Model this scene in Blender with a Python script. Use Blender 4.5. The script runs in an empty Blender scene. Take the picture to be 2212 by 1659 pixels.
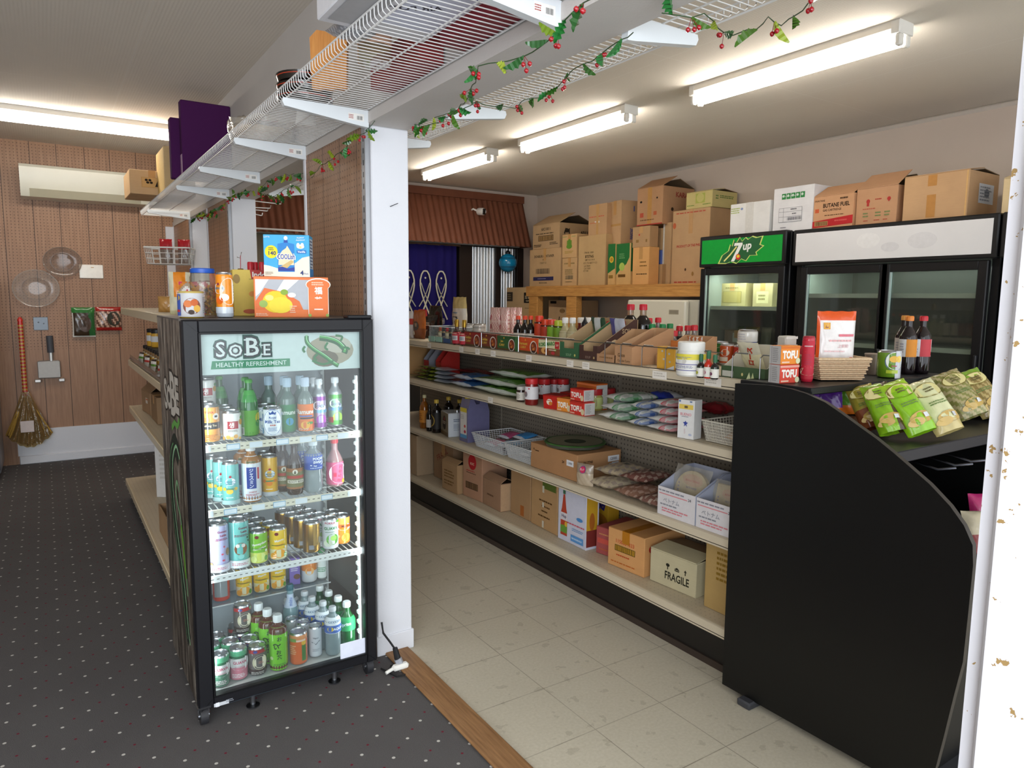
import bpy, math, random
from mathutils import Vector, Matrix
from math import sin, cos, pi, radians, sqrt, atan2
rnd = random.Random(7)
S = bpy.context.scene
COL = S.collection
# ---------------------------------------------------------------- camera geometry (measured from vanishing points)
F, PIT, ROL, YAW, EYE = 1530.0, .1185, .0093, .5817, 1.5
FW = Vector((sin(YAW)*cos(PIT), cos(YAW)*cos(PIT), -sin(PIT)))
_r = Vector((cos(YAW), -sin(YAW), 0)); _u = _r.cross(FW)
RT = _r*cos(ROL)+_u*sin(ROL); UP = -_r*sin(ROL)+_u*cos(ROL)
CAM = Vector((0, 0, EYE))
def ray(x, y): return FW*F + RT*(x-1106) - UP*(y-829.5)
def PZ(x, y, z): d = ray(x, y); return CAM + d*((z-EYE)/d.z)
def PY(x, y, Y): d = ray(x, y); return CAM + d*(Y/d.y)
def PX(x, y, X): d = ray(x, y); return CAM + d*(X/d.x)
def stand(x, y, z, r):
    "centre of a round thing whose front foot is seen at pixel x,y on the level z"
    p = PZ(x, y, z); d = Vector((p.x, p.y, 0)).normalized(); return Vector((p.x+d.x*r, p.y+d.y*r, z))
cd = bpy.data.cameras.new('camera'); co = bpy.data.objects.new('camera', cd); COL.objects.link(co)
m = Matrix((RT, UP, -FW)).transposed().to_4x4(); m.translation = CAM; co.matrix_world = m
cd.sensor_width = 36; cd.lens = 36*F/2212; cd.clip_start = .05; cd.clip_end = 60
S.camera = co
# ---------------------------------------------------------------- colour and materials
def L1(c): return c/12.92 if c <= .04045 else ((c+.055)/1.055)**2.4
_cc = {}
def lin(h):
    if h not in _cc:
        s = h.lstrip('#')
        _cc[h] = tuple(L1(int(s[i:i+2], 16)/255) for i in (0, 2, 4)) + (1.0,)
    return _cc[h]
class NT:
    "small node-tree writer"
    def __init__(s, name):
        s.m = bpy.data.materials.new(name); s.m.use_nodes = True; s.t = s.m.node_tree; s.t.nodes.clear()
        s.out = s.n('ShaderNodeOutputMaterial')
    def n(s, typ, **k):
        o = s.t.nodes.new(typ)
        for a, b in k.items(): setattr(o, a, b)
        return o
    def set(s, node, key, v):
        i = node.inputs[key]
        if hasattr(v, 'links') and hasattr(v, 'is_output'): s.t.links.new(v, i)
        elif isinstance(v, str): i.default_value = lin(v)
        else: i.default_value = v
    def math(s, op, a, b=0.0, c=None):
        o = s.n('ShaderNodeMath', operation=op); s.set(o, 0, a); s.set(o, 1, b)
        if c is not None: s.set(o, 2, c)
        return o.outputs[0]
    def mix(s, f, a, b, mode='MIX'):
        o = s.n('ShaderNodeMix', data_type='RGBA', blend_type=mode); s.set(o, 0, f); s.set(o, 6, a); s.set(o, 7, b); return o.outputs[2]
    def noise(s, vec=None, scale=5, detail=3, rough=.5):
        o = s.n('ShaderNodeTexNoise'); s.set(o, 'Scale', scale); s.set(o, 'Detail', detail); s.set(o, 'Roughness', rough)
        if vec is not None: s.set(o, 'Vector', vec)
        return o.outputs[0]
    def ramp(s, f, p):
        o = s.n('ShaderNodeValToRGB'); s.set(o, 0, f); e = o.color_ramp.elements
        while len(e) < len(p): e.new(.5)
        for q, (a, b) in zip(e, p): q.position = a; q.color = lin(b) if isinstance(b, str) else (b, b, b, 1)
        return o.outputs[0]
    def pos(s): return s.n('ShaderNodeNewGeometry').outputs['Position']
    def xyz(s, v):
        o = s.n('ShaderNodeSeparateXYZ'); s.set(o, 0, v); return o.outputs
    def scale(s, v, k):
        o = s.n('ShaderNodeVectorMath', operation='MULTIPLY'); s.set(o, 0, v); s.set(o, 1, k); return o.outputs[0]
    def bump(s, h, strength=.3, dist=.01):
        o = s.n('ShaderNodeBump'); s.set(o, 'Height', h); s.set(o, 'Strength', strength); s.set(o, 'Distance', dist); return o.outputs[0]
    def bsdf(s, col, rough=.5, metal=0.0, normal=None, spec=.5, coat=0.0, emit=None, es=0.0, trans=0.0):
        o = s.n('ShaderNodeBsdfPrincipled'); s.set(o, 'Base Color', col); s.set(o, 'Roughness', rough); s.set(o, 'Metallic', metal)
        s.set(o, 'Specular IOR Level', spec); s.set(o, 'Coat Weight', coat)
        if coat: s.set(o, 'Coat Roughness', .08)
        if normal is not None: s.set(o, 'Normal', normal)
        if emit is not None: s.set(o, 'Emission Color', emit); s.set(o, 'Emission Strength', es)
        return o.outputs[0]
    def mixs(s, f, a, b):
        o = s.n('ShaderNodeMixShader'); s.set(o, 0, f); s.t.links.new(a, o.inputs[1]); s.t.links.new(b, o.inputs[2]); return o.outputs[0]
    def end(s, sh): s.t.links.new(sh, s.out.inputs[0]); return s.m
    def attr(s): return s.n('ShaderNodeAttribute', attribute_name='Col').outputs['Color']
MAT = {}
def simple(name, rough, metal=0, spec=.5, coat=0, grain=.08, gs=40, bump=0):
    t = NT(name); a = t.attr()
    g = t.noise(t.n('ShaderNodeTexCoord').outputs['Object'], gs, 3)
    k = t.math('MULTIPLY_ADD', g, 2*grain, 1-grain)
    c = t.n('ShaderNodeVectorMath', operation='SCALE'); t.set(c, 0, a); t.set(c, 'Scale', k)
    MAT[name] = t.end(t.bsdf(c.outputs[0], rough, metal, t.bump(g, bump, .004) if bump else None, spec, coat))
simple('paper', .6); simple('card', .8, grain=.1, gs=60, spec=.25); simple('plastic', .38); simple('gloss', .12, coat=.3)
simple('metal', .28, metal=1, grain=.05); simple('tin', .38, metal=.6, grain=.04); simple('black', .42, grain=.15, gs=90, spec=.4)
simple('wire', .4, grain=.04); simple('wrap', .22, grain=.18, gs=30, bump=.5, coat=.3); simple('cloth', .95, grain=.1, gs=400, spec=.1)
simple('rubber', .6); simple('enamel', .3, grain=.03, gs=8); simple('foil', .2, metal=.9, grain=.2, gs=50, bump=.8); simple('straw', .8, grain=.3, gs=120, bump=.6)
simple('paint', .5, grain=.05, gs=12)
def thin(name, keep, rough, tint=True, gl=1.0, bumpy=0):
    "thin see-through film or glass: mostly clear, tinted, with a fresnel sheen"
    t = NT(name); a = t.attr()
    nz = t.noise(t.n('ShaderNodeTexCoord').outputs['Object'], 35, 3)
    nm = t.bump(nz, bumpy, .01) if bumpy else None
    tr = t.n('ShaderNodeBsdfTransparent'); t.set(tr, 0, a)
    body = t.bsdf(a, max(rough, .15), 0, nm)
    b1 = t.mixs(keep, tr.outputs[0], body)
    g = t.n('ShaderNodeBsdfGlossy'); t.set(g, 'Roughness', rough)
    if nm is not None: t.set(g, 'Normal', nm)
    lw = t.n('ShaderNodeLayerWeight'); t.set(lw, 0, .5)
    if nm is not None: t.set(lw, 'Normal', nm)
    f = t.math('MULTIPLY_ADD', t.math('POWER', lw.outputs['Facing'], 4.0), .9, .045)
    MAT[name] = t.end(t.mixs(t.math('MULTIPLY', f, gl), b1, g.outputs[0]))
thin('glass', .02, .02); thin('clear', .10, .06); thin('film', .22, .12, bumpy=.8); thin('liquid', .55, .05); thin('petgreen', .45, .06); thin('plateglass', .16, .08, gl=.55)
def emit(name, c, s):
    t = NT(name); e = t.n('ShaderNodeEmission'); t.set(e, 0, c); t.set(e, 1, s); MAT[name] = t.end(e.outputs[0])
emit('tube', (1.0, .93, .83, 1), 18.0)
def mk_card():
    t = NT('carton'); a = t.attr(); p = t.n('ShaderNodeTexCoord').outputs['Object']
    g = t.noise(p, 9, 4); g2 = t.noise(t.scale(p, (4, 4, 160)), 3, 2)
    k = t.math('ADD', t.math('MULTIPLY_ADD', g, .22, .83), t.math('MULTIPLY', g2, .12))
    c = t.n('ShaderNodeVectorMath', operation='SCALE'); t.set(c, 0, a); t.set(c, 'Scale', k)
    hs = t.n('ShaderNodeHueSaturation'); t.set(hs, 'Saturation', .82); t.set(hs, 'Value', 1.05); t.set(hs, 'Color', c.outputs[0])
    MAT['carton'] = t.end(t.bsdf(hs.outputs[0], .78, 0, t.bump(g2, .12, .003), .25))
mk_card()
# room surfaces
def mk_ceiling():
    t = NT('ceiling'); p = t.pos(); x, y, z = t.xyz(p)
    n = t.noise(p, 2.0, 4); f = t.noise(p, 220, 2)
    def seam(c, w, off):
        q = t.math('FRACT', t.math('ADD', t.math('DIVIDE', c, w), off)); return t.math('LESS_THEN' if 0 else 'LESS_THAN', t.math('ABSOLUTE', t.math('SUBTRACT', q, .5)), .006/w*.6)
    s = t.math('MAXIMUM', seam(x, 1.22, .1), seam(y, 2.44, .3))
    c = t.mix(t.math('MULTIPLY', n, .6), '#e9e1d5', '#dbd2c5'); c = t.mix(t.math('MULTIPLY', s, .3), c, '#f6f2ea')
    # fine ribbing of the panels
    w = t.math('SINE', t.math('MULTIPLY', x, 2*pi/.016))
    h = t.math('ADD', t.math('MULTIPLY', w, .25), f)
    MAT['ceiling'] = t.end(t.bsdf(c, .85, 0, t.bump(h, .25, .004), .2))
def mk_wall(name, a, b):
    t = NT(name); p = t.pos(); n = t.noise(p, 1.6, 5); f = t.noise(p, 160, 2)
    MAT[name] = t.end(t.bsdf(t.mix(n, a, b), .8, 0, t.bump(f, .2, .003), .25))
mk_ceiling(); mk_wall('wallpaint', '#d6c8bc', '#c6b7ab'); mk_wall('whitepaint', '#e9eaee', '#dcdde3'); mk_wall('oldwhite', '#d9d9de', '#c4c3c8'); mk_wall('beam', '#d5d0cb', '#c5bfba')
def mk_peg():
    t = NT('pegboard'); p = t.pos(); x, y, z = t.xyz(p); a = t.math('ADD', x, y)
    cv = t.n('ShaderNodeCombineXYZ'); t.set(cv, 0, t.math('MULTIPLY', a, 26)); t.set(cv, 1, t.math('MULTIPLY', z, 1.3))
    g = t.noise(cv.outputs[0], 2.2, 6, .65)
    c = t.ramp(g, [(.25, '#8a664c'), (.5, '#a07a5e'), (.78, '#b08a6c')])
    # grooves at uneven spacing
    def groove(w, off): return t.math('LESS_THAN', t.math('ABSOLUTE', t.math('SUBTRACT', t.math('FRACT', t.math('ADD', t.math('DIVIDE', a, w), off)), .5)), .0028/w)
    gr = t.math('MAXIMUM', groove(.41, .1), groove(.41, .62)); gr = t.math('MAXIMUM', gr, groove(.82, .3))
    # peg holes
    hx = t.math('SUBTRACT', t.math('FRACT', t.math('DIVIDE', a, .0265)), .5); hz = t.math('SUBTRACT', t.math('FRACT', t.math('DIVIDE', z, .0265)), .5)
    d = t.math('ADD', t.math('MULTIPLY', hx, hx), t.math('MULTIPLY', hz, hz))
    hole = t.math('MULTIPLY', t.math('LESS_THAN', d, .022), t.math('GREATER_THAN', z, 1.02))
    c = t.mix(t.math('MULTIPLY', gr, .8), c, '#2b1a10'); c = t.mix(t.math('MULTIPLY', hole, .8), c, '#4a3222')
    h = t.math('SUBTRACT', 1.0, t.math('MAXIMUM', gr, hole))
    MAT['pegboard'] = t.end(t.bsdf(c, .45, 0, t.bump(h, .4, .004), .4))
mk_peg()
def mk_carpet():
    t = NT('carpet'); p = t.pos(); x, y, z = t.xyz(p)
    n = t.noise(p, 420, 2); n2 = t.noise(p, 3, 4)
    c = t.mix(n, '#4a4848', '#7b7878'); c = t.mix(t.math('MULTIPLY', n2, .35), c, '#484446')
    LX, LY = .165, .1405
    def dots(ox, oy, r):
        u = t.math('MULTIPLY', t.math('SUBTRACT', t.math('FRACT', t.math('ADD', t.math('DIVIDE', x, LX), ox)), .5), LX)
        v = t.math('MULTIPLY', t.math('SUBTRACT', t.math('FRACT', t.math('ADD', t.math('DIVIDE', y, LY), oy)), .5), LY)
        return t.math('LESS_THAN', t.math('ADD', t.math('MULTIPLY', u, u), t.math('MULTIPLY', v, v)), r*r)
    ax = .5 - ((.5456/LX) % 1); ay = .5 - ((2.441/LY) % 1)
    w = t.math('MAXIMUM', dots(ax, ay, .0058), dots(ax+.5, ay+.5, .0058))
    r = t.math('MAXIMUM', dots(ax+.28, ay+.22, .0045), dots(ax+.78, ay+.72, .0045))
    c = t.mix(r, c, '#7c2738'); c = t.mix(w, c, '#d6d3cd')
    MAT['carpet'] = t.end(t.bsdf(c, .98, 0, t.bump(n, .6, .006), .1))
mk_carpet()
def mk_tile():
    t = NT('vinyl_tile'); p = t.pos(); x, y, z = t.xyz(p); T = .3125
    n = t.noise(p, 90, 4); n2 = t.noise(p, 2.2, 4); n3 = t.noise(p, 14, 4)
    c = t.mix(n, '#c6bda7', '#e2dac8'); c = t.mix(t.math('MULTIPLY', n2, .35), c, '#a59c86'); c = t.mix(t.math('MULTIPLY', t.math('GREATER_THAN', n3, .64), .25), c, '#8d846f')
    def seam(c_, o): return t.math('LESS_THAN', t.math('ABSOLUTE', t.math('SUBTRACT', t.math('FRACT', t.math('ADD', t.math('DIVIDE', c_, T), o)), .5)), .006)
    s = t.math('MAXIMUM', seam(x, .5-((1.537/T) % 1)), seam(y, .5-((1.782/T) % 1)))
    c = t.mix(t.math('MULTIPLY', s, t.math('MULTIPLY', t.noise(p, 7, 3), 1.0)), c, '#6f6654')
    MAT['vinyl_tile'] = t.end(t.bsdf(c, .42, 0, t.bump(t.math('MULTIPLY', s, -1.0), .2, .003), .35))
mk_tile()
def mk_wood(name, a, b, k=(3, 40, 40), rough=.55, sc=2.0):
    t = NT(name); p = t.n('ShaderNodeTexCoord').outputs['Object']; g = t.noise(t.scale(p, k), sc, 6, .6)
    MAT[name] = t.end(t.bsdf(t.ramp(g, [(.3, a), (.7, b)]), rough, 0, t.bump(g, .2, .004), .35))
mk_wood('pine', '#a9743a', '#d29c58', (40, 3, 40)); mk_wood('stripwood', '#7d5836', '#a67c52', (50, 3, 50)); mk_wood('bamboo', '#c07a38', '#d99850', (60, 60, 4))
def mk_awning():
    t = NT('awning'); p = t.pos(); n = t.noise(p, 6, 5); n2 = t.noise(t.scale(p, (30, 4, 4)), 2, 4)
    c = t.mix(n, '#6e3f2b', '#87523a'); c = t.mix(t.math('MULTIPLY', n2, .35), c, '#5a3122')
    MAT['awning'] = t.end(t.bsdf(c, .6, 0, None, .3))
mk_awning()
def mk_chip():
    t = NT('chipped'); p = t.pos(); n = t.noise(p, 38, 4, .6); x, y, z = t.xyz(p)
    k = t.math('MULTIPLY_ADD', z, -.11, .80)
    f = t.math('GREATER_THAN', n, k)
    c = t.mix(t.noise(p, 6, 3), '#ecebf0', '#dedde4'); c = t.mix(f, c, '#a98a58')
    MAT['chipped'] = t.end(t.bsdf(c, .5, 0, t.bump(t.math('SUBTRACT', 1.0, f), .5, .004), .35))
mk_chip()
def mk_wrapgraphic():
    "brown bark-like print on the side of the drinks cooler"
    t = NT('bark_print'); p = t.n('ShaderNodeTexCoord').outputs['Object']
    g = t.noise(t.scale(p, (14, 14, 3.2)), 1.6, 7, .65); g2 = t.noise(t.scale(p, (30, 30, 9)), 2, 5)
    c = t.ramp(g, [(.34, '#2a241d'), (.45, '#51473b'), (.54, '#8a7e70'), (.66, '#c4baab')]); c = t.mix(t.math('MULTIPLY', g2, .5), c, '#241d17')
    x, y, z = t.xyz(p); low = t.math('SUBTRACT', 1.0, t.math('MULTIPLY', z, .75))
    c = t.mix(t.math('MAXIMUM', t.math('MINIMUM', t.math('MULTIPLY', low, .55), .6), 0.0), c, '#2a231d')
    MAT['bark_print'] = t.end(t.bsdf(c, .35, 0, None, .4))
mk_wrapgraphic()
def mk_lip():
    "cream steel shelf, finely perforated"
    t = NT('shelf_steel'); p = t.pos(); x, y, z = t.xyz(p)
    hx = t.math('SUBTRACT', t.math('FRACT', t.math('DIVIDE', x, .025)), .5); hy = t.math('SUBTRACT', t.math('FRACT', t.math('DIVIDE', y, .025)), .5)
    d = t.math('LESS_THAN', t.math('ADD', t.math('MULTIPLY', hx, hx), t.math('MULTIPLY', hy, hy)), .02)
    c = t.mix(t.noise(p, 4, 4), '#d6c9b0', '#c6b89e'); c = t.mix(t.math('MULTIPLY', d, .35), c, '#8f836c')
    MAT['shelf_steel'] = t.end(t.bsdf(c, .5, 0, None, .4))
    t = NT('perforated_back'); p = t.pos(); x, y, z = t.xyz(p)
    hz = t.math('SUBTRACT', t.math('FRACT', t.math('DIVIDE', z, .0254)), .5); hy = t.math('SUBTRACT', t.math('FRACT', t.math('DIVIDE', y, .0254)), .5)
    d = t.math('LESS_THAN', t.math('ADD', t.math('MULTIPLY', hz, hz), t.math('MULTIPLY', hy, hy)), .04)
    c = t.mix(t.noise(p, 3, 4), '#8e8577', '#7d7468'); c = t.mix(t.math('MULTIPLY', d, .75), c, '#3a342d')
    MAT['perforated_back'] = t.end(t.bsdf(c, .6, 0, None, .3))
mk_lip()
# ---------------------------------------------------------------- text outlines
_tc = {}
def text2d(s, bold=0.0, shear=0.0):
    k = (s, bold, shear)
    if k not in _tc:
        cu = bpy.data.curves.new('lettering', 'FONT'); cu.body = s; cu.size = 1; cu.align_x = 'CENTER'; cu.align_y = 'CENTER'
        cu.resolution_u = 2; cu.offset = bold; cu.shear = shear
        ob = bpy.data.objects.new('lettering', cu); me = ob.to_mesh()
        vs = [(v.co.x, v.co.y) for v in me.vertices]; fs = [tuple(q.vertices) for q in me.polygons]
        ob.to_mesh_clear(); bpy.data.objects.remove(ob); bpy.data.curves.remove(cu)
        if vs:
            x0 = min(v[0] for v in vs); x1 = max(v[0] for v in vs); y0 = min(v[1] for v in vs); y1 = max(v[1] for v in vs)
            vs = [(v[0]-(x0+x1)/2, v[1]-(y0+y1)/2) for v in vs]; _tc[k] = (vs, fs, x1-x0, y1-y0)
        else: _tc[k] = ([], [], 1, 1)
    return _tc[k]
# ---------------------------------------------------------------- mesh builder
class MB:
    def __init__(s): s.v = []; s.f = []; s.c = []; s.m = []; s.mi = {}
    def fin(s, f):
        if f not in s.mi: s.mi[f] = len(s.mi)
        return s.mi[f]
    def face(s, idx, col, fin): s.f.append(tuple(idx)); s.c.append(lin(col)); s.m.append(s.fin(fin))
    def add(s, pts, faces, col, fin):
        o = len(s.v); s.v += [tuple(p) for p in pts]
        for f in faces: s.face([o+i for i in f], col, fin)
        return s
    def poly(s, pts, col, fin='paper'): return s.add(pts, [range(len(pts))], col, fin)
    def box(s, x0, x1, y0, y1, z0, z1, col, fin='paper', cols=None):
        p = [(x, y, z) for z in (z0, z1) for y in (y0, y1) for x in (x0, x1)]
        fs = dict(bottom=(0, 2, 3, 1), top=(4, 5, 7, 6), front=(0, 1, 5, 4), back=(2, 6, 7, 3), left=(0, 4, 6, 2), right=(1, 3, 7, 5))
        o = len(s.v); s.v += p
        for k, f in fs.items():
            c = (cols or {}).get(k, col)
            if c is not None: s.face([o+i for i in f], c, fin)
        return s
    def rbox(s, x0, x1, y0, y1, z0, z1, c, col, fin='paper', cols=None):
        "box with chamfered edges"
        X, Y, Z = (x0, x1), (y0, y1), (z0, z1); o = len(s.v); ix = {}
        for i in (0, 1):
            for j in (0, 1):
                for k in (0, 1):
                    for a in range(3):
                        q = [X[i], Y[j], Z[k]]
                        for b in range(3):
                            if b != a: q[b] += c if (i, j, k)[b] == 0 else -c
                        ix[i, j, k, a] = len(s.v); s.v.append(tuple(q))
        nm = (('left', 'right'), ('front', 'back'), ('bottom', 'top'))
        for a in range(3):
            b, d = (a+1) % 3, (a+2) % 3
            for e in (0, 1):
                q = []
                for u, w in ((0, 0), (1, 0), (1, 1), (0, 1)):
                    t = [0, 0, 0]; t[a] = e; t[b] = u; t[d] = w; q.append(ix[t[0], t[1], t[2], a])
                s.face(q if e else q[::-1], (cols or {}).get(nm[a][e], col), fin)
            for u in (0, 1):
                for w in (0, 1):
                    t0 = [0, 0, 0]; t1 = [0, 0, 0]; t0[b] = t1[b] = u; t0[d] = t1[d] = w; t1[a] = 1
                    s.face((ix[(*t0, b)], ix[(*t1, b)], ix[(*t1, d)], ix[(*t0, d)]), col, fin)
        for i in (0, 1):
            for j in (0, 1):
                for k in (0, 1): s.face((ix[i, j, k, 0], ix[i, j, k, 1], ix[i, j, k, 2]), col, fin)
        return s
    def lathe(s, prof, seg=20, cx=0, cy=0, cap0=True, cap1=True, sx=1, sy=1):
        "prof: (radius, z, colour, finish); colour belongs to the band above the point"
        o = len(s.v)
        for r, z, *_ in prof:
            for i in range(seg): a = 2*pi*i/seg; s.v.append((cx+r*sx*cos(a), cy+r*sy*sin(a), z))
        for k in range(len(prof)-1):
            c, f = prof[k][2], prof[k][3]
            for i in range(seg):
                j = (i+1) % seg; s.face((o+k*seg+i, o+k*seg+j, o+(k+1)*seg+j, o+(k+1)*seg+i), c, f)
        if cap0: s.face([o+i for i in range(seg)][::-1], prof[0][2], prof[0][3])
        if cap1: s.face([o+(len(prof)-1)*seg+i for i in range(seg)], prof[-1][2], prof[-1][3])
        return s
    def tube(s, pts, r, seg, col, fin='wire', closed=False):
        pts = [Vector(p) for p in pts]; n = len(pts); o = len(s.v)
        for k in range(n):
            a = pts[k-1] if (k or closed) else pts[k]; b = pts[(k+1) % n] if (k < n-1 or closed) else pts[k]
            t = (b-a).normalized(); q = Vector((0, 0, 1)) if abs(t.z) < .9 else Vector((1, 0, 0))
            u = t.cross(q).normalized(); w = t.cross(u); rr = r[k] if isinstance(r, (list, tuple)) else r
            for i in range(seg): g = 2*pi*(i+.5)/seg; s.v.append(tuple(pts[k]+u*rr*cos(g)+w*rr*sin(g)))
        for k in range(n if closed else n-1):
            for i in range(seg):
                j = (i+1) % seg; k2 = (k+1) % n; s.face((o+k*seg+i, o+k*seg+j, o+k2*seg+j, o+k2*seg+i), col, fin)
        if not closed: s.face([o+i for i in range(seg)], col, fin); s.face([o+(n-1)*seg+i for i in range(seg)][::-1], col, fin)
        return s
    def prism(s, pts, fn, lo, hi, col, fin='paper', colc=None):
        "extrude a 2-D outline; fn(u, v, w) gives the 3-D point"
        n = len(pts); o = len(s.v)
        for w in (lo, hi):
            for u, v in pts: s.v.append(tuple(fn(u, v, w)))
        for i in range(n): j = (i+1) % n; s.face((o+i, o+j, o+n+j, o+n+i), col, fin)
        s.face([o+i for i in range(n)][::-1], colc or col, fin); s.face([o+n+i for i in range(n)], colc or col, fin); return s
    def grid(s, nu, nv, fn, col, fin, colf=None):
        o = len(s.v)
        for j in range(nv+1):
            for i in range(nu+1): s.v.append(tuple(fn(i/nu, j/nv)))
        for j in range(nv):
            for i in range(nu):
                a = o+j*(nu+1)+i; s.face((a, a+1, a+nu+2, a+nu+1), colf((i+.5)/nu, (j+.5)/nv) if colf else col, fin)
        return s
    # ---- printing on a surface: fr(u, v, e) -> point, u and v in metres from the face centre
    def deco(s, fr, W, Hh, prims, fin='paper', e0=.0006, curved=False):
        e = e0
        for p in prims:
            k = p[0]; e += .00022
            if k == 'R':
                _, u, v, w, h, c = p; u *= W; v *= Hh; w *= W; h *= Hh
                n = max(1, int(abs(w)/.006)) if curved else 1
                s.grid(n, 1, lambda a, b: fr(u-w/2+w*a, v-h/2+h*b, e), c, fin)
            elif k == 'T':
                _, t, u, v, sz, c = p[:6]; bold = p[6] if len(p) > 6 else 0; mx = p[7] if len(p) > 7 else None; rot = p[8] if len(p) > 8 else 0; sh = p[9] if len(p) > 9 else 0
                vs, fs, tw, th = text2d(t, bold, sh); g = sz*Hh/th if th else 1; gx = g
                if mx and tw*g > mx*W: gx = mx*W/tw
                ca, sa = cos(rot), sin(rot)
                s.add([fr(u*W+x*gx*ca-y*g*sa, v*Hh+x*gx*sa+y*g*ca, e) for x, y in vs], fs, c, fin)
            elif k == 'C':
                _, u, v, ru, rv, c = p; n = 18
                s.poly([fr(u*W+ru*Hh*cos(2*pi*i/n), v*Hh+rv*Hh*sin(2*pi*i/n), e) for i in range(n)], c, fin)
            elif k == 'P':
                _, pts, c = p; s.poly([fr(a*W, b*Hh, e) for a, b in pts], c, fin)
            elif k == 'L':      # rows of small print, too fine to read
                _, u, v, w, h, n, c = p; q = random.Random(int(abs(u*977+v*331+w*77+n)*1000))
                for i in range(n):
                    y = v+h/2-h*(i+.5)/n; ww = w*(.7+.3*q.random()); x = u-w/2; end = x+ww
                    while x < end-.005:
                        l = min(end-x, w*(.05+.13*q.random())); s.deco(fr, W, Hh, [('R', x+l/2, y, l, h/n*.5, c)], fin, e-.0002, curved); x += l+w*.025
            elif k == 'B':      # barcode
                _, u, v, w, h, c = p; q = random.Random(int(abs(u*91+v*57)*1000)); x = u-w/2
                while x < u+w/2:
                    l = w*(.008+.03*q.random()); s.deco(fr, W, Hh, [('R', x+l/2, v, l, h, c)], fin, e-.0002, curved); x += l+w*(.012+.03*q.random())
            elif k == 'S':      # brush stroke along points
                _, pts, wd, c = p; q = [Vector((a*W, b*Hh)) for a, b in pts]; lo, hi = [], []
                for i in range(len(q)):
                    d = (q[min(i+1, len(q)-1)]-q[max(i-1, 0)]).normalized(); nn = Vector((-d.y, d.x))*wd*Hh/2; lo.append(q[i]-nn); hi.append(q[i]+nn)
                for i in range(len(q)-1): s.poly([fr(a.x, a.y, e) for a in (lo[i], lo[i+1], hi[i+1], hi[i])], c, fin)
        return s
    def build(s, name, parent=None, loc=(0, 0, 0), rz=0.0, smooth=True):
        me = bpy.data.meshes.new(name); me.from_pydata(s.v, [], s.f)
        for f in s.mi: me.materials.append(MAT[f])
        me.polygons.foreach_set('material_index', s.m)
        at = me.color_attributes.new('Col', 'FLOAT_COLOR', 'CORNER'); buf = []
        for f, c in zip(s.f, s.c): buf.extend(c*len(f))
        at.data.foreach_set('color', buf)
        if smooth:
            me.polygons.foreach_set('use_smooth', [True]*len(s.f))
            try: me.set_sharp_from_angle(angle=radians(38))
            except Exception: pass
        me.update()
        o = bpy.data.objects.new(name, me); COL.objects.link(o)
        if parent is not None: o.parent = parent
        o.location = loc; o.rotation_euler = (0, 0, rz)
        return o
def tag(o, label, cat, group=None):
    o['label'] = label; o['category'] = cat
    if group: o['group'] = group
    return o
def empty(name, loc=(0, 0, 0), rz=0.0):
    o = bpy.data.objects.new(name, None); COL.objects.link(o); o.location = loc; o.rotation_euler = (0, 0, rz); o.empty_display_size = .1; return o
def struct(o): o['kind'] = 'structure'; return o
def kids(o): return [c for c in bpy.data.objects if c.parent == o]
_kids = {}
def dup(o, loc, rz=None, label=None, group=None, cat=None):
    "copy of a thing with copies of its parts and sub-parts (mesh data shared)"
    def cp(a, par):
        b = a.copy(); COL.objects.link(b)
        if par is not None: b.parent = par
        if a.name not in _kids: _kids[a.name] = list(a.children)
        for ch in _kids[a.name]: cp(ch, b)
        return b
    n = cp(o, None); n.location = loc
    if rz is not None: n.rotation_euler[2] = rz
    if label: n['label'] = label
    if group: n['group'] = group
    elif 'group' in n: del n['group']
    return n
# planar frames on a box of width w (x), depth d (y), height h (z), base centre at the origin
def fr_front(w, d, h): return lambda u, v, e: (u, -d/2-e, h/2+v)
def fr_left(w, d, h): return lambda u, v, e: (-w/2-e, -u, h/2+v)
def fr_right(w, d, h): return lambda u, v, e: (w/2+e, u, h/2+v)
def fr_top(w, d, h): return lambda u, v, e: (u, v, h+e)
def fr_cyl(r, zc, a0=-pi/2): return lambda u, v, e: ((r+e)*cos(a0+u/r), (r+e)*sin(a0+u/r), zc+v)
# ================================================================= THE SETTING
CEIL, YB, XR = 2.82, 7.58, 5.35
def sbox(name, x0, x1, y0, y1, z0, z1, fin, col='#ffffff'):
    b = MB(); b.box(x0, x1, y0, y1, z0, z1, col, fin); return struct(b.build(name))
sbox('floor', 1.175, XR, -1.2, YB, -.05, 0, 'vinyl_tile')
sbox('floor', -3.4, 1.175, -1.2, YB, -.05, 0, 'carpet')
sbox('ceiling', -3.4, XR, -1.2, YB, CEIL, CEIL+.05, 'ceiling')
sbox('wall_left', -3.45, -3.4, -1.2, YB, 0, CEIL, 'wallpaint')
sbox('wall_right', XR, XR+.05, -1.2, YB, 0, CEIL, 'wallpaint')
sbox('wall_back', -3.4, 1.09, YB, YB+.05, 0, CEIL, 'pegboard')
sbox('wall_back', 1.09, XR, YB, YB+.05, 0, CEIL, 'wallpaint')
b = MB(); b.rbox(1.122, 1.228, -1.2, 2.665, 0, .012, .004, '#a67c52', 'stripwood'); struct(b.build('trim_1'))
b = MB(); b.prism([(0, 0), (.012, -.004), (.02, -.016), (.008, -.028), (0, -.034)], lambda u, v, w: (XR-u, w, CEIL+v), -1.2, YB, '#d6cdc4', 'enamel'); struct(b.build('trim_2'))
b = MB(); b.box(-.27, 1.0, YB-.016, YB, .075, .308, '#e9eaf0', 'whitepaint').rbox(-.262, 1.0, YB-.03, YB-.001, 0, .075, .006, '#e3e2e6', 'whitepaint'); struct(b.build('baseboard_back'))
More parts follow.
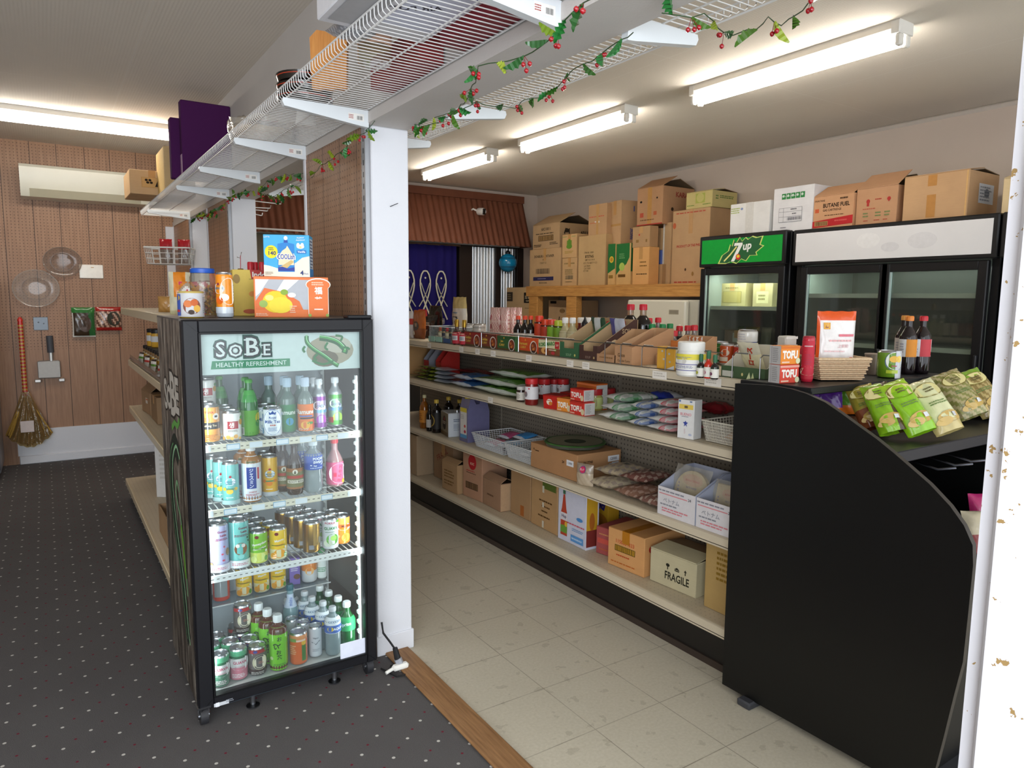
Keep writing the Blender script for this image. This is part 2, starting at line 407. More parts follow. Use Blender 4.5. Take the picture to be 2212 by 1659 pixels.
sbox('trim_3', 1.005, 1.10, YB-.03, YB, 0, 2.16, 'whitepaint')
# dividing row of posts with pegboard bays and the header beam
def post(name, y, z1=2.165, fin='whitepaint'):
    b = MB(); b.rbox(1.092, 1.25, y, y+.16, 0, z1, .004, '#eceef4', fin)
    b.rbox(1.086, 1.256, y-.008, y+.168, 0, .085, .003, '#e2e4ec', fin)
    b.box(1.072, 1.092, y+.012, y+.05, .3, z1, '#aeb0b4', 'tin')
    for k in range(40): b.box(1.0714, 1.072, y+.026, y+.034, .35+k*.045, .37+k*.045, '#3c3d40', 'black')
    return struct(b.build(name))
p1 = post('pillar', 2.67); post('pillar', 5.12); post('pillar', 6.65)
b = MB(); b.tube([(1.168, 2.667, 1.862), (1.185, 2.63, 1.872)], .0016, 6, '#55565a', 'metal'); o = b.build('bent_nail'); tag(o, 'bent nail sticking out of the white post', 'nail')
for k, (y0, y1) in enumerate(((2.83, 3.43), (5.28, 5.86), (6.81, 7.54))):
    b = MB(); b.box(1.09, 1.235, y0, y1, 0, 2.165, '#ffffff', 'wallpaint'); b.box(1.075, 1.09, y0-.11, y1, 0, 2.165, '#ffffff', 'pegboard')
    b.box(1.068, 1.245, y1, y1+.022, 0, 2.165, '#ffffff', 'whitepaint'); struct(b.build('wall_divider'))
b = MB(); b.box(1.08, 1.25, -.6, YB, 2.165, CEIL, '#ffffff', 'beam'); b.box(1.072, 1.08, -.6, YB, 2.165, 2.205, '#ffffff', 'beam'); struct(b.build('ceiling_beam'))
# worn white door post close on the right
b = MB()
b.box(1.082, 1.25, .1, .445, 0, 2.165, '#ffffff', 'chipped')
b.rbox(1.062, 1.09, .33, .423, 0, 2.165, .006, '#ffffff', 'chipped'); b.rbox(1.052, 1.075, .19, .335, 0, 2.165, .008, '#ffffff', 'chipped')
b.box(1.07, 1.09, -.2, .2, 0, 2.165, '#ffffff', 'whitepaint')
struct(b.build('door_1'))
# shop front at the far end: brown corrugated awning, dark doorway, galvanised sheets
b = MB()
n = 280; x0, x1 = 1.27, 5.08
def aw(u, v):
    x = x0+(x1-x0)*u; h = .011*sin(2*pi*(x/.074))
    y = 7.52-(7.52-7.316)*v; z = 2.70-.555*v; return (x, y-h*.94, z-h*.35)
b.grid(n*2, 1, aw, '#ffffff', 'awning')
b.grid(n*2, 1, lambda u, v: tuple(Vector(aw(u, v))+Vector((0, .012, .004))), '#ffffff', 'awning')
b.poly([(x1, 7.52, 2.70), (x1, 7.316, 2.145), (x1, YB, 2.145), (x1, YB, 2.70)], '#ffffff', 'awning')
b.box(x0, x1+.004, 7.49, YB, 2.69, 2.775, '#ffffff', 'awning')
struct(b.build('awning_roof'))
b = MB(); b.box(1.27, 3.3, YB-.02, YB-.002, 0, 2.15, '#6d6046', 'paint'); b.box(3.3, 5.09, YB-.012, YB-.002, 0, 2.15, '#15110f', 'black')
for xa, xb in ((4.16, 4.34), (4.672, 4.752), (4.985, 5.085), (3.3, 3.36)): b.rbox(xa, xb, YB-.09, YB-.012, 0, 2.14, .006, '#241b18', 'black')
struct(b.build('door_2'))
for xa, xb in ((4.34, 4.672), (4.752, 4.985)):
    b = MB(); b.grid(96, 1, lambda u, v: (xa+(xb-xa)*u, YB-.05-.016*sin(2*pi*(xb-xa)*u/.083), .02+2.11*v), '#dfe3e6', 'metal'); struct(b.build('wall_panel'))
b = MB(); b.tube([(1.3, 7.22, 2.165), (2.36, 7.22, 2.165)], .009, 8, '#f0f0f0', 'wire'); o = b.build('curtain_rod'); tag(o, 'thin white rod under the brown awning, seen through the opening', 'rod')
# indigo doorway curtain with brushed fish
root = None
def fishcurtain():
    b = MB(); xa, xb, za, zb = 3.33, 4.10, .75, 2.12
    fn = lambda u, v: (xa+(xb-xa)*u, YB-.13-.008*sin(u*44)-.006*sin(u*17+1), za+(zb-za)*v)
    b.grid(60, 1, fn, '#211c5c', 'cloth')
    W, Hh = xb-xa, zb-za; yy = YB-.148
    fr = lambda u, v, e: (u, yy-e, v)
    def fish(cx, cz):
        w = .0645; h = .40; q = []
        for sgn in (-1, 1):
            c = []
            for i in range(15):
                t = i/14; c.append((cx+sgn*w*sin(pi*min(t*1.0, 1))*(.25+.9*(1-t))*1.25 if t < .98 else cx, cz+h*.5-h*.78*t))
            # body side, crossing to the far tail tip
            c = [(cx+sgn*w*k, cz+z*h) for k, z in ((0, .50), (.35, .49), (.72, .40), (.98, .24), (1.0, .08), (.86, -.06), (.6, -.2), (.3, -.34), (-.1, -.5), (-.5, -.64), (-.9, -.78), (-1.25, -.9))]
            b.deco(fr, 1, 1, [('S', c, .0165, '#cfcbb8')], 'cloth', .001+.001*(sgn > 0))
            b.deco(fr, 1, 1, [('S', [(cx+sgn*w*.85, cz+.16*h), (cx+sgn*w*.3, cz-.08*h), (cx-sgn*w*.35, cz-.3*h), (cx-sgn*w*1.25, cz-.52*h)], .011, '#b9b6a6')], 'cloth', .002)
        b.deco(fr, 1, 1, [('C', cx, cz+.3*h, .011, .011, '#d5d2c2')], 'cloth', .003)
    for cx in (3.475, 3.68, 3.885): fish(cx, 1.62)
    fx, fz = 3.90, 1.24
    b.deco(fr, 1, 1, [('S', [(fx-.022, fz-.03), (fx-.026, fz), (fx-.022, fz+.03), (fx+.022, fz+.03), (fx+.026, fz), (fx+.022, fz-.03), (fx-.022, fz-.03)], .005, '#cfcbb8'), ('S', [(fx-.012, fz-.018), (fx-.012, fz+.02)], .005, '#cfcbb8'), ('S', [(fx, fz-.02), (fx+.002, fz+.018)], .005, '#cfcbb8'), ('S', [(fx+.012, fz-.02), (fx+.013, fz+.02)], .005, '#cfcbb8')], 'cloth', .001)
    b.tube([(3.31, YB-.13, 2.128), (4.15, YB-.13, 2.128)], .012, 8, '#4b3524', 'paint')
    o = b.build('doorway_curtain'); tag(o, 'indigo doorway curtain with three white brushed fish hanging below the awning', 'curtain')
fishcurtain()
p = PY(1097, 568, 7.38)
b = MB(); pr = [(.002, -.112, '#0e7aa8', 'gloss')]
for i in range(1, 16): a = -pi/2+pi*i/16; pr.append((.112*cos(a), .112*sin(a), '#0f7fae' if i % 5 else '#0b5f86', 'gloss'))
b.lathe(pr, 24); o = b.build('glass_float', loc=p); tag(o, 'round blue glass float hanging by the galvanised sheet', 'float')
b = MB(); b.lathe([(.03, .105, '#16181c', 'black'), (.034, .13, '#16181c', 'black'), (.012, .15, '#16181c', 'black')], 12); b.tube([(0, 0, .15), (0, .0, .26), (0, .02, 2.17-p.z)], .005, 6, '#1a1a1a', 'black')
for k in (-1, 0, 1): b.tube([(.03*k, 0, -.105), (.032*k, 0, -.13)], .007, 6, '#16181c', 'black')
b.build('net_cord', o)
# little white security camera on the awning
p = PY(1040, 457, 7.36)
b = MB(); b.lathe([(.02, -.05, '#f4f2ee', 'plastic'), (.034, -.04, '#f4f2ee', 'plastic'), (.034, .03, '#f4f2ee', 'plastic'), (.022, .048, '#f4f2ee', 'plastic')], 18)
o = b.build('security_camera', loc=p); o.scale = (1.25, 1.25, 1.25); o.rotation_euler = (radians(96), 0, radians(2)); tag(o, 'small white security camera fixed to the brown awning', 'camera')
b = MB(); b.rbox(-.017, .017, -.027, .027, .043, .052, .006, '#141416', 'gloss'); b.build('lens', o)
b = MB(); b.tube([(-.01, 0, -.04), (-.05, .02, -.07), (-.06, .0, -.1)], .009, 8, '#f0eeea', 'plastic'); b.build('mount', o)
# ---------------------------------------------------------------- fluorescent fittings
def light(x, y, L, rz, label):
    o = empty('fluorescent_light', (x, y, CEIL), rz)
    tag(o, label, 'light', 'fluorescent lights')
    b = MB(); b.prism([(-.06, 0), (-.06, -.035), (-.035, -.055), (.035, -.055), (.06, -.035), (.06, 0)], lambda u, v, w: (w, u, v), -L/2, L/2, '#efeae0', 'enamel'); b.build('housing', o)
    for s in (-1, 1):
        b = MB(); pts = []
        b.tube([(-L/2+.03, .03*s, -.086), (L/2-.03, .03*s, -.086)], .0165, 14, '#ffffff', 'tube'); b.build('tube', o)
        b = MB(); b.rbox(-.022+s*(L/2-.02), .022+s*(L/2-.02), -.062, .062, -.06, -.001, .004, '#f4f1ea', 'enamel')
        for q in (-1, 1): b.rbox(-.014+s*(L/2-.014), .014+s*(L/2-.014), .03*q-.018, .03*q+.018, -.112, -.058, .006, '#efece4', 'plastic')
        b.build('lamp_holder', o)
light(3.47, 2.573, 1.30, pi/2, 'twin tube fluorescent light nearest the camera above the shop aisle')
light(3.41, 4.39, 1.30, pi/2, 'middle one of the three fluorescent lights above the shop aisle')
light(3.37, 6.12, 1.30, pi/2, 'farthest small fluorescent light near the brown awning')
light(.30, 6.27, 1.30, 0, 'long fluorescent light on the left ceiling above the air conditioner')
# ---------------------------------------------------------------- ventilated wire shelves on both sides of the beam
def wire_shelf(xi, xo, z, y0, y1, lip, label, brk, sgn):
    o = empty('wire_shelf', (0, 0, 0)); tag(o, label, 'wire shelf')
    b = MB(); n = int((y1-y0)/.0254); r = .0017; c = '#e9e8e6'
    for k in range(n):
        y = y0+k*.0254
        b.tube([(xi, y, z), (xo-sgn*.012, y, z), (xo-sgn*.002, y, z+.008), (xo, y, z+.018), (xo, y, z+lip)], r, 4, c)
    for x, zz, rr in ((xi, z, .0028), (xo-sgn*.01, z-.004, .0028), (xo, z+lip, .0028), ((xi+xo)/2, z-.003, .0025)): b.tube([(x, y0, zz), (x, y1, zz)], rr, 6, c)
    b.build('wire_deck', o)
    for k, y in enumerate(brk):
        b = MB(); q = [(xi-sgn*.0, z-.006), (xo+sgn*.004, z-.006), (xo+sgn*.008, z-.018), (xo, z-.034), (xi+(xo-xi)*.1, z-.066), (xi, z-.068)]
        b.prism(q, lambda u, v, w: (u, w, v), y-.012, y+.012, '#e6ebee', 'enamel')
        W = abs(xo-xi)
        if sgn < 0:
            fr = lambda u, v, e: (xi-.05+u, y-.012-e, z-.036+v)
            b.deco(fr, 1, 1, [('R', .0, .0, .062, .026, '#f3f1ec'), ('L', -.017, .0, .024, .016, 3, '#a83b34'), ('B', .014, -.002, .022, .014, '#3a3a3a')])
        b.build('bracket', o)
    return o
BRK = [PX(*q, 1.08).y for q in ((1200, 50), (797, 258), (662, 315), (563, 378), (497, 415), (412, 465))]
SZ = 2.215
wire_shelf(1.074, .757, SZ, .75, 7.2, .036, 'long white wire shelf on the left of the header beam carrying boxes', [BRK[0]-.02]+BRK[1:]+[.82], -1)
wire_shelf(1.256, 1.50, SZ, .75, 5.0, .03, 'long white wire shelf on the aisle side of the header beam, empty', [.85, 1.41, 2.36, 2.99, 3.9, 4.8], 1)
# ---------------------------------------------------------------- holly garlands
def garland(pts, label, seed, dens=1.0):
    q = random.Random(seed); P = [Vector(p) for p in pts]
    o = empty('holly_garland', P[0]); tag(o, label, 'garland', None); base = P[0]
    P = [p-base for p in P]; fine = []
    for a, c in zip(P, P[1:]):
        k = max(2, int((c-a).length/.03))
        for i in range(k): fine.append(a.lerp(c, i/k)+Vector((q.uniform(-.003, .003), q.uniform(-.003, .003), q.uniform(-.004, .004))))
    fine.append(P[-1]); b = MB(); b.tube(fine, .0013, 4, '#2c4a26', 'paint'); b.build('strand', o)
    lf, br = MB(), MB(); i = 0
    outline = [(0, 0), (.10, .10), (.16, .04), (.24, .2), (.34, .1), (.44, .25), (.56, .12), (.68, .22), (.80, .08), (.9, .08), (1, 0)]
    outline = outline+[(a, -c) for a, c in outline[-2:0:-1]]
    d = 0.0; nxt = .03
    for a, c in zip(fine, fine[1:]):
        d += (c-a).length
        if d > nxt:
            nxt = d+q.uniform(.055, .10)/dens; i += 1
            ax = Vector((q.uniform(-1, 1), q.uniform(-1, 1), q.uniform(-1.2, .4))).normalized(); up = Vector((q.uniform(-1, 1), q.uniform(-1, 1), q.uniform(-1, 1))).normalized()
            sd = ax.cross(up).normalized(); nn = sd.cross(ax); L = q.uniform(.042, .06); col = q.choice(['#33611f', '#6f8a24', '#2f7a3a', '#456b1e', '#94a52e', '#2a5a2a'])
            top = [a+ax*(u*L)+sd*(v*L)+nn*(L*.18*sin(u*pi)) for u, v in outline]
            m_ = len(outline)//2
            for j in range(m_): # fold along the midrib
                r_ = (len(outline)-j) % len(outline); r2 = (len(outline)-j-1) % len(outline)
                mid0 = a+ax*(outline[j][0]*L)-nn*.004; mid1 = a+ax*(outline[j+1][0]*L)-nn*.004
                lf.poly([top[j], top[j+1], mid1, mid0], col, 'wrap'); lf.poly([mid0, mid1, top[r2], top[r_]], col, 'wrap')
            if i % 2 == 0:
                for k in range(3):
                    c0 = a+Vector((q.uniform(-.014, .014), q.uniform(-.014, .014), q.uniform(-.03, -.004))); rr = .0055; br.tube([a, c0], .0008, 3, '#7b1620', 'gloss')
                    br.lathe([(.0015, -rr, '#a3131f', 'gloss'), (rr*.8, -rr*.6, '#a3131f', 'gloss'), (rr, 0, '#b01822', 'gloss'), (rr*.8, rr*.6, '#a3131f', 'gloss'), (.0015, rr, '#a3131f', 'gloss')], 7)
                    for v in range(len(br.v)-35, len(br.v)): br.v[v] = tuple(Vector(br.v[v])+c0)
    lf.build('leaves', o); br.build('berries', o)
g1 = [(790, 282), (815, 255), (850, 236), (866, 215), (880, 245), (893, 268), (915, 275), (950, 262), (985, 242), (1008, 214), (1025, 178), (1035, 145), (1075, 135), (1110, 128), (1150, 112), (1185, 92), (1205, 72), (1222, 42), (1260, 12), (1300, -25)]
garland([PX(x, y, 1.262 if i > 6 else 1.15+.016*i) if False else (PY(x, y, 2.60) if i < 6 else PZ(x, y, 2.05)) for i, (x, y) in enumerate(g1)], 'holly garland looping along the aisle side of the beam above the white post', 3, 1.2)
g2 = [(940, 252), (985, 240), (1030, 222), (1070, 232), (1112, 232), (1132, 214), (1165, 213), (1200, 192), (1238, 150), (1280, 132), (1312, 104), (1345, 88), (1368, 70)]
garland([PZ(x, y, 2.12) for x, y in g2], 'holly garland hanging under the right wire shelf in front of the lights', 8, 1.1)
g3 = [(1430, 30), (1470, 38), (1520, 30), (1545, 48), (1570, 76), (1600, 70), (1635, 60), (1660, 38), (1690, 55), (1735, 18), (1765, -20)]
garland([PZ(x, y, 2.12) for x, y in g3], 'holly garland at the top of the picture near the large ceiling light', 5, 1.1)
g4 = [(795, 285), (770, 296), (742, 322), (715, 345), (690, 360), (672, 384)]
g5 = [(655, 375), (610, 378), (580, 388), (556, 415), (590, 425), (625, 405), (650, 400)]
garland([PX(x, y, 1.02) for x, y in g4], 'holly garland strung across the top of the near wood pegboard', 11, 1.3)
garland([PX(x, y, 1.02) for x, y in g5], 'holly garland drooping across the opening beyond the near pegboard', 12, 1.3)
garland([PX(x, y, 1.0) for x, y in ((548, 412), (520, 415), (497, 428), (470, 455), (445, 462), (420, 472))], 'holly garland on the farther posts under the wire shelf', 13, 1.6)
# wire display hooks past the second post
for k, (x0_, y0_, x1_, y1_) in enumerate(((548, 434, 607, 441), (548, 448, 584, 450), (548, 453, 578, 456), (548, 462, 566, 466))):
    a = PX(x0_, y0_, 1.262); dd = PY(x1_, y1_, a.y+.0)
    b = MB(); b.tube([a, a.lerp(dd, .93), dd+Vector((0, 0, .002)), dd+Vector((.004, 0, .02))], .0035, 6, '#ece9e4', 'wire'); o = b.build('display_hook')
    tag(o, ['longest white wire hook on the second post, topmost', 'white wire hook second from the top on the second post', 'white wire hook third from the top on the second post', 'shortest white wire hook at the bottom on the second post'][k], 'hook', 'wire display hooks')
# ---------------------------------------------------------------- light and air
w = bpy.data.worlds.new('daylight'); S.world = w; w.use_nodes = True
w.node_tree.nodes['Background'].inputs[0].default_value = (.90, .95, 1.0, 1); w.node_tree.nodes['Background'].inputs[1].default_value = 1.1
def area(name, loc, rot, sx, sy, e, c):
    l = bpy.data.lights.new(name, 'AREA'); l.shape = 'RECTANGLE'; l.size = sx; l.size_y = sy; l.energy = e; l.color = c
    o = bpy.data.objects.new(name, l); COL.objects.link(o); o.location = loc; o.rotation_euler = rot; return o
area('shop_window_daylight', (-1.2, -1.15, 1.45), (radians(90), 0, 0), 3.6, 2.2, 70, (.86, .93, 1.0))
S.view_settings.view_transform = 'Standard'; S.view_settings.look = 'None'; S.view_settings.exposure = .85; S.view_settings.gamma = 1
cy = S.cycles; cy.max_bounces = 6; cy.diffuse_bounces = 3; cy.glossy_bounces = 2; cy.transmission_bounces = 4; cy.transparent_max_bounces = 14; cy.caustics_reflective = False; cy.caustics_refractive = False; cy.sample_clamp_indirect = 4; cy.use_denoising = True; cy.use_adaptive_sampling = True; cy.adaptive_threshold = .03
# ================================================================= DRINKS COOLER NEAR THE FRONT
CL = (.370, 2.535); CR = radians(.4); CD = .56; CW = .668
DX = Vector((cos(CR), sin(CR), 0)); DY = Vector((-sin(CR), cos(CR), 0))
def cw(x, y, z=0): p = DX*x+DY*y; return Vector((CL[0]+p.x, CL[1]+p.y, z))
def inc(p): d = Vector((p[0]-CL[0], p[1]-CL[1], 0)); return d.dot(DX), d.dot(DY)
SH = (.985, .752, .512, .082)
cooler = empty('drinks_cooler', (CL[0], CL[1], 0), CR)
tag(cooler, 'tall black framed glass door drinks cooler full of cans standing on the carpet', 'cooler')
K = '#17171b'
b = MB(); t = .028; z0, z1 = .07, 1.42; y0 = .048
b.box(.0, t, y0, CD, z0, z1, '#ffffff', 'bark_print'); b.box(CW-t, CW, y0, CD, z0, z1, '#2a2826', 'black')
b.box(t, CW-t, CD-.03, CD, z0, z1, '#cfd8de', 'enamel'); b.box(t, CW-t, y0, CD-.03, z1-.04, z1, '#b9c2c8', 'enamel', dict(top='#4a4642')); b.box(0, CW, y0, CD, z1, z1+.006, '#5a5550', 'black')
b.box(t, CW-t, y0, CD-.03, z0, .08, '#d3d6d2', 'enamel', dict(bottom='#1a1a1a'))
fr = lambda u, v, e: (-e, .30-u, v)
sil = '#b8b2a8'
for tx, yy, sz, zz in (('S', -.115, .12, 1.135), ('o', -.035, .095, 1.13), ('B', .055, .16, 1.15), ('E', .145, .13, 1.155)):
    b.deco(fr, 1, 1, [('T', tx, yy, zz, sz*1.12, '#2c2620', .06), ('T', tx, yy, zz, sz, sil, .03)], 'paper', .0004)
b.deco(fr, 1, 1, [('C', -.035, 1.13, .016, .022, '#2c2620')], 'paper', .0016)
b.deco(fr, 1, 1, [('S', [(.0, 1.02), (.07, 1.05), (.13, 1.045), (.18, 1.075)], .022, '#5d9a45')], 'paper', .001)
def curve2(pts, n=8):
    q = []; P = [pts[0]]+list(pts)+[pts[-1]]
    for i in range(1, len(P)-2):
        for k in range(n):
            t_ = k/n; a, c, d, e = P[i-1], P[i], P[i+1], P[i+2]
            q.append(tuple(.5*((2*c[j])+(-a[j]+d[j])*t_+(2*a[j]-5*c[j]+4*d[j]-e[j])*t_*t_+(-a[j]+3*c[j]-3*d[j]+e[j])*t_**3) for j in (0, 1)))
    q.append(tuple(pts[-1])); return q
liz = curve2([(.12, .93), (.05, .965), (-.04, .90), (-.07, .78), (-.02, .64), (.06, .52), (.11, .42), (.14, .30), (.17, .26)])
b.deco(fr, 1, 1, [('S', liz, .085, '#18241a'), ('S', [(x+.026, y) for x, y in liz], .012, '#8fbf92'), ('S', [(x-.03, y) for x, y in liz[8:]], .007, '#5b8f5e')], 'paper', .0008)
b.deco(fr, 1, 1, [('S', curve2([(.10, .80), (.06, .83), (.03, .79), (.06, .74), (.11, .70), (.16, .58), (.19, .44)]), .014, '#7fb182'), ('S', curve2([(.11, .68), (.14, .60), (.17, .5)]), .03, '#5e8f1f')], 'paper', .0012)
b.build('cabinet', cooler)
# door
b = MB(); fz0, fz1, gx0, gx1, gz0, gz1 = .058, 1.425, .054, .622, .098, 1.378
b.rbox(0, gx0, 0, .044, fz0, fz1, .006, K, 'black'); b.rbox(gx1, CW, 0, .044, fz0, fz1, .006, K, 'black')
b.rbox(gx0-.006, gx1+.006, 0, .044, gz1, fz1, .006, K, 'black'); b.rbox(gx0-.006, gx1+.006, 0, .044, fz0, gz0, .006, K, 'black')
for xa, xb, za, zb in ((gx0, gx1, gz0-.004, gz0+.003), (gx0, gx1, gz1-.003, gz1+.004), (gx0-.003, gx0+.004, gz0, gz1), (gx1-.004, gx1+.003, gz0, gz1)): b.box(xa, xb, -.002, .01, za, zb, '#0c0c0e', 'black')
for cx, cz, dx, dz in ((gx0, gz1, -1, 1), (gx1, gz1, 1, 1), (gx0, gz0, -1, -1), (gx1, gz0, 1, -1)):
    b.tube([(cx, -.0003, cz), (cx+dx*.046, -.0003, cz+dz*.043)], .0008, 4, '#000000', 'black')
b.deco(lambda u, v, e: (u, -e, v), 1, 1, [('R', .075, .066, .05, .013, '#c9ccd0'), ('R', .062, .066, .012, .016, '#e8eaee'), ('L', .105, .071, .03, .012, 2, '#8c9098')], 'paper')
b.rbox(CW-.10, CW-.005, .0, .05, fz1, fz1+.012, .003, K, 'black')
door = b.build('door', cooler)
b = MB(); b.box(gx0-.002, gx1+.002, .014, .02, gz0-.002, gz1+.002, '#f6fafa', 'glass'); b.build('glass_pane', door)
b = MB(); b.rbox(gx1-.105, gx1+.004, .008, .0125, .094, .162, .002, '#e8ecfb', 'paper'); b.build('sticker', door)
# lit header panel with lettering
b = MB(); hz0, hz1 = 1.236, gz1; b.box(gx0, gx1, .026, .034, hz0, hz1, '#d5e3df', 'paper')
fr = lambda u, v, e: ((gx0+gx1)/2+u, .026-e, (hz0+hz1)/2+v)
W, Hh = gx1-gx0, hz1-hz0
for tx, u, v, sz in (('S', -.215, .015, .052), ('O', -.166, .010, .042), ('B', -.109, .022, .062), ('E', -.060, .010, .040)):
    b.deco(fr, 1, 1, [('T', tx, u, v, sz*1.36, '#1f5748', .11)], 'paper', .0005)
for tx, u, v, sz in (('S', -.215, .015, .052), ('O', -.166, .010, .042), ('B', -.109, .022, .062), ('E', -.060, .010, .040)):
    b.deco(fr, 1, 1, [('T', tx, u, v, sz*1.2, '#3d3a42', .085)], 'paper', .0011); b.deco(fr, 1, 1, [('T', tx, u, v, sz, '#eef3f0', .012)], 'paper', .0018)
b.deco(fr, 1, 1, [('P', [(-.166, .017), (-.159, .011), (-.166, .005), (-.173, .011)], '#eef3f0'), ('R', -.132, .046, .012, .005, '#eef3f0'), ('R', -.132, -.004, .012, .005, '#eef3f0'), ('R', -.077, .026, .008, .004, '#eef3f0'), ('R', -.077, -.006, .008, .004, '#eef3f0')], 'paper', .002)
b.deco(fr, 1, 1, [('P', [(-.248, -.052), (.02, -.052), (.02, -.024), (-.243, -.024)], '#1f8a5c'), ('T', 'HEALTHY REFRESHMENT', -.112, -.038, .0155, '#e6f2ec', .01, .24)], 'paper', .0006)
def lizard(pts, w, c1, c2, e):
    q = curve2(pts); b.deco(fr, 1, 1, [('S', q, w, c1), ('S', [(x, y+w*.18) for x, y in q], w*.42, c2), ('S', [(x, y+w*.36) for x, y in q[:-4]], w*.12, '#c5efc4')], 'paper', e)
b.deco(fr, 1, 1, [('C', .17, .0, .09, .055, '#a99f86'), ('C', .15, -.03, .05, .03, '#6f6650'), ('C', .2, .02, .05, .03, '#c8c2ae')], 'paper', .0004)
lizard([(.082, .055), (.085, .03), (.11, .005), (.15, -.022), (.185, -.05), (.20, -.058)], .016, '#1d6b35', '#57b05c', .001)
lizard([(.13, .048), (.165, .042), (.20, .028), (.225, .002), (.222, -.012)], .022, '#1c5e31', '#4fae52', .0018)
for a in ([(.075, .018), (.068, .006), (.074, -.004)], [(.12, -.012), (.108, -.026), (.118, -.034)], [(.16, .03), (.15, .012), (.16, .002)], [(.205, .01), (.235, .008), (.243, .0)], [(.10, -.035), (.14, -.05), (.18, -.04)], [(.19, .055), (.215, .05), (.21, .035)]): b.deco(fr, 1, 1, [('S', curve2(a, 5), .008, '#237a3c')], 'paper', .0024)
b.build('header_panel', cooler)
for k, zs in enumerate(SH[:3]):
    b = MB(); y = .075
    for i in range(27): x = .04+i*(CW-.08)/26; b.tube([(x, y, zs-.004), (x, CD-.035, zs-.004)], .0021, 5, '#d9dcd8', 'wire')
    for yy in (y+.004, .2, .33, CD-.04): b.tube([(.034, yy, zs-.009), (CW-.034, yy, zs-.009)], .0028, 6, '#d9dcd8', 'wire')
    b.build('wire_shelf', cooler)
    b = MB(); b.rbox(.036, CW-.036, y-.012, y-.004, zs-.024, zs+.002, .002, '#e9e2cc' if k < 2 else '#eef0ee', 'plastic')
    fr = lambda u, v, e: (CW/2+u, y-.012-e, zs-.011+v); q = random.Random(k+3)
    for i in range(30): b.deco(fr, 1, 1, [('R', -.28+i*.0195, .0, .009, .0026, '#4b463e')], 'paper')
    for i in range(7):
        if k < 2: x = -.26+i*.085+q.uniform(-.02, .02); b.deco(fr, 1, 1, [('R', x, 0, .045, .021, '#7fb2d6' if i % 2 else '#e6edf3'), ('R', x, 0, .041, .016, '#e9f1f7')], 'paper', .0012)
    b.build('price_rail', cooler)
for s in (0, 1):
    b = MB(); x = CW-.034 if s else .034
    for yy in (.10, CD-.07):
        b.box(x-.003, x+.003, yy-.009, yy+.009, .1, 1.2, '#d8dedb', 'enamel')
        for i in range(26): z = .14+i*.041; b.prism([(0, 0), (.011, .006), (.011, .016), (0, .022)], lambda u, v, w: (x+(-u if s else u), w, z+v), yy-.008, yy+.008, '#dfe5e2', 'enamel')
    b.build('shelf_support', cooler)
b = MB(); b.box(.06, CW-.06, CD-.16, CD-.034, .253, .259, '#dfe6ea', 'clear'); b.tube([(.05, CD-.16, .256), (CW-.05, CD-.16, .256)], .003, 6, '#e2e6e6', 'wire'); b.build('rear_ledge', cooler)
for x, y in ((.018, .02), (CW-.03, .03), (.04, CD-.05), (CW-.05, CD-.05)):
    b = MB(); r = .031
    b.prism([(r*cos(2*pi*i/18), r*sin(2*pi*i/18)) for i in range(18)], lambda u, v, w: (x+w, y+u, .0315+v), -.013, .013, '#26262a', 'rubber')
    b.prism([(.012*cos(2*pi*i/10), .012*sin(2*pi*i/10)) for i in range(10)], lambda u, v, w: (x+w, y+u, .0315+v), -.018, .018, '#9a9da2', 'metal')
    b.box(x-.019, x-.015, y-.01, y+.01, .03, .07, '#b4b6ba', 'metal').box(x+.015, x+.019, y-.01, y+.01, .03, .07, '#b4b6ba', 'metal').box(x-.022, x+.022, y-.022, y+.022, .064, .071, '#8f9196', 'metal')
    b.build('caster', cooler)
for x in (.19, .50):
    b = MB(); b.lathe([(.022, .0, '#b9bcc2', 'metal'), (.024, .006, '#b9bcc2', 'metal'), (.009, .012, '#b9bcc2', 'metal'), (.009, .07, '#b9bcc2', 'metal')], 14, x, .035); b.build('levelling_foot', cooler)
b = MB(); b.tube([(.1, .012, .056), (CW-.1, .012, .056)], .0035, 5, '#8ea2b4', 'metal'); b.build('base_rail', cooler)
for x_ in (.045, CW-.045): area('cooler_fill_light', cw(x_, .058, .66), (radians(90), 0, radians(-18 if x_ < .3 else 18)), .03, 1.1, 1.1, (.90, .96, 1.0))  # unseen fill strips added at the door corners to brighten the cooler inside
# power lead lying by the white post
P0 = Vector((1.075, 2.60, 0))
b = MB(); b.tube([(1.075, 2.585, .19), (1.075, 2.57, .15), (1.095, 2.545, .115), (1.108, 2.53, .09)], .0045, 6, '#141416', 'rubber'); b.tube([(1.06, 2.56, .006), (1.09, 2.47, .006), (1.15, 2.46, .006), (1.19, 2.50, .006), (1.16, 2.55, .007), (1.1, 2.56, .006)], .0045, 6, '#1b1a1a', 'rubber')
cord = b.build('power_cord'); tag(cord, 'black power cord plugged together on the carpet beside the white post', 'cord')
b = MB(); b.tube([(1.108, 2.53, .095), (1.116, 2.522, .05)], [.010, .013], 8, '#17171a', 'rubber'); b.tube([(1.116, 2.522, .05), (1.122, 2.515, .03)], .016, 8, '#9fa2aa', 'plastic'); b.build('plug', cord)
b = MB(); b.rbox(1.085, 1.155, 2.49, 2.52, .012, .036, .008, '#f1efe8', 'plastic'); b.tube([(1.09, 2.505, .024), (1.055, 2.50, .016)], .007, 8, '#f1efe8', 'plastic'); b.build('adapter', cord)
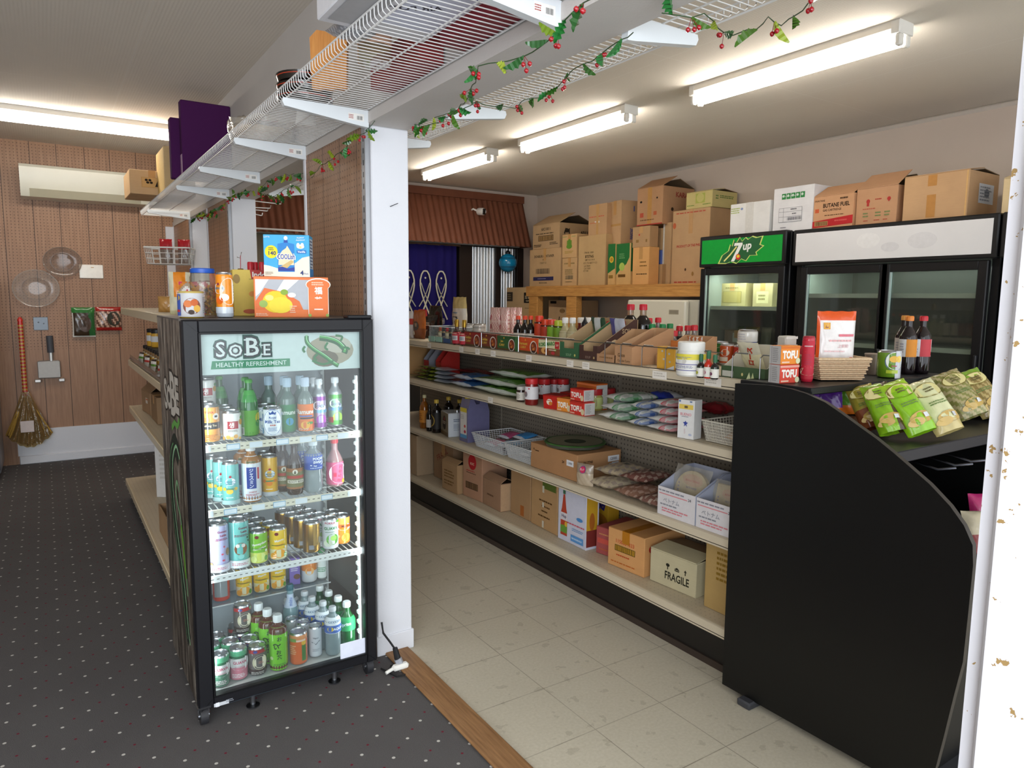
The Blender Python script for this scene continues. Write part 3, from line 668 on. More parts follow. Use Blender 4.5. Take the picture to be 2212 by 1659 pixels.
# ================================================================= SHOP GONDOLA ON THE RIGHT
GX, GB, GY0, GY1 = 2.2, 2.6, 1.755, 5.33
GS = (1.205, .925, .567, .197)      # top of each shelf
gond = empty('shop_gondola', (GX, GY0, 0)); tag(gond, 'long cream steel shop gondola with four shelves along the tiled aisle', 'shelving')
def at_g(o): o.parent = gond; o.location = (-GX, -GY0, 0); return o
SEC = [GY0, 2.888, 4.09, GY1]
for y0_, y1_ in zip(SEC, SEC[1:]):
    b = MB(); b.box(GB, GB+.012, y0_+.006, y1_-.006, .18, 1.19, '#ffffff', 'perforated_back'); at_g(b.build('back_panel'))
for y_ in SEC:
    b = MB(); b.box(GB-.008, GB+.02, y_-.013, y_+.013, 0, 1.2, '#8b8274', 'enamel')
    for k in range(38): b.box(GB-.0086, GB-.008, y_-.003, y_+.003, .2+k*.026, .212+k*.026, '#25211c', 'black')
    at_g(b.build('upright'))
for k, zs in enumerate(GS):
    b = MB(); xe = 3.02 if k == 0 else GB
    b.box(GX+.012, xe, GY0, GY1, zs-.02, zs, '#ffffff', 'shelf_steel')
    b.prism([(0, -.003), (.006, .001), (.02, .0005), (.02, -.028), (.008, -.047), (0, -.043)], lambda u, v, w: (GX+u, w, zs+v), GY0, GY1, '#d2c5ac', 'enamel')
    b.box(GX, GX+.001, GY0, GY1, zs-.036, zs-.033, '#a89c84', 'enamel')
    sh_ = b.build('shelf'); at_g(sh_)
    fr = lambda u, v, e: (GX-e, -u, zs-.022+v)
    tags = {0: [(928, 745), (997, 756), (1032, 761), (1066, 765), (1143, 776), (1232, 792), (1266, 797), (1425, 821), (1540, 836)], 1: [(1060, 868)]}.get(k, [])
    for i, (px, py) in enumerate(tags):
        y_ = PX(px, py, GX).y; wd = .085 if px > 1390 else .055
        b = MB(); b.deco(fr, 1, 1, [('R', -y_, .0, wd, .034, '#efe9df'), ('L', -y_, .002, wd*.8, .02, 2, '#c9c2b6')], 'paper', .002); o = b.build('price_tag'); o.parent = sh_
b = MB(); b.box(GX+.03, 2.62, GY0+.01, GY1, 0, .178, '#1b1816', 'black'); b.box(GX+.022, GX+.032, GY0+.01, GY1, 0, .03, '#3a2f29', 'black'); at_g(b.build('kick_plate'))
# ================================================================= BLACK CURVED DISPLAY STAND
disp = empty('display_stand', (2.12, 1.72, 0)); tag(disp, 'black snack display stand with a tall curved side panel at the gondola end', 'display stand')
def at_d(o): o.parent = disp; o.location = (-2.12, -1.72, 0); return o
_e = [PX(x, y, 2.118) for x, y in ((1660, 832), (1708, 840), (1741, 850), (1782, 869), (1817, 893), (1855, 921), (1893, 948), (1931, 979), (1969, 1012), (2008, 1046), (2052, 1093), (2082, 1135), (2101, 1178), (2102, 1222), (2091, 1330), (2080, 1430), (2060, 1505), (2039, 1590), (2021, 1659))]
prof = [(1.715, .025), (1.72, 1.2), (1.66, 1.204)]+[(p.y, p.z) for p in _e]+[(.965, .03)]
for x in (2.118, 3.065):
    b = MB(); b.prism(prof, lambda u, v, w: (x+w, u, v), 0, .02, '#3a3632', 'black', '#070707'); at_d(b.build('side_panel'))  # rim painted lighter than the faces for the reflection along the edge
b = MB(); b.rbox(2.139, 3.064, 1.42, 1.715, 1.19, 1.214, .003, '#101114', 'black'); at_d(b.build('top_board'))
b = MB(); b.prism([(1.70, 1.035), (1.70, 1.055), (1.13, 1.046), (1.125, 1.03), (1.13, 1.02)], lambda u, v, w: (w, u, v), 2.139, 3.064, '#2a2925', 'black'); b.rbox(2.139, 3.064, 1.122, 1.134, 1.012, 1.05, .003, '#25252a', 'black'); at_d(b.build('shelf'))
b = MB(); b.box(2.139, 3.064, .93, 1.69, .60, .62, '#202022', 'black'); at_d(b.build('shelf'))
b = MB(); b.box(2.139, 3.064, 1.70, 1.712, .03, 1.19, '#131314', 'black'); b.box(2.139, 3.064, 1.0, 1.02, .03, .60, '#101011', 'black'); at_d(b.build('back_panel'))
for k in range(3):
    b = MB(); x = 2.33+k*.11; b.tube([(x, 1.23, 1.0), (x, 1.17, .99), (x+.02, 1.10, .975), (x+.05, 1.06, .985)], .004, 6, '#55565c', 'metal'); at_d(b.build('wire_hook'))
b = MB(); b.rbox(2.16, 2.24, 1.60, 1.67, 0, .03, .005, '#34353a', 'rubber'); b.rbox(2.085, 2.16, 1.56, 1.62, 0, .028, .006, '#3a3b40', 'rubber'); at_d(b.build('foot'))
b = MB(); b.rbox(2.98, 3.05, 1.60, 1.67, 0, .03, .005, '#34353a', 'rubber'); at_d(b.build('foot'))
b = MB(); b.rbox(2.16, 3.05, .96, 1.03, 0, .03, .005, '#34353a', 'rubber'); at_d(b.build('foot'))
# ================================================================= DISPLAY FRIDGES ON THE RIGHT WALL
def fridge(name, label, y0, y1, ztop, sgn_z, doors, sign, shelves):
    X0, X1 = 4.6, 5.34; o = empty(name, (X0, (y0+y1)/2, 0)); tag(o, label, 'fridge')
    def put(mb, nm, par=None):
        q = mb.build(nm); q.parent = par or o
        q.location = (-X0, -(y0+y1)/2, 0) if par is None else (0, 0, 0); return q
    b = MB(); t = .05; B = '#111114'
    b.rbox(X0+.05, X1, y0, y0+t, .05, ztop, .006, B, 'black'); b.rbox(X0+.05, X1, y1-t, y1, .05, ztop, .006, B, 'black')
    b.box(X0+.05, X1, y0+t, y1-t, ztop-.06, ztop, B, 'black'); b.box(X0+.05, X1, y0+t, y1-t, .05, .2, B, 'black'); b.box(X1-.05, X1, y0+t, y1-t, .2, ztop-.06, '#6d7269', 'enamel')
    b.box(X0+.06, X1-.05, y0+t, y0+t+.006, .2, ztop-.26, '#a9b2ac', 'enamel'); b.box(X0+.06, X1-.05, y1-t-.006, y1-t, .2, ztop-.26, '#8f9890', 'enamel')
    b.box(X0+.08, X1-.05, y0+t, y1-t, ztop-.27, ztop-.25, '#777d74', 'enamel')
    b.box(X0+.10, X1-.05, y0+.05, y1-.05, 0, .05, '#0d0d0e', 'black'); put(b, 'cabinet')
    b = MB(); b.rbox(X0-.012, X0+.05, y0, y1, sgn_z[0]-.025, ztop, .008, B, 'black'); put(b, 'header')
    b = MB(); xs = X0-.014; b.box(xs, xs+.004, y0+.03, y1-.03, sgn_z[0], sgn_z[1], sign[0], sign[1])
    if sign[2]: b.deco(lambda u, v, e: (xs-e, (y0+y1)/2-u, (sgn_z[0]+sgn_z[1])/2+v), 1, 1, sign[2], 'paper')
    put(b, 'sign_panel')
    for ya, yb in doors:
        b = MB(); f = .055; za, zb = .10, sgn_z[0]-.035
        b.rbox(X0, X0+.04, ya, ya+f, za, zb, .005, B, 'black'); b.rbox(X0, X0+.04, yb-f, yb, za, zb, .005, B, 'black'); b.rbox(X0, X0+.04, ya+f-.004, yb-f+.004, zb-f, zb, .005, B, 'black'); b.rbox(X0, X0+.04, ya+f-.004, yb-f+.004, za, za+f+.03, .005, B, 'black')
        b.box(X0+.002, X0+.012, yb-f-.012, yb-f, za+f, zb-f, '#9fb4b4', 'enamel'); d = put(b, 'door')
        b = MB(); b.box(X0+.016, X0+.021, ya+f-.002, yb-f+.002, za+f, zb-f+.002, '#dfe4e0', 'glass'); put(b, 'glass_pane', d)
        b = MB(); b.rbox(X0-.025, X0, ya+.012, ya+.03, .9, 1.2, .005, '#1e1e22', 'black'); put(b, 'handle', d)
    for zs in shelves:
        b = MB(); b.box(X0+.09, X1-.06, y0+.06, y1-.06, zs-.012, zs-.006, '#b5bab2', 'wire'); b.box(X0+.085, X0+.09, y0+.06, y1-.06, zs-.026, zs+.004, '#d6dad2', 'enamel'); put(b, 'shelf')
    return o
g7 = '#129e3c'
splash = [(-.20, -.085)]+[(-.17, -.03), (-.115, .0), (-.10, .045), (-.085, .03), (-.07, .075), (-.05, .05), (-.02, .09), (0, .06), (.03, .085), (.05, .07), (.085, .09), (.12, .078), (.17, .085), (.15, .03), (.18, .02), (.12, -.02), (.13, -.04), (.07, -.04), (.04, -.075), (.0, -.06), (-.04, -.09), (-.09, -.075), (-.13, -.088)]
sc = lambda k, P, dx=0, dy=0: [(x*k+dx, y*k+dy) for x, y in P]
f7 = fridge('glass_door_fridge', 'black single door display fridge with a green illuminated soda sign', 3.325, 4.155, 2.03, (1.805, 1.998), [(3.335, 4.145)],
  (g7, 'gloss', [('P', sc(1.16, splash, .02), '#cfe07a'), ('P', sc(1.08, splash, .02), '#0b5a2a'),
   ('S', [(-.15, -.08), (-.09, -.03), (-.03, .03)], .012, '#e8e28a'),
   ('P', [(-.055, .062), (.03, .062), (.03, .043), (-.045, -.088), (-.088, -.088), (-.018, .035), (-.06, .035)], '#0b5a2a'), ('P', [(-.05, .058), (.026, .058), (.026, .042), (-.048, -.084), (-.08, -.084), (-.012, .036), (-.056, .036)], '#f6f8f4'),
   ('C', -.012, -.05, .023, .023, '#d2202a'), ('C', -.012, -.046, .015, .012, '#f2d22e'),
   ('T', 'up', .073, .012, .072, '#0b5a2a', .06, None, .12, .2), ('T', 'up', .073, .014, .062, '#f6f8f4', .03, None, .12, .2)]), (1.46, 1.065, .6))
fb = fridge('sliding_door_fridge', 'wide black two door sliding display fridge with a blank white sign', 1.925, 3.27, 2.02, (1.79, 1.992), [(2.56, 3.2), (1.97, 2.60)], ('#e3e3e6', 'enamel', [('C', .25, .0, .09, .05, '#dadade'), ('C', -.1, .02, .08, .05, '#e8e8ea'), ('C', .05, -.03, .06, .03, '#d8d8dc')]), (1.56, 1.22, .9, .6))
# cream upright freezer between the shelving and the fridges
y1_, y0_ = 5.03, 4.20
fz = empty('upright_freezer', (4.6, 4.6, 0)); tag(fz, 'cream white upright freezer behind the tall soy sauce bottles', 'freezer')
b = MB(); b.rbox(4.66, 5.33, y0_, y1_, .03, 1.512, .01, '#c9c6b8', 'enamel'); o = b.build('cabinet'); o.parent = fz; o.location = (-4.6, -4.6, 0)
b = MB(); b.rbox(4.6, 4.655, y0_+.1, y1_, .06, 1.508, .012, '#ded9c8', 'enamel'); b.deco(lambda u, v, e: (4.6-e, 4.6-u, v), 1, 1, [('R', .17, 1.405, .115, .04, '#a39a86'), ('R', .17, 1.405, .1, .028, '#8f8877')], 'paper'); o = b.build('door'); o.parent = fz; o.location = (-4.6, -4.6, 0)
b = MB(); b.rbox(4.575, 4.6, y0_+.13, y0_+.155, .9, 1.3, .006, '#d5d0c0', 'enamel'); o = b.build('handle'); o.parent = fz; o.location = (-4.6, -4.6, 0)
# timber rack along the wall
WX, WZ = 4.72, 1.655
rack = empty('timber_rack', (WX, 5.4, 0)); tag(rack, 'rough pine shelf rack along the wall loaded with cardboard boxes', 'rack')
def at_r(o): o.parent = rack; o.location = (-WX, -5.4, 0); return o
b = MB(); b.rbox(WX, WX+.04, 4.17, 6.90, WZ-.115, WZ-.018, .004, '#c98f4c', 'pine'); at_r(b.build('front_beam'))
b = MB(); b.box(WX, 5.34, 4.17, 6.90, WZ-.018, WZ, '#c08a4a', 'pine'); at_r(b.build('deck_board'))
for y_ in (6.76, 6.05):
    b = MB(); b.rbox(WX+.005, WX+.09, y_-.085, y_+.085, 0, WZ-.115, .005, '#b98446', 'pine'); at_r(b.build('post'))
b = MB(); b.rbox(5.25, 5.335, 6.67, 6.85, 0, WZ-.018, .005, '#9a6b38', 'pine'); at_r(b.build('post'))
# ================================================================= LEFT AISLE SHELVING BEHIND THE COOLER
LX, LY0, LY1 = .44, 3.14, 5.85
LS = (1.415, 1.04, .70, .16)
lg = empty('side_shelving', (LX, LY0, 0)); tag(lg, 'cream shop shelving against the dividing posts behind the drinks cooler', 'shelving')
def at_l(o): o.parent = lg; o.location = (-LX, -LY0, 0); return o
b = MB(); b.box(1.05, 1.066, LY0, LY1, 0, 1.43, '#ffffff', 'perforated_back'); at_l(b.build('back_panel'))
for k, zs in enumerate(LS):
    b = MB(); x0_ = (.47, .50, .49, .44)[k]
    b.box(x0_, 1.05, LY0, LY1, zs-.02, zs, '#ffffff', 'shelf_steel'); b.rbox(x0_-.012, x0_+.004, LY0, LY1, zs-.045, zs+.001, .003, '#d9c9a8', 'enamel'); at_l(b.build('shelf'))
b = MB(); b.box(.50, 1.05, LY0, LY1, 0, .14, '#1e1b18', 'black'); at_l(b.build('kick_plate'))
b = MB(); b.tube([(.497, 3.3, 1.052), (.497, 5.8, 1.052)], .006, 6, '#77787a', 'metal'); b.grid(1, 30, lambda u, v: (.497, 3.3+2.5*v, 1.046+.035*u), '#8e8f92', 'clear'); at_l(b.build('shelf_fence'))
# ================================================================= THINGS ON THE BACK WALL, LEFT
ac = empty('air_conditioner', (.4, YB, 2.33)); tag(ac, 'long white air conditioner on the wood panelled back wall', 'air conditioner')
def at_a(o): o.parent = ac; o.location = (-.4, -YB, -2.33); return o
b = MB(); b.prism([(0, 2.60), (-.19, 2.60), (-.215, 2.575), (-.215, 2.40), (-.17, 2.335), (0, 2.325)], lambda u, v, w: (w, YB+u, v), -.115, .93, '#ecead9', 'enamel'); at_a(b.build('housing'))
b = MB(); b.prism([(-.218, 2.398), (-.212, 2.40), (-.168, 2.338), (-.178, 2.334)], lambda u, v, w: (w, YB+u, v), -.05, .79, '#c3bda4', 'enamel'); at_a(b.build('louver'))
def wallpx(x, y, d=.0): return PY(x, y, YB-d)
for k, (x, y, rx, ry, col, lb) in enumerate(((78, 623, 51, 40, '#f4f2ee', 'bright clear glass plate on the back wall above the broom'), (135, 566, 42, 32, '#d9cfc6', 'faint clear glass plate on the back wall, higher than the other plate'))):
    c = wallpx(x, y, .03); sx = (PY(x+rx, y, YB).x-PY(x-rx, y, YB).x)/2; sz = (PY(x, y-ry, YB).z-PY(x, y+ry, YB).z)/2
    b = MB(); prf = [(.30, .012), (.55, .010), (.60, .004), (.66, .004), (.95, -.008), (1, -.012), (1, -.006), (.95, -.002)]
    b.lathe([(r, z, col, 'plateglass') for r, z in prf], 36, cap0=True, cap1=False)
    for rr in (1.0, .6): b.tube([(rr*cos(2*pi*i/36), rr*sin(2*pi*i/36), -.01 if rr == 1 else .004) for i in range(36)], .022, 5, '#ffffff', 'plateglass', True)
    b.v = [(v[0]*sx, (v[2] if abs(v[2]) < .02 else v[2]*.2), v[1]*sz) for v in b.v]
    o = b.build('glass_plate', loc=c); tag(o, lb, 'plate', 'glass plates')
def panel(name, x0_, y0_, x1_, y1_, col, fin, label, cat, th=.01, prims=()):
    a = wallpx(x0_, y0_); c = wallpx(x1_, y1_); w_, h_ = c.x-a.x, a.z-c.z
    b = MB(); b.rbox(-w_/2, w_/2, -th, 0, -h_/2, h_/2, min(.012, th*.4), col, fin); b.deco(lambda u, v, e: (u, -th-e, v), w_, h_, list(prims), 'paper')
    o = b.build(name, loc=((a.x+c.x)/2, YB, (a.z+c.z)/2)); tag(o, label, cat); return o
panel('display_board', 170, 571, 224, 602, '#fff9ec', 'gloss', 'small shiny white board glaring on the back wall', 'board', .012, [('R', .05, .3, .12, .05, '#c9a470')])
panel('wall_plate', 71, 685, 105, 713, '#6c7278', 'tin', 'square metal cover plate on the wood wall left of the candy bags', 'cover plate', .006, [('C', -.15, .1, .05, .05, '#5b6268'), ('C', .2, 0, .05, .05, '#5b6268')])
o = panel('sandwich_press', 80, 779, 132, 815, '#b9b8b6', 'tin', 'silver stovetop sandwich press with a dark handle hung on the wood wall', 'press', .05, [('R', 0, 0, .94, .9, '#c6c5c2')])
a = wallpx(106, 779); hb = MB(); hz = wallpx(106, 737).z-a.z
hb.tube([(.02, -.03, .075), (.02, -.03, .16)], .017, 8, '#b5b4b0', 'tin'); hb.tube([(.02, -.03, .15), (.018, -.03, .30)], .026, 10, '#4a4c52', 'rubber'); hb.build('handle', o)
for s in (-1, 1):
    hb = MB(); hb.rbox(-.025+s*.09, .025+s*.09, -.045, -.01, -.115, -.085, .006, '#cfcdc8', 'tin'); hb.build('latch', o)
# broom wrapped in plastic with a striped handle
p0, p1 = wallpx(43, 690, .06), wallpx(55, 858, .06)
br = empty('straw_broom', p1); tag(br, 'wide straw broom in plastic with a red and yellow striped handle hung on the wall', 'broom')
b = MB(); d = p0-p1; n = 44
for i in range(n):
    c = '#b8231c' if i % 2 else '#caa23a'
    if i > n-4: c = '#d62a1c'
    b.tube([d*(i/n), d*((i+1)/n)], .021 if i % 2 else .018, 8, c, 'plastic')
b.tube([d, d*1.03], [.02, .008], 8, '#d62a1c', 'plastic'); b.build('handle', br)
q = random.Random(4); b = MB()
top = Vector((0, 0, .02)); wl = wallpx(12, 925, .06)-p1; wr = wallpx(112, 920, .06)-p1; bl = wallpx(22, 958, .06)-p1
for i in range(90):
    t_ = i/89; e = wl.lerp(wr, t_)+Vector((0, q.uniform(-.03, .03), -.10*sin(pi*t_)-.05+q.uniform(-.02, .02)))
    b.tube([top+Vector((q.uniform(-.015, .015), 0, 0)), top.lerp(e, .5)+Vector((0, q.uniform(-.03, 0), .01)), e], .007, 4, q.choice(['#9a7428', '#ad8632', '#80601a', '#bd9640']), 'straw')
b.build('bristles', br)
b = MB()
def bagf(u, v):
    e = wl.lerp(wr, u)+Vector((0, 0, -.10*sin(pi*u)-.07)); s = top+Vector(((u-.5)*.05, 0, .03)); p = s.lerp(e, v)
    return p+Vector((0, -.05*sin(pi*u)*min(1, v*2)-.02+.012*sin(u*31+v*7)*v, .006*sin(u*40)))
b.grid(36, 18, bagf, '#c9b07a', 'film'); b.build('plastic_bag', br)
b = MB(); b.rbox(-.05, .05, -.085, -.078, -.30, -.20, .002, '#d9c9c4', 'paper'); b.build('tag', br)
# grey freezer at the extreme left
b = MB(); b.rbox(-1.05, -.37, 6.95, 7.55, .06, 1.63, .01, '#85888f', 'enamel'); mach = b.build('steel_cabinet'); tag(mach, 'grey steel cabinet cut off at the extreme left in the far corner', 'cabinet')
b = MB(); b.rbox(-1.04, -.372, 6.90, 6.948, .1, 1.6, .008, '#74777e', 'enamel'); b.rbox(-.45, -.42, 6.86, 6.9, .8, 1.2, .006, '#2a2b30', 'black'); b.build('door', mach)
b = MB(); b.box(-1.0, -.4, 6.98, 7.5, 0, .06, '#1b1b1d', 'black'); b.build('base', mach)
# ================================================================= PACKAGING BUILDERS
RAD = {}
ORD = ['front', 'second', 'third', 'fourth', 'fifth', 'sixth']
SIL = '#c9cbce'
def can(name, label, cat, r, h, col, bands=(), prims=(), loc=(0, 0, 0), rz=0.0, group=None, fin='gloss', top=SIL, text_v=0):
    "drink can: printed body with tapered ends, plus a metal lid with ring and tab"
    b = MB(); bs = [(0, col)]+list(bands)
    cut = sorted(set([.009, h-.014]+[z*h for z, c in bs if .009 < z*h < h-.014]))
    prof = [(r*.78, 0, SIL, 'metal'), (r*.93, .003, col, fin)]
    def at(z):
        c = bs[0][1]
        for a, k in bs:
            if z >= a*h-1e-6: c = k
        return c
    for z in cut: prof.append((r, z, at(z), fin))
    prof[1] = (r*.93, .003, at(0), fin); prof += [(r*.965, h-.008, SIL, 'metal'), (r*.86, h-.002, SIL, 'metal')]
    b.lathe(prof, 22, cap1=False)
    b.deco(fr_cyl(r, h/2), 2*r, h, list(prims), fin, .0005, True)
    o = b.build(name, loc=loc, rz=rz); RAD[o.data.name] = r; tag(o, label, cat, group)
    b = MB(); b.lathe([(r*.86, h-.003, top, 'metal'), (r*.875, h, top, 'metal'), (r*.83, h, top, 'metal'), (r*.80, h-.004, top, 'metal')], 22, cap0=False)
    b.rbox(-.006, .006, -.014, .006, h-.0035, h-.002, .0006, '#dfe0e2', 'metal'); b.build('lid', o)
    return o
def bottle(name, label, cat, r, h, col, fin, capc, caph=.018, capr=.014, neck=.012, sh=.62, lab=None, prims=(), loc=(0, 0, 0), rz=0.0, group=None, fill=None, waist=0, foot=.94, lfin='paper', capfin='plastic', hi=None):
    "bottle: body, cap, wrap-round label; sh is the shoulder start as a share of the height"
    b = MB(); zc = h-caph; zs = h*sh; zn = zs+(zc-zs)*.62
    P = [(r*foot*.9, 0), (r*foot, .004), (r, .014), (r, zs*.48), (r*(1-waist), zs*.56), (r, zs*.66), (r, zs), (r*.93, zs+(zn-zs)*.25), (r*.66, zs+(zn-zs)*.66), (neck*1.06, zn), (neck, zn+.004), (neck, zc)]
    prof = []
    for q, z in P:
        c, f = col, fin
        if fill and z >= fill[0]*h: c, f = fill[1], fill[2]
        prof.append((q, z, c, f))
    b.lathe(prof, 20)
    o = b.build(name, loc=loc, rz=rz); RAD[o.data.name] = r; tag(o, label, cat, group)
    b = MB(); b.lathe([(capr, zc-.002, capc, capfin), (capr*1.02, zc+.003, capc, capfin), (capr*.98, h-.003, capc, capfin), (capr*.86, h, capc, capfin)], 16)
    for i in range(12): a = 2*pi*i/12; b.box(capr*.99*cos(a)-.0006, capr*.99*cos(a)+.0006, capr*.99*sin(a)-.0006, capr*.99*sin(a)+.0006, zc, h-.004, capc, capfin)
    b.build('cap', o)
    if lab:
        b = MB(); za, zb = lab[0]*h, lab[1]*h; zz = [za+(zb-za)*i/6 for i in range(7)]
        def rr(z):
            for (q0, w0), (q1, w1) in zip(P, P[1:]):
                if w0 <= z <= w1: return q0+(q1-q0)*(z-w0)/max(1e-6, w1-w0)
            return r
        b.lathe([(rr(z)+.0008, z, lab[2], lfin) for z in zz], 22, cap0=False, cap1=False)
        b.deco(fr_cyl(max(rr(z) for z in zz)+.0008, (za+zb)/2), 2*r, zb-za, list(prims), lfin, .0005, True); b.build('label', o)
    return o
def jar(name, label, cat, r, h, col, fin, lidc, lidh=.02, lab=None, prims=(), loc=(0, 0, 0), rz=0.0, group=None, lidr=None, seg=22):
    b = MB(); zt = h-lidh; lr = lidr or r*.93
    b.lathe([(r*.9, 0, col, fin), (r, .006, col, fin), (r, zt-.016, col, fin), (lr*.95, zt-.002, col, fin), (lr*.95, zt, col, fin)], seg)
    o = b.build(name, loc=loc, rz=rz); RAD[o.data.name] = r; tag(o, label, cat, group)
    b = MB(); b.lathe([(lr, zt, lidc, 'plastic'), (lr*1.02, zt+.003, lidc, 'plastic'), (lr*1.02, h-.003, lidc, 'plastic'), (lr*.95, h, lidc, 'plastic')], seg); b.build('lid', o)
    if lab:
        b = MB(); za, zb = lab[0]*h, lab[1]*h; b.lathe([(r+.0008, za, lab[2], 'paper'), (r+.0008, zb, lab[2], 'paper')], seg, cap0=False, cap1=False)
        b.deco(fr_cyl(r+.0008, (za+zb)/2), 2*r, zb-za, list(prims), 'paper', .0005, True); b.build('label', o)
    return o
def box(name, label, cat, w, d, h, col, loc=(0, 0, 0), rz=0.0, front=(), right=(), left=(), top=(), group=None, fin='paper', cols=None, ch=.0015):
    b = MB(); b.rbox(-w/2, w/2, -d/2, d/2, 0, h, ch, col, fin, cols)
    for fr, W, H_, p in ((fr_front(w, d, h), w, h, front), (fr_right(w, d, h), d, h, right), (fr_left(w, d, h), d, h, left), (fr_top(w, d, h), w, d, top)):
        if p: b.deco(fr, W, H_, list(p), fin if fin != 'carton' else 'card')
    o = b.build(name, loc=loc, rz=rz); tag(o, label, cat, group); return o
def carton(label, w, d, h, loc=(0, 0, 0), rz=0.0, col='#c29a66', front=(), right=(), left=(), top=(), flaps=0, tape=True, group=None, tapec='#b98b52', name='cardboard_box', dark='#8c6c44', tapefront=False):
    "cardboard carton: body, packing tape, and top flaps when they stand open"
    o = box(name, label, 'box', w, d, h, col, loc, rz, front, right, left, top, group, 'carton', None, .003)
    if flaps:
        for s in (-1, 1):
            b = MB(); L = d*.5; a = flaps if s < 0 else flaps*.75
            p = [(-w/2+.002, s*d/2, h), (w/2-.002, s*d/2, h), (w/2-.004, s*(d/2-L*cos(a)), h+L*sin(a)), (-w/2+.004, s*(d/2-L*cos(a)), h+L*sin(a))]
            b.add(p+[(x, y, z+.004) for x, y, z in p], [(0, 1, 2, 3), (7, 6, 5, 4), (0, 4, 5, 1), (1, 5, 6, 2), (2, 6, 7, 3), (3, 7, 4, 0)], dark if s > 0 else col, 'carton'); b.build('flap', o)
        b = MB(); b.box(-w/2+.006, w/2-.006, -d/2+.006, d/2-.006, h-.001, h+.0012, '#2c2117', 'card'); b.build('inside', o)  # dark sheet on the solid top paints the shade of the hollow
    elif tape:
        b = MB(); t = min(.024, w*.12)
        b.box(-t, t, -d/2-.0008, d/2+.0008, h, h+.0008, tapec, 'film' if 0 else 'plastic')
        b.box(-t, t, -d/2-.0009, -d/2, h*.68 if not tapefront else 0.003, h+.0006, tapec, 'plastic')
        b.build('tape', o)
    return o
def settle(o, z):
    "lower or lift a thing until its lowest point rests on level z"
    R = o.rotation_euler.to_matrix(); o.location.z = z-min((R @ v.co).z for v in o.data.vertices)
def pillow(name, label, cat, w, h, t, colf, loc=(0, 0, 0), rot=(0, 0, 0), fin='wrap', seed=1, group=None, prims=(), stand=False, nu=18, nv=22, pw=2.2, mark=None):
    "soft bag: two bulging sheets meeting in crimped seams; w across, h up, t thick; colf(u, v) paints it"
    q = random.Random(seed); ph = [q.uniform(0, 6) for _ in range(6)]; b = MB()
    def prof(u, v):
        a = max(0, 1-abs(2*u-1)**pw); vv = (v*.93+.07) if stand else v; c = max(0, 1-abs(2*vv-1)**(pw+.6)); return (a*c)**.6
    def sheet(s):
        def f(u, v):
            z = prof(u, v); wr = .06*t*(sin(u*13+ph[0])*sin(v*9+ph[1])+.7*sin(u*23+v*17+ph[2]))*min(1, z*3)
            x = (u-.5)*w*(1-.05*sin(pi*v)*(1 if not stand else .3)); y = -s*(z*t/2+wr*.5); zz = v*h+.004*h*sin(u*19+ph[3])*(v > .9)
            return (x, y, zz)
        return f
    b.grid(nu, nv, sheet(1), '#fff', fin, colf); n0 = len(b.f); b.grid(nu, nv, sheet(-1), '#fff', fin, colf)
    for i in range(n0, len(b.f)): b.f[i] = b.f[i][::-1]
    if prims:
        f1 = sheet(1)
        def fr(u, v, e):
            U, V = min(.97, max(.03, u/w+.5)), min(.97, max(.03, v/h+.5)); p = f1(U, V); return (p[0], p[1]-e-.0015, p[2])
        b.deco(fr, w, h, list(prims), fin, .001, True)
    o = b.build(name, loc=loc); o.rotation_euler = rot; tag(o, label, cat, group)
    if rot[0]: settle(o, loc[2])
    return o
def rowdup(first, n, step, labels, group):
    first['group'] = group; out = [first]
    for k in range(1, n): out.append(dup(first, Vector(first.location)+step*k+Vector((rnd.uniform(-.003, .003), 0, 0)), None, labels[k], group))
    return out
def basket(name, label, x0, x1, y0, y1, z, h, col, nx, ny, nz, loc=(0, 0, 0), rz=0.0, taper=.82, fin='plastic', r=.0016):
    "open lattice basket"
    b = MB(); w, d = x1-x0, y1-y0
    def rim(t): k = taper+(1-taper)*t; return [(-w/2*k, -d/2*k), (w/2*k, -d/2*k), (w/2*k, d/2*k), (-w/2*k, d/2*k)]
    for j in range(nz+1):
        t = j/nz; P = [(x, y, t*h) for x, y in rim(t)]
        b.tube([(*p,) for p in P], r if j < nz else r*2.4, 5, col, fin, True)
    for s in range(4):
        n = nx if s % 2 == 0 else ny
        for i in range(n+1):
            f = i/n; A, B = [rim(t) for t in (0, 1)]
            p = Vector((*A[s], 0)).lerp(Vector((*A[(s+1) % 4], 0)), f); q = Vector((*B[s], h)).lerp(Vector((*B[(s+1) % 4], h)), f); b.tube([p, q], r, 4, col, fin)
    A = rim(0); b.box(A[0][0], A[2][0], A[0][1], A[2][1], 0, .002, col, fin)
    o = b.build(name, loc=loc, rz=rz); tag(o, label, 'basket'); return o
# ================================================================= DRINKS INSIDE THE COOLER
RZ = -.22
def inside(p, r, z):
    "keep a drink between the cooler walls"
    x, y = inc(p); x = min(max(x, .042+r), CW-.042-r); y = min(max(y, .072+r), CD-.04-r); return cw(x, y, z)
def fl(px, py, k, r): return inside(stand(px, py, SH[k]+.001, r), r, SH[k]+.001)
def rowc(first, n, r, what, gap=.004, dx=0.0):
    for k in range(1, n):
        p = Vector(first.location)+(DY+DX*dx)*((2*r+gap)*k); x, y = inc(p)
        if y > CD-.035-r: break
        dup(first, p, None, f'{what}, {ORD[k]} back in its row', what.split(',')[0]+' row')
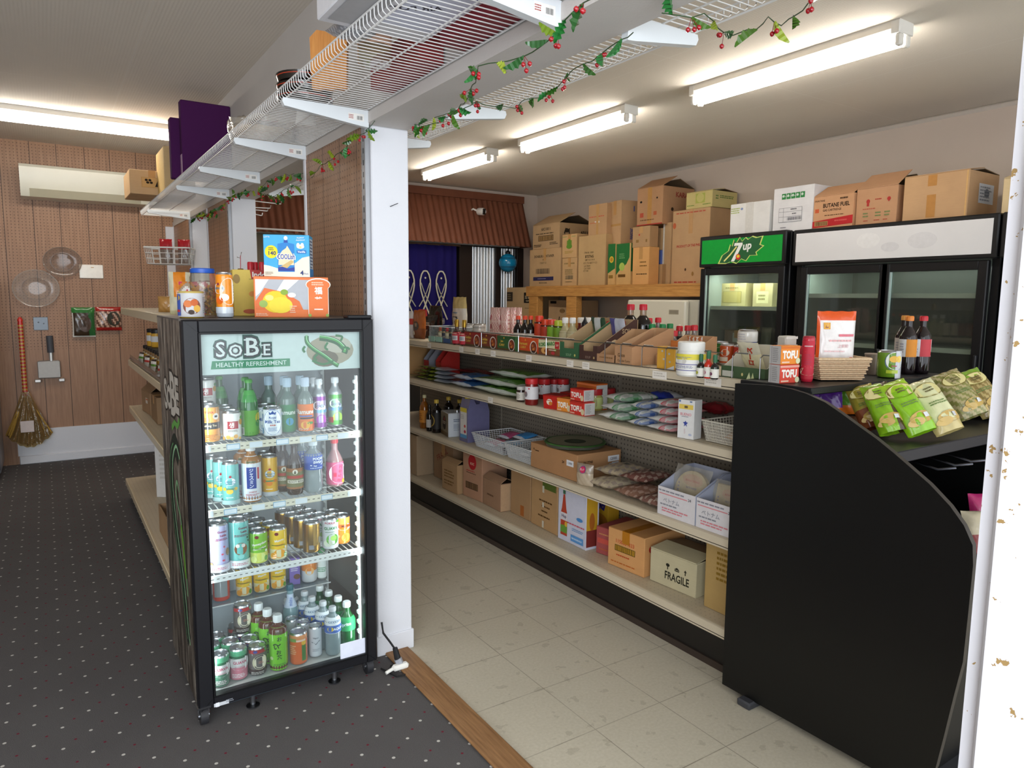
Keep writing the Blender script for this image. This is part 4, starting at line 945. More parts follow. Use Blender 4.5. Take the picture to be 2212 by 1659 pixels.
# shelf 1
o = can('drink_can', 'black banded orange oolong tea can at the left of the top cooler shelf', 'can', .033, .134, '#e59a3e', [(.36, '#1d1a18'), (.54, '#e59a3e')], [('T', 'Oolong Tea', 0, -.05, .075, '#e7d3ae', .01, 1.2), ('T', 'TAIYA', 0, .31, .06, '#b5361f', .03), ('R', -.2, .12, .4, .1, '#b96f22'), ('C', .35, .2, .085, .085, '#efe5da'), ('R', .35, .2, .16, .05, '#2b2b40'), ('L', 0, -.36, .9, .16, 4, '#a9652a')], fl(455, 957, 0, .033), RZ)
rowc(o, 2, .033, 'orange oolong tea can on the top cooler shelf')
o = can('drink_can', 'white rice drink can with a red Korean badge, front one on the top cooler shelf', 'can', .033, .106, '#efece6', [], [('R', .05, .03, .62, .26, '#b3202c'), ('T', '생', .0, .03, .19, '#f6eee8', .03), ('C', .55, .12, .1, .1, '#e2a638'), ('C', .62, .27, .09, .06, '#5fae42'), ('L', .1, -.17, .6, .06, 2, '#8a7a70'), ('C', -.2, -.38, .07, .07, '#e7b34a'), ('C', .0, -.42, .06, .06, '#edbf5c'), ('C', .2, -.36, .07, .07, '#e0a33c'), ('C', -.45, -.42, .06, .06, '#e7b34a'), ('C', .42, -.43, .05, .05, '#edbf5c')], fl(502, 952, 0, .033), RZ)
rowc(o, 3, .033, 'white rice drink can with a red Korean badge')
dup(o, Vector(o.location)+DY*.148-DX*.055+Vector((0, 0, .0)), None, 'white rice drink can behind the orange oolong tea can, lower one of two stacked')
dup(o, Vector(o.location)+DY*.148-DX*.055+Vector((0, 0, .108)), None, 'white rice drink can stacked on another can at the back of the top cooler shelf')
o = bottle('drink_bottle', 'green glass cider bottle with a lime label, front one on the top cooler shelf', 'bottle', .032, .212, '#1f6b2c', 'gloss', '#4aa63a', .012, .0135, .012, .55, (.02, .46, '#63a93a'), [('R', -.5, -.32, .35, .3, '#e8ead8'), ('B', -.5, -.32, .28, .24, '#2d2d2d'), ('C', .55, .2, .16, .2, '#e3cf2b'), ('C', .5, -.02, .12, .14, '#2c8d35'), ('P', [(-.1, -.5), (.9, -.5), (.9, -.36)], '#e7d52c')], fl(543, 943, 0, .032), RZ)
b = MB(); b.lathe([(.0305, .128, '#3f9b45', 'gloss'), (.024, .155, '#52aa50', 'gloss'), (.017, .172, '#3f9b45', 'gloss')], 18, cap0=False, cap1=False); b.build('neck_label', o)
_kids.clear(); rowc(o, 2, .032, 'green glass cider bottle on the top cooler shelf', .006)
dup(o, Vector(o.location)+DY*.16-DX*.075, None, 'green glass cider bottle at the back left of the top cooler shelf')
o = can('drink_can', 'white milk tea can with blue lettering in an oval, front one of its row', 'can', .034, .11, '#e8edf2', [], [('C', 0, 0, .33, .43, '#3f66ae'), ('C', 0, 0, .31, .41, '#edf1f5'), ('P', [(-.16, .26), (-.2, .36), (-.09, .32), (0, .4), (.09, .32), (.2, .36), (.16, .26)], '#2b56a5'), ('T', 'Royal', 0, .15, .1, '#2f58a6', .02), ('T', 'Milk Tea', 0, .02, .11, '#2f58a6', .02, .9), ('T', '●●●', 0, -.1, .05, '#c0553e'), ('L', 0, -.24, .5, .14, 3, '#8ea4c8'), ('R', -.62, .2, .12, .16, '#6487bd'), ('R', .62, .25, .1, .1, '#6487bd'), ('R', -.6, -.3, .12, .2, '#6487bd'), ('R', 0, .45, .3, .02, '#35548f')], fl(587, 943, 0, .034), RZ)
rowc(o, 4, .034, 'white milk tea can with blue oval')
o = bottle('drink_bottle', 'clear marble soda bottle with an orange label and pale cap on the top cooler shelf', 'bottle', .029, .212, '#aab9b4', 'liquid', '#cfdcec', .034, .0155, .013, .6, (.03, .52, '#ea7a2a'), [('T', 'Ramune', -.05, .22, .17, '#f5f0e8', .03, 1.25), ('R', 0, .06, .9, .05, '#3f6fc0'), ('R', .1, -.02, 1.0, .06, '#23242c'), ('C', -.05, -.27, .17, .14, '#f0b22e'), ('C', .28, -.2, .12, .05, '#3f8d33'), ('R', .62, -.26, .22, .36, '#d23a28'), ('T', 'オレンジ', -.2, -.42, .08, '#f7f2e6', .01, .7)], fl(661, 935, 0, .029), RZ)
for k, (dx, dy, lb) in enumerate(((-.062, .02, 'green marble soda bottle just left of the orange labelled one'), (-.062, .085, 'green marble soda bottle, second in its row on the top cooler shelf'), (-.125, .11, 'green marble soda bottle farther left on the top cooler shelf'), (.0, .066, 'green marble soda bottle behind the orange labelled one'))):
    if k == 0:
        g = bottle('drink_bottle', lb, 'bottle', .029, .212, '#7f9c92', 'liquid', '#b9cfe0', .034, .0155, .013, .6, (.03, .52, '#1f7d45'), [('T', 'Ramune', -.05, .22, .17, '#dfe9e0', .03, 1.2), ('P', [(-.9, -.5), (.9, -.5), (.9, -.1), (-.9, -.35)], '#d8cf3a'), ('C', .1, -.12, .14, .14, '#2e8fb5'), ('R', -.8, 0, .3, 1, '#d9712b')], Vector(o.location)+DX*dx+DY*dy, RZ)
    else: dup(g, Vector(o.location)+DX*dx+DY*dy, None, lb)
def alu(px, py, lb, c1, c2, cc, sq):
    r = .0265; p = fl(px, py, 0, r)
    o = bottle('drink_bottle', lb, 'bottle', r, .198, '#b8bcbe', 'tin', '#d6d8da', .022, .0145, .0135, .68, (.03, .66, c1), [('R', 0, .42, 2.8, .12, c2), ('C', -.1, .2, .17, .13, '#dfe6ee'), ('C', .2, .12, .12, .1, '#c9d8e6'), ('R', 0, .02, 2.8, .1, '#7fb0d8'), ('C', .15, -.25, .17, .16, cc), ('R', 0, -.42, 2.8, .14, c2), ('T', 'Soda', 0, .2, .12, '#8a93a8', .03)]+sq, p, RZ, lfin='tin')
    return o
a1 = alu(690, 927, 'pink and purple aluminium soda bottle on the top cooler shelf', '#b9a6c9', '#8f4f9e', '#8a2f8c', [])
a2 = alu(725, 921, 'green aluminium soda bottle at the right end of the top cooler shelf', '#9cc7a2', '#5fae54', '#a9d04a', [('R', -.45, -.33, .5, .18, '#cf3a2a')])
dup(a1, Vector(a1.location)+DY*.06-DX*.005, None, 'purple aluminium soda bottle hidden behind the pink and purple one')
# shelf 2
def slim(px, py, k, lb, col, low, badge='#e8eff0', fruit='#e8c23f'):
    return can('drink_can', lb, 'can', .0295, .155, col, [], [('C', 0, .05, .125, .10, '#7fa8b8'), ('C', 0, .05, .115, .09, badge), ('T', 'LIMONATA', 0, .05, .05, '#4d86a0', .02, .62), ('C', .0, .17, .03, .03, '#b02a35'), ('R', 0, .0, .5, .016, '#4b7f96'), ('C', -.05, -.18, .075, .06, fruit), ('C', -.35, -.12, .045, .04, fruit), ('C', .3, -.12, .045, .04, fruit), ('R', 0, -.12, .5, .03, '#5d9468'), ('L', 0, -.32, .5, .03, 1, '#ffffff'), ('R', 0, -.44, 3, .1, low)], fl(px, py, k, .0295), RZ)
o = slim(500, 1091, 1, 'slim turquoise lemon soda can, front one on the middle cooler shelf', '#77c4bd', '#a8c9c9'); rowc(o, 3, .0295, 'slim turquoise lemon soda can on the middle cooler shelf', .004, -.3)
o = bottle('drink_bottle', 'jasmine tea bottle with a white wrapper and a tall blue panel', 'bottle', .034, .214, '#a9743f', 'gloss', '#eef0f2', .024, .0165, .015, .72, (.03, .80, '#dfe3ea'), [('R', .0, .02, .5, .48, '#26419a'), ('T', 'ジ', .0, .19, .085, '#e8ecf6', .02), ('T', 'ャ', .0, .10, .07, '#e8ecf6', .02), ('T', 'ス', .0, .02, .085, '#e8ecf6', .02), ('T', 'ミ', 0, -.07, .08, '#e8ecf6', .02), ('T', 'ン', 0, -.16, .08, '#e8ecf6', .02), ('R', .36, .12, .1, .26, '#c9384a'), ('T', 'Jasmine', 0, .38, .06, '#4d7a56', .02), ('T', 'JASMINE', .05, -.30, .04, '#c46a74', .01), ('L', .05, -.36, .7, .05, 2, '#c46a74'), ('L', .05, -.42, .6, .02, 1, '#7a86b8')], fl(545, 1086, 1, .034), RZ, lfin='gloss')
rowc(o, 2, .034, 'jasmine tea bottle with a white wrapper', .006, -.15)
o = slim(584, 1072, 1, 'slim yellow orange soda can, front one on the middle cooler shelf', '#eab53c', '#c9ccd0', '#eceff0', '#e8892b'); rowc(o, 2, .0295, 'slim yellow orange soda can on the middle cooler shelf')
o = bottle('drink_bottle', 'dark brown root beer bottle with a tan label, front one', 'bottle', .031, .2, '#2a130b', 'gloss', '#33302c', .011, .0135, .012, .54, (.12, .52, '#9a6334'), [('R', 0, -.04, 1.5, .72, '#6f6f44'), ('C', 0, .33, .12, .12, '#e9e3d2'), ('T', 'B', 0, .33, .12, '#20201c', .02), ('R', .05, .08, 1.2, .14, '#b23326'), ('R', .05, -.14, 1.1, .15, '#dcd6c4'), ('T', 'ROOT BEER', .05, -.14, .1, '#3a3a2a', .02, 1.0)], fl(638, 1070, 1, .031), RZ)
rowc(o, 3, .031, 'dark brown root beer bottle on the middle cooler shelf', .004, -.35)
o = bottle('drink_bottle', 'clear sports drink bottle with a blue label and white cap', 'bottle', .0345, .205, '#b5c2c6', 'liquid', '#dfe8ee', .022, .0165, .015, .70, (.44, .74, '#2a55b4'), [('T', 'POCARI', .28, .2, .17, '#e9eff8', .05, 1.1), ('T', 'SWEAT', .28, -.02, .17, '#e9eff8', .05, 1.1), ('S', [(-.2, -.2), (.1, -.26), (.5, -.18), (.75, -.08)], .06, '#e9eff8'), ('L', .2, -.38, .8, .1, 1, '#c9d8f0')], fl(678, 1065, 1, .0345), RZ, waist=.04)
rowc(o, 2, .0345, 'clear sports drink bottle with a blue label', .004, -.3)
bottle('drink_bottle', 'pink milk soda bottle with a red cap at the right of the middle cooler shelf', 'bottle', .034, .19, '#cf9f9f', 'liquid', '#c92a38', .016, .0145, .013, .5, (.05, .52, '#d85f86'), [('C', .25, 0, .5, .46, '#f1e9ea'), ('T', 'ミルキス', .25, 0, .18, '#c23358', .03, 1.0, pi/2*.9), ('R', -.05, -.05, .18, .18, '#d52f55'), ('R', -.75, .2, .25, .2, '#f0d9de'), ('C', .5, -.36, .1, .1, '#e0b13c')], fl(724, 1052, 1, .034), RZ)
# shelf 3
def tall(px, py, lb, col, low, tcol, extra):
    return can('drink_can', lb, 'can', .036, .178, col, [], [('T', 'Gummy', .25, .33, .06, tcol, .03), ('T', 'Latte', .28, .26, .05, tcol, .03), ('L', .2, .18, .8, .05, 2, tcol)]+extra+[('R', 0, -.42, 3, .16, low), ('L', .1, -.42, .9, .06, 2, '#c76a7c')], fl(px, py, 2, .036), RZ)
o = tall(474, 1237, 'tall lilac and white latte can at the left of the third cooler shelf', '#b9b8de', '#dcdce8', '#9a2f4a', [('C', .3, .02, .02, .02, '#d25b77'), ('C', .2, -.13, .025, .02, '#d25b77'), ('C', .5, -.1, .05, .08, '#a2774e'), ('C', .25, -.26, .03, .02, '#d25b77'), ('L', -.6, .05, .5, .4, 9, '#9c9cc8'), ('C', -.35, -.33, .045, .045, '#b58f6a')])
rowc(o, 2, .036, 'tall lilac and white latte can')
o = tall(518, 1227, 'tall turquoise latte can beside the lilac one on the third cooler shelf', '#74c4bd', '#e3e9ea', '#7a2a3c', [('C', .1, -.1, .13, .13, '#8d5d3c'), ('C', -.05, -.03, .04, .04, '#e8e4dc'), ('C', .22, -.03, .04, .04, '#e8e4dc'), ('C', .1, -.26, .06, .05, '#8fd6cf'), ('C', .45, .12, .02, .02, '#2a2a3a'), ('C', .5, .05, .02, .02, '#2a2a3a')])
rowc(o, 2, .036, 'tall turquoise latte can')
def juice(px, py, k, lb, c1, c2, fruit, r=.0325, h=.124, t='Mango', tc='#e58a2a'):
    return can('drink_can', lb, 'can', r, h, c2, [(.35, c1)], [('C', -.1, .33, .06, .05, '#7a1f24'), ('T', t, .05, .12, .1, '#f3efe0', .03, 1.0, .2), ('T', t, .06, -.02, .09, tc, .03, .9, .2), ('C', .05, -.28, .17, .14, fruit), ('C', -.3, -.35, .1, .1, fruit), ('C', .42, -.1, .04, .04, '#f3f0d8'), ('C', .4, -.33, .06, .08, '#6aa83c'), ('R', 0, -.02, .8, .02, '#3b7a2a')], fl(px, py, k, r), RZ)
o = juice(560, 1219, 2, 'lime green fruit drink can in front on the third cooler shelf', '#7fbf2f', '#d9e26a', '#d8e58a', t='Honeydew', tc='#f5f3d9'); rowc(o, 2, .0325, 'lime green fruit drink can')
oy = o = juice(602, 1211, 2, 'yellow mango drink can in front on the third cooler shelf', '#efc62a', '#e9e0b4', '#eda52d'); rowc(o, 5, .0325, 'yellow mango drink can on the third cooler shelf', .004, -.3)
o = can('drink_can', 'plain gold can in front on the third cooler shelf', 'can', .032, .122, '#c79a4a', [], [('R', -.05, -.3, .3, .14, '#c9ccd6'), ('R', .55, -.1, .25, .2, '#d6c9b0'), ('R', -.5, 0, .5, .9, '#a97f36'), ('R', .2, .1, .3, .7, '#dcb66a')], fl(674, 1196, 2, .032), RZ, fin='metal'); rowc(o, 4, .032, 'plain gold can', .004, -.25)
o = can('drink_can', 'white guava drink can with green fruit in front on the third cooler shelf', 'can', .032, .124, '#e2e4e6', [], [('T', 'POKKA', -.05, .37, .075, '#c64a6a', .02), ('T', 'GUAVA', 0, .2, .1, '#2f8a4a', .03, 1.0), ('L', 0, .08, .7, .05, 1, '#8aa890'), ('C', .1, -.16, .2, .18, '#5fae3c'), ('C', .15, -.12, .1, .09, '#a8d86a'), ('C', -.2, -.28, .14, .11, '#e3ead2'), ('C', .5, .4, .08, .04, '#6fae2f')], fl(714, 1188, 2, .032), RZ); rowc(o, 4, .032, 'white guava drink can with green fruit', .004, -.3)
o = can('drink_can', 'orange juice can at the right end of the third cooler shelf', 'can', .032, .118, '#e48a24', [(.72, '#eda94a')], [('C', .1, .12, .26, .12, '#f3efe6'), ('R', .15, .14, .9, .11, '#d9641f'), ('T', 'Mango', .15, .14, .09, '#3f2b1a', .03, .8), ('P', [(-.9, -.3), (-.2, .28), (-.7, .35)], '#d5dbe2'), ('C', .2, -.25, .16, .14, '#f2b23c'), ('C', -.35, -.2, .1, .07, '#f4d27a')], fl(749, 1175, 2, .032), RZ); rowc(o, 2, .032, 'orange juice can', .004, -.3)
# rear ledge
def ledge(px, py, r): p = stand(px, py, .261, r); x, y = inc(p); return cw(min(max(x, .05+r), CW-.05-r), CD-.10, .260)
can('drink_can', 'red framed silver can at the left on the low rear ledge', 'can', .034, .11, '#c8412c', [], [('R', .0, .04, .8, .7, '#8d9496')], ledge(474, 1292, .034), RZ)
o = dup(oy, ledge(527, 1288, .033), None, 'yellow mango drink can on the low rear ledge, left of the other yellow ones')
dup(oy, ledge(566, 1282, .033), None, 'yellow mango drink can on the low rear ledge, middle of three')
dup(oy, ledge(603, 1275, .033), None, 'yellow mango drink can on the low rear ledge beside the purple carton')
box('drink_carton', 'small purple chocolate drink carton standing on the low rear ledge', 'carton', .045, .03, .12, '#7d67b5', ledge(634, 1262, .03), RZ, [('L', 0, .1, .7, .2, 3, '#d9d2ea'), ('C', .2, -.2, .12, .1, '#6b4632'), ('T', 'Choco', 0, .33, .08, '#e6def2', .02)])
can('drink_can', 'orange and white can at the right on the low rear ledge', 'can', .034, .12, '#d8d9da', [(.45, '#e58a3c')], [('C', 0, -.05, .16, .14, '#eeb774')], ledge(673, 1250, .034), RZ)
# cooler floor
def ginger(px, py, lb, low): return can('drink_can', lb, 'can', .033, .122, low, [(.42, '#d5d2d0'), (.70, '#2f6a49'), (.78, '#58a77c')], [('C', .1, .05, .34, .22, '#dad6d4'), ('T', 'GUAVA', .1, .08, .09, '#c0486a', .02, .9), ('L', .1, -.06, .6, .06, 2, '#b9818e'), ('L', .1, -.33, .9, .14, 3, '#e9dfe0')], fl(px, py, 3, .033), RZ)
o = ginger(477, 1487, 'green and silver guava soda can at the far left on the cooler floor', '#4f7a63'); rowc(o, 2, .033, 'green and silver guava soda can at the far left', .03)
o = ginger(517, 1471, 'pink and green guava soda can in front on the cooler floor', '#d07f8f'); rowc(o, 3, .033, 'pink and green guava soda can', .004, -.35)
o = can('drink_can', 'dark coconut drink can with a cream oval in front on the cooler floor', 'can', .034, .112, '#3c2c28', [(.24, '#5f5a57')], [('C', .15, -.02, .26, .26, '#d8cfae'), ('C', .15, -.02, .2, .2, '#e3dbc0'), ('R', .1, .36, 1.2, .12, '#a8302e'), ('C', .5, .38, .06, .05, '#3c9a54'), ('C', -.1, .36, .07, .05, '#3f4a8c'), ('L', .2, -.02, .3, .1, 2, '#b07a6a'), ('L', .1, -.38, .9, .1, 2, '#b5b1ac')], fl(557, 1461, 3, .034), RZ)
rowc(o, 4, .034, 'dark coconut drink can with a cream oval', .004, -.12); dup(o, Vector(o.location)+DY*.144-DX*.017+Vector((0, 0, .113)), None, 'dark coconut drink can stacked on top of another at the back left')
o = bottle('drink_bottle', 'bright green tea bottle with a white cap, front one on the cooler floor', 'bottle', .034, .215, '#5a2f18', 'gloss', '#e9edee', .026, .0165, .014, .76, (.02, .80, '#74c02a'), [('T', 'お', .05, .25, .1, '#23461c', .02), ('T', '〜', -.1, .12, .06, '#23461c', .03), ('T', 'い', -.12, .06, .1, '#1e3c18', .03), ('T', 'お', .0, -.06, .1, '#1e3c18', .03), ('T', '茶', .03, -.18, .11, '#1e3c18', .03), ('L', .1, -.36, .8, .06, 2, '#3f7a24'), ('C', -.4, -.2, .04, .04, '#b5c98a'), ('T', 'ITO EN', 0, .40, .03, '#3f7a24')], fl(603, 1451, 3, .034), RZ, lfin='gloss')
rowc(o, 3, .034, 'bright green tea bottle with a white cap', .004, -.3)
bottle('drink_bottle', 'tall clear pale blue bottle with a teal cap behind the green tea', 'bottle', .033, .245, '#9fc4cc', 'liquid', '#1d5a66', .022, .0145, .013, .5, (.62, .84, '#c3cfe2'), [('T', 'mizu', 0, 0, .25, '#7488c8', .02, .9, pi/2)], fl(628, 1392, 3, .033), RZ)
can('drink_can', 'orange soda can with a green stripe in front on the cooler floor', 'can', .034, .128, '#d8672c', [(.80, '#d88f5a')], [('R', .28, -.12, .26, .5, '#4b7a3c'), ('C', .28, .2, .08, .08, '#e0b13a'), ('R', -.05, .28, .9, .06, '#e8c8b0'), ('L', -.4, 0, .5, .3, 5, '#e8b080'), ('R', -.35, .3, .4, .1, '#7a9a4c')], fl(646, 1438, 3, .034), RZ)
o = can('drink_can', 'slim white and silver can right of the orange soda can', 'can', .0265, .126, '#c9ccd2', [], [('T', 'Vapor', .0, .14, .07, '#6f737a', .02, 1.0), ('S', [(-.3, .02), (.0, -.06), (.3, .05)], .03, '#7b7f86'), ('L', 0, -.25, .5, .1, 2, '#a5a8ae')], fl(682, 1421, 3, .0265), RZ); rowc(o, 4, .0265, 'slim white and silver can', .006, -.5)
o = bottle('drink_bottle', 'clear water bottle with a white and blue label, front one', 'bottle', .0315, .195, '#a9bcc0', 'liquid', '#c9ccd0', .016, .0145, .0135, .72, (.48, .80, '#e6ebf0'), [('R', 0, -.22, 3.2, .5, '#3f66b2'), ('C', -.2, -.2, .2, .16, '#e0c23a'), ('T', 'AQUA', .3, -.22, .2, '#f0f4fa', .04, .7), ('L', .2, .28, 1.0, .2, 2, '#9fb2cc')], fl(724, 1416, 3, .0315), RZ); rowc(o, 5, .0315, 'clear water bottle with a white and blue label', .004, -.35)
o = bottle('drink_bottle', 'green lemon lime soda bottle with a white cap, front one at the right', 'bottle', .034, .195, '#1f7a3a', 'petgreen', '#e6ebea', .02, .0155, .014, .6, (.42, .70, '#1a9150'), [('T', 'Sprite', -.15, .0, .34, '#dfeee4', .03, 1.0, .15)], fl(765, 1402, 3, .034), RZ); rowc(o, 4, .034, 'green lemon lime soda bottle with a white cap', .004, -.2)
p = cw(.59, CD-.10, .260); bottle('drink_bottle', 'white labelled bottle with a green cap on the rear ledge at the right', 'bottle', .022, .14, '#cfd8d4', 'liquid', '#2f8f52', .02, .014, .012, .66, (.05, .6, '#e4ebe6'), [('L', 0, 0, 1.0, .3, 3, '#4f9a6c')], p, RZ)
# ================================================================= GOODS ON TOP OF THE COOLER
TZ = 1.4265
def face(Y, x0, x1, yt, z, ym=None):
    ym = ym or yt+30; a, c = PY(x0, ym, Y), PY(x1, ym, Y); t = PY((x0+x1)/2, yt, Y).z
    return Vector(((a.x+c.x)/2, Y, z)), c.x-a.x, t-z
def rot_box(Y, x0, x1, yt, z, d, rz):
    p, w, h = face(Y, x0, x1, yt, z); n = Vector((-sin(rz), cos(rz), 0)); return p+n*d/2, w, h
RB = radians(-14)
p, w, h = rot_box(2.70, 552, 704, 598, TZ, .10, RB); zt = TZ+h
box('snack_box', 'orange mango candy box with a foil window lying on the drinks cooler', 'box', w*1.02, .10, h, '#ee7f42', p, RB,
  [('R', -.05, .06, .86, .74, '#b9bcc2'), ('P', [(-.48, .43), (-.3, .43), (-.42, .1), (-.48, .0)], '#e8eaec'), ('P', [(-.1, .43), (.1, .43), (-.1, .1), (-.2, .15)], '#f2f3f4'), ('P', [(-.48, -.1), (-.36, .22), (-.1, .12), (.1, -.1), (.15, -.31), (-.48, -.31)], '#e5743a'),
   ('C', -.22, -.12, .30, .27, '#f0d024'), ('C', -.15, -.2, .28, .2, '#f5dc3c'), ('C', -.30, -.02, .1, .07, '#f7ea86'), ('C', -.10, .12, .09, .07, '#8fae3a'), ('C', -.38, -.17, .1, .09, '#9cb85a'), ('C', .0, .05, .10, .06, '#f3efe6'),
   ('R', .36, -.05, .28, .84, '#f7ede2'), ('C', .36, .32, .305, .16, '#f7ede2'), ('R', .36, -.06, .265, .82, '#ec7a3c'), ('C', .36, .31, .285, .14, '#ec7a3c'), ('T', '福', .36, .17, .19, '#fbf4ea', .03), ('T', '芒', .36, -.07, .17, '#fbf4ea', .03), ('R', .36, -.3, .12, .03, '#f7ede2'), ('L', .36, .34, .18, .1, 2, '#f7d9bc'), ('L', .02, -.3, .1, .2, 4, '#f6cdae'), ('L', -.38, -.43, .2, .07, 2, '#f6cdae'), ('C', .24, -.45, .04, .04, '#9cb85a'), ('C', .48, -.45, .04, .04, '#9cb85a')], top=[('R', 0, 0, .9, .8, '#ef8a50')])
RC = radians(-25)
p, w, h = rot_box(2.71, 574, 662, 507, zt, .095, RC)
box('ice_cream_box', 'light blue ice cream pouch box marked 4 pack stacked on the orange box', 'box', w*1.10, .095, h, '#45b0e6', p, RC,
  [('P', [(-.5, -.5), (.5, -.5), (.5, .0), (.34, -.04), (.2, -.16), (-.2, -.3), (-.38, -.24), (-.5, -.22)], '#f3ead6'), ('C', -.33, .09, .15, .155, '#f6e018'), ('T', '140', -.31, .06, .1, '#2a3a6a', .03), ('L', -.32, .16, .14, .08, 2, '#5a5a3a'),
   ('P', [(-.19, -.38), (.17, -.38), (.17, .28), (.04, .31), (.03, .37), (-.05, .37), (-.06, .31), (-.19, .28)], '#2b86d2'), ('C', -.01, .42, .045, .05, '#f5f3ee'), ('R', -.01, .34, .08, .06, '#2a4fa8'),
   ('P', [(-.18, -.22), (.16, -.22), (.15, .0), (.07, .15), (.02, .24), (-.01, .18), (-.09, .12), (-.17, .0)], '#f1e2bd'), ('P', [(-.17, -.28), (.1, -.1), (.16, -.14), (.0, -.3)], '#d9b876'), ('P', [(-.19, -.36), (.17, -.36), (.17, -.27), (.02, -.3), (-.1, -.26), (-.19, -.28)], '#2a3f9c'),
   ('T', 'COOLish', -.01, -.02, .15, '#f7f6f2', .08, .42), ('T', 'COOLish', -.01, -.02, .125, '#2a3f9c', .02, .38), ('T', 'LOTTE', -.42, .44, .035, '#e6f2fa', .02), ('T', 'Anytime!', .31, .43, .045, '#f2f8fc', .02, .3, .05, .2), ('T', 'Anywhere!', .31, .375, .045, '#f2f8fc', .02, .3, .05, .2),
   ('C', .31, .22, .09, .05, '#f8f7ee'), ('C', .26, .25, .04, .06, '#fdfcf4'), ('C', .35, .25, .04, .06, '#fdfcf4'), ('C', .31, .21, .03, .025, '#e8d98a'), ('R', .33, .1, .2, .075, '#2f6fc2'), ('T', 'Vanilla', .33, .1, .05, '#f4f8fc', .02), ('T', '4', .33, -.4, .11, '#2a3a7a', .03), ('T', 'Pack', .43, -.42, .04, '#7a88b0', .01), ('L', -.38, -.42, .18, .08, 3, '#a9a28e')],
  right=[('R', 0, .05, .8, .75, '#cfdbe6'), ('L', 0, .05, .7, .7, 9, '#6a7a94'), ('R', 0, -.4, 1, .2, '#3f8fd0')])
p, w, h = face(2.66, 469, 507, 588, TZ)
can('drink_can', 'slim orange soda can with a white flower badge on top of the drinks cooler', 'can', w/2*.98, h, '#ee8f1c', [(.0, '#b9c2cc'), (.20, '#ee8f1c')], [('C', -.35, .14, .14, .11, '#e9eef0'), ('T', 'LEMONADE', -.35, .15, .05, '#3f7f92', .02, .6), ('C', -.35, .24, .03, .03, '#8a2f38'), ('C', .3, .08, .2, .3, '#f3ead9'), ('C', -.3, -.12, .085, .08, '#e4681c'), ('C', .0, -.05, .1, .08, '#f2ded0'), ('R', -.05, -.33, 1.2, .14, '#c9d2da'), ('T', 'POMEGRANATE', .75, .0, .075, '#8a4a10', .01, None, pi/2)], p+Vector((0, w/2, 0)), -.25)
p, w, h = face(2.64, 389, 445, 629, TZ)
o = jar('food_tin', 'short snack tin with a photo label of fried nuggets on the drinks cooler', 'tin', w/2, h, '#c9a83e', 'tin', '#c9b060', .006, (.05, .93, '#c9c9cc'), [('C', .05, -.05, .36, .34, '#7a3a22'), ('C', -.1, .05, .17, .15, '#d2743a'), ('C', .15, .1, .15, .15, '#c8622c'), ('C', .25, -.15, .14, .15, '#e2b04a'), ('C', .02, -.3, .12, .1, '#3a2418'), ('R', -.62, .0, .4, .9, '#3f57a8'), ('C', -.6, .3, .16, .12, '#d9b23a'), ('R', -.6, -.25, .3, .1, '#b8323c'), ('L', .75, 0, .45, .7, 8, '#8f9098')], p+Vector((0, w/2, 0)), -.2, lidr=w/2*1.01)
p, w, h = face(2.75, 412, 468, 579, TZ)
o = jar('snack_jar', 'clear plastic jar of yellow snacks with a bright blue lid on the cooler', 'jar', w/2*1.02, h, '#e6e3da', 'clear', '#1f56b8', .017, None, (), p+Vector((.004, w/2, 0)), 0)
b = MB(); q = random.Random(2)
for i in range(170):
    a = q.uniform(0, 2*pi); rr = w/2*.84*sqrt(q.random()); z = q.uniform(.012, h*.62); c = Vector((rr*cos(a), rr*sin(a), z)); s = .012
    b.poly([c+Vector((q.uniform(-s, s), q.uniform(-s, s), q.uniform(-s, s))) for _ in range(4)], q.choice(['#d9981f', '#e6ad35', '#c98216', '#eebb48', '#8d4a1c' if i % 4 == 0 else '#e0a22a']), 'paper')
ob = b.build('snack_filling', o); ob['kind'] = 'stuff'
p, w, h = face(2.92, 504, 600, 583, TZ)
box('noodle_box', 'large pale yellow noodle box behind the orange can, mostly hidden', 'box', w*1.05, .09, h, '#e5c85c', p+Vector((.01, .05, 0)), -.12, [('P', [(-.14, .5), (.5, .5), (.5, .3), (-.11, .3)], '#b5302c'), ('T', 'Indofood', .2, .4, .12, '#f3efe8', .03, .6), ('C', -.1, -.02, .07, .06, '#e39a4a'), ('P', [(.0, -.1), (.09, -.03), (.1, -.14), (.18, -.18), (.06, -.25), (-.02, -.2)], '#2f6a34'), ('C', -.16, -.4, .14, .05, '#c9643a'), ('C', -.42, .3, .07, .1, '#a98a4a'), ('L', -.1, .3, .12, .02, 1, '#8a7432')])
for k, (x, c) in enumerate(((547, '#b71f2a'), (556, '#b71f2a'), (563, '#c42a34'))):
    pt = PY(x, 566, 2.985); h = pt.z-TZ
    bottle('sauce_bottle', ['leftmost red capped bottle behind the yellow noodle box', 'middle red capped bottle behind the yellow noodle box', 'red capped bottle behind the yellow noodle box, nearest the blue carton'][k], 'bottle', .014, h, '#c9c2b8', 'liquid', c, .03, .011, .009, .7, (.1, .6, '#e9e3d6'), (), (pt.x-.012+k*.008, 2.985+.02*(k % 2), TZ), group='red capped bottles behind the noodle box')
pt = PY(528, 582, 2.9); tp = PY(526, 549, 2.9); p0_ = face(2.92, 504, 600, 583, TZ)
o = empty('paper_flower', (pt.x, 2.965, p0_[2]+TZ+.001)); tag(o, 'tiny twig ornament on a thin red stem standing on the yellow noodle box', 'ornament')
b = MB(); hh = .055; b.tube([(0, 0, 0), (.001, 0, hh)], .0014, 5, '#b0323a', 'paint'); b.build('stem', o)
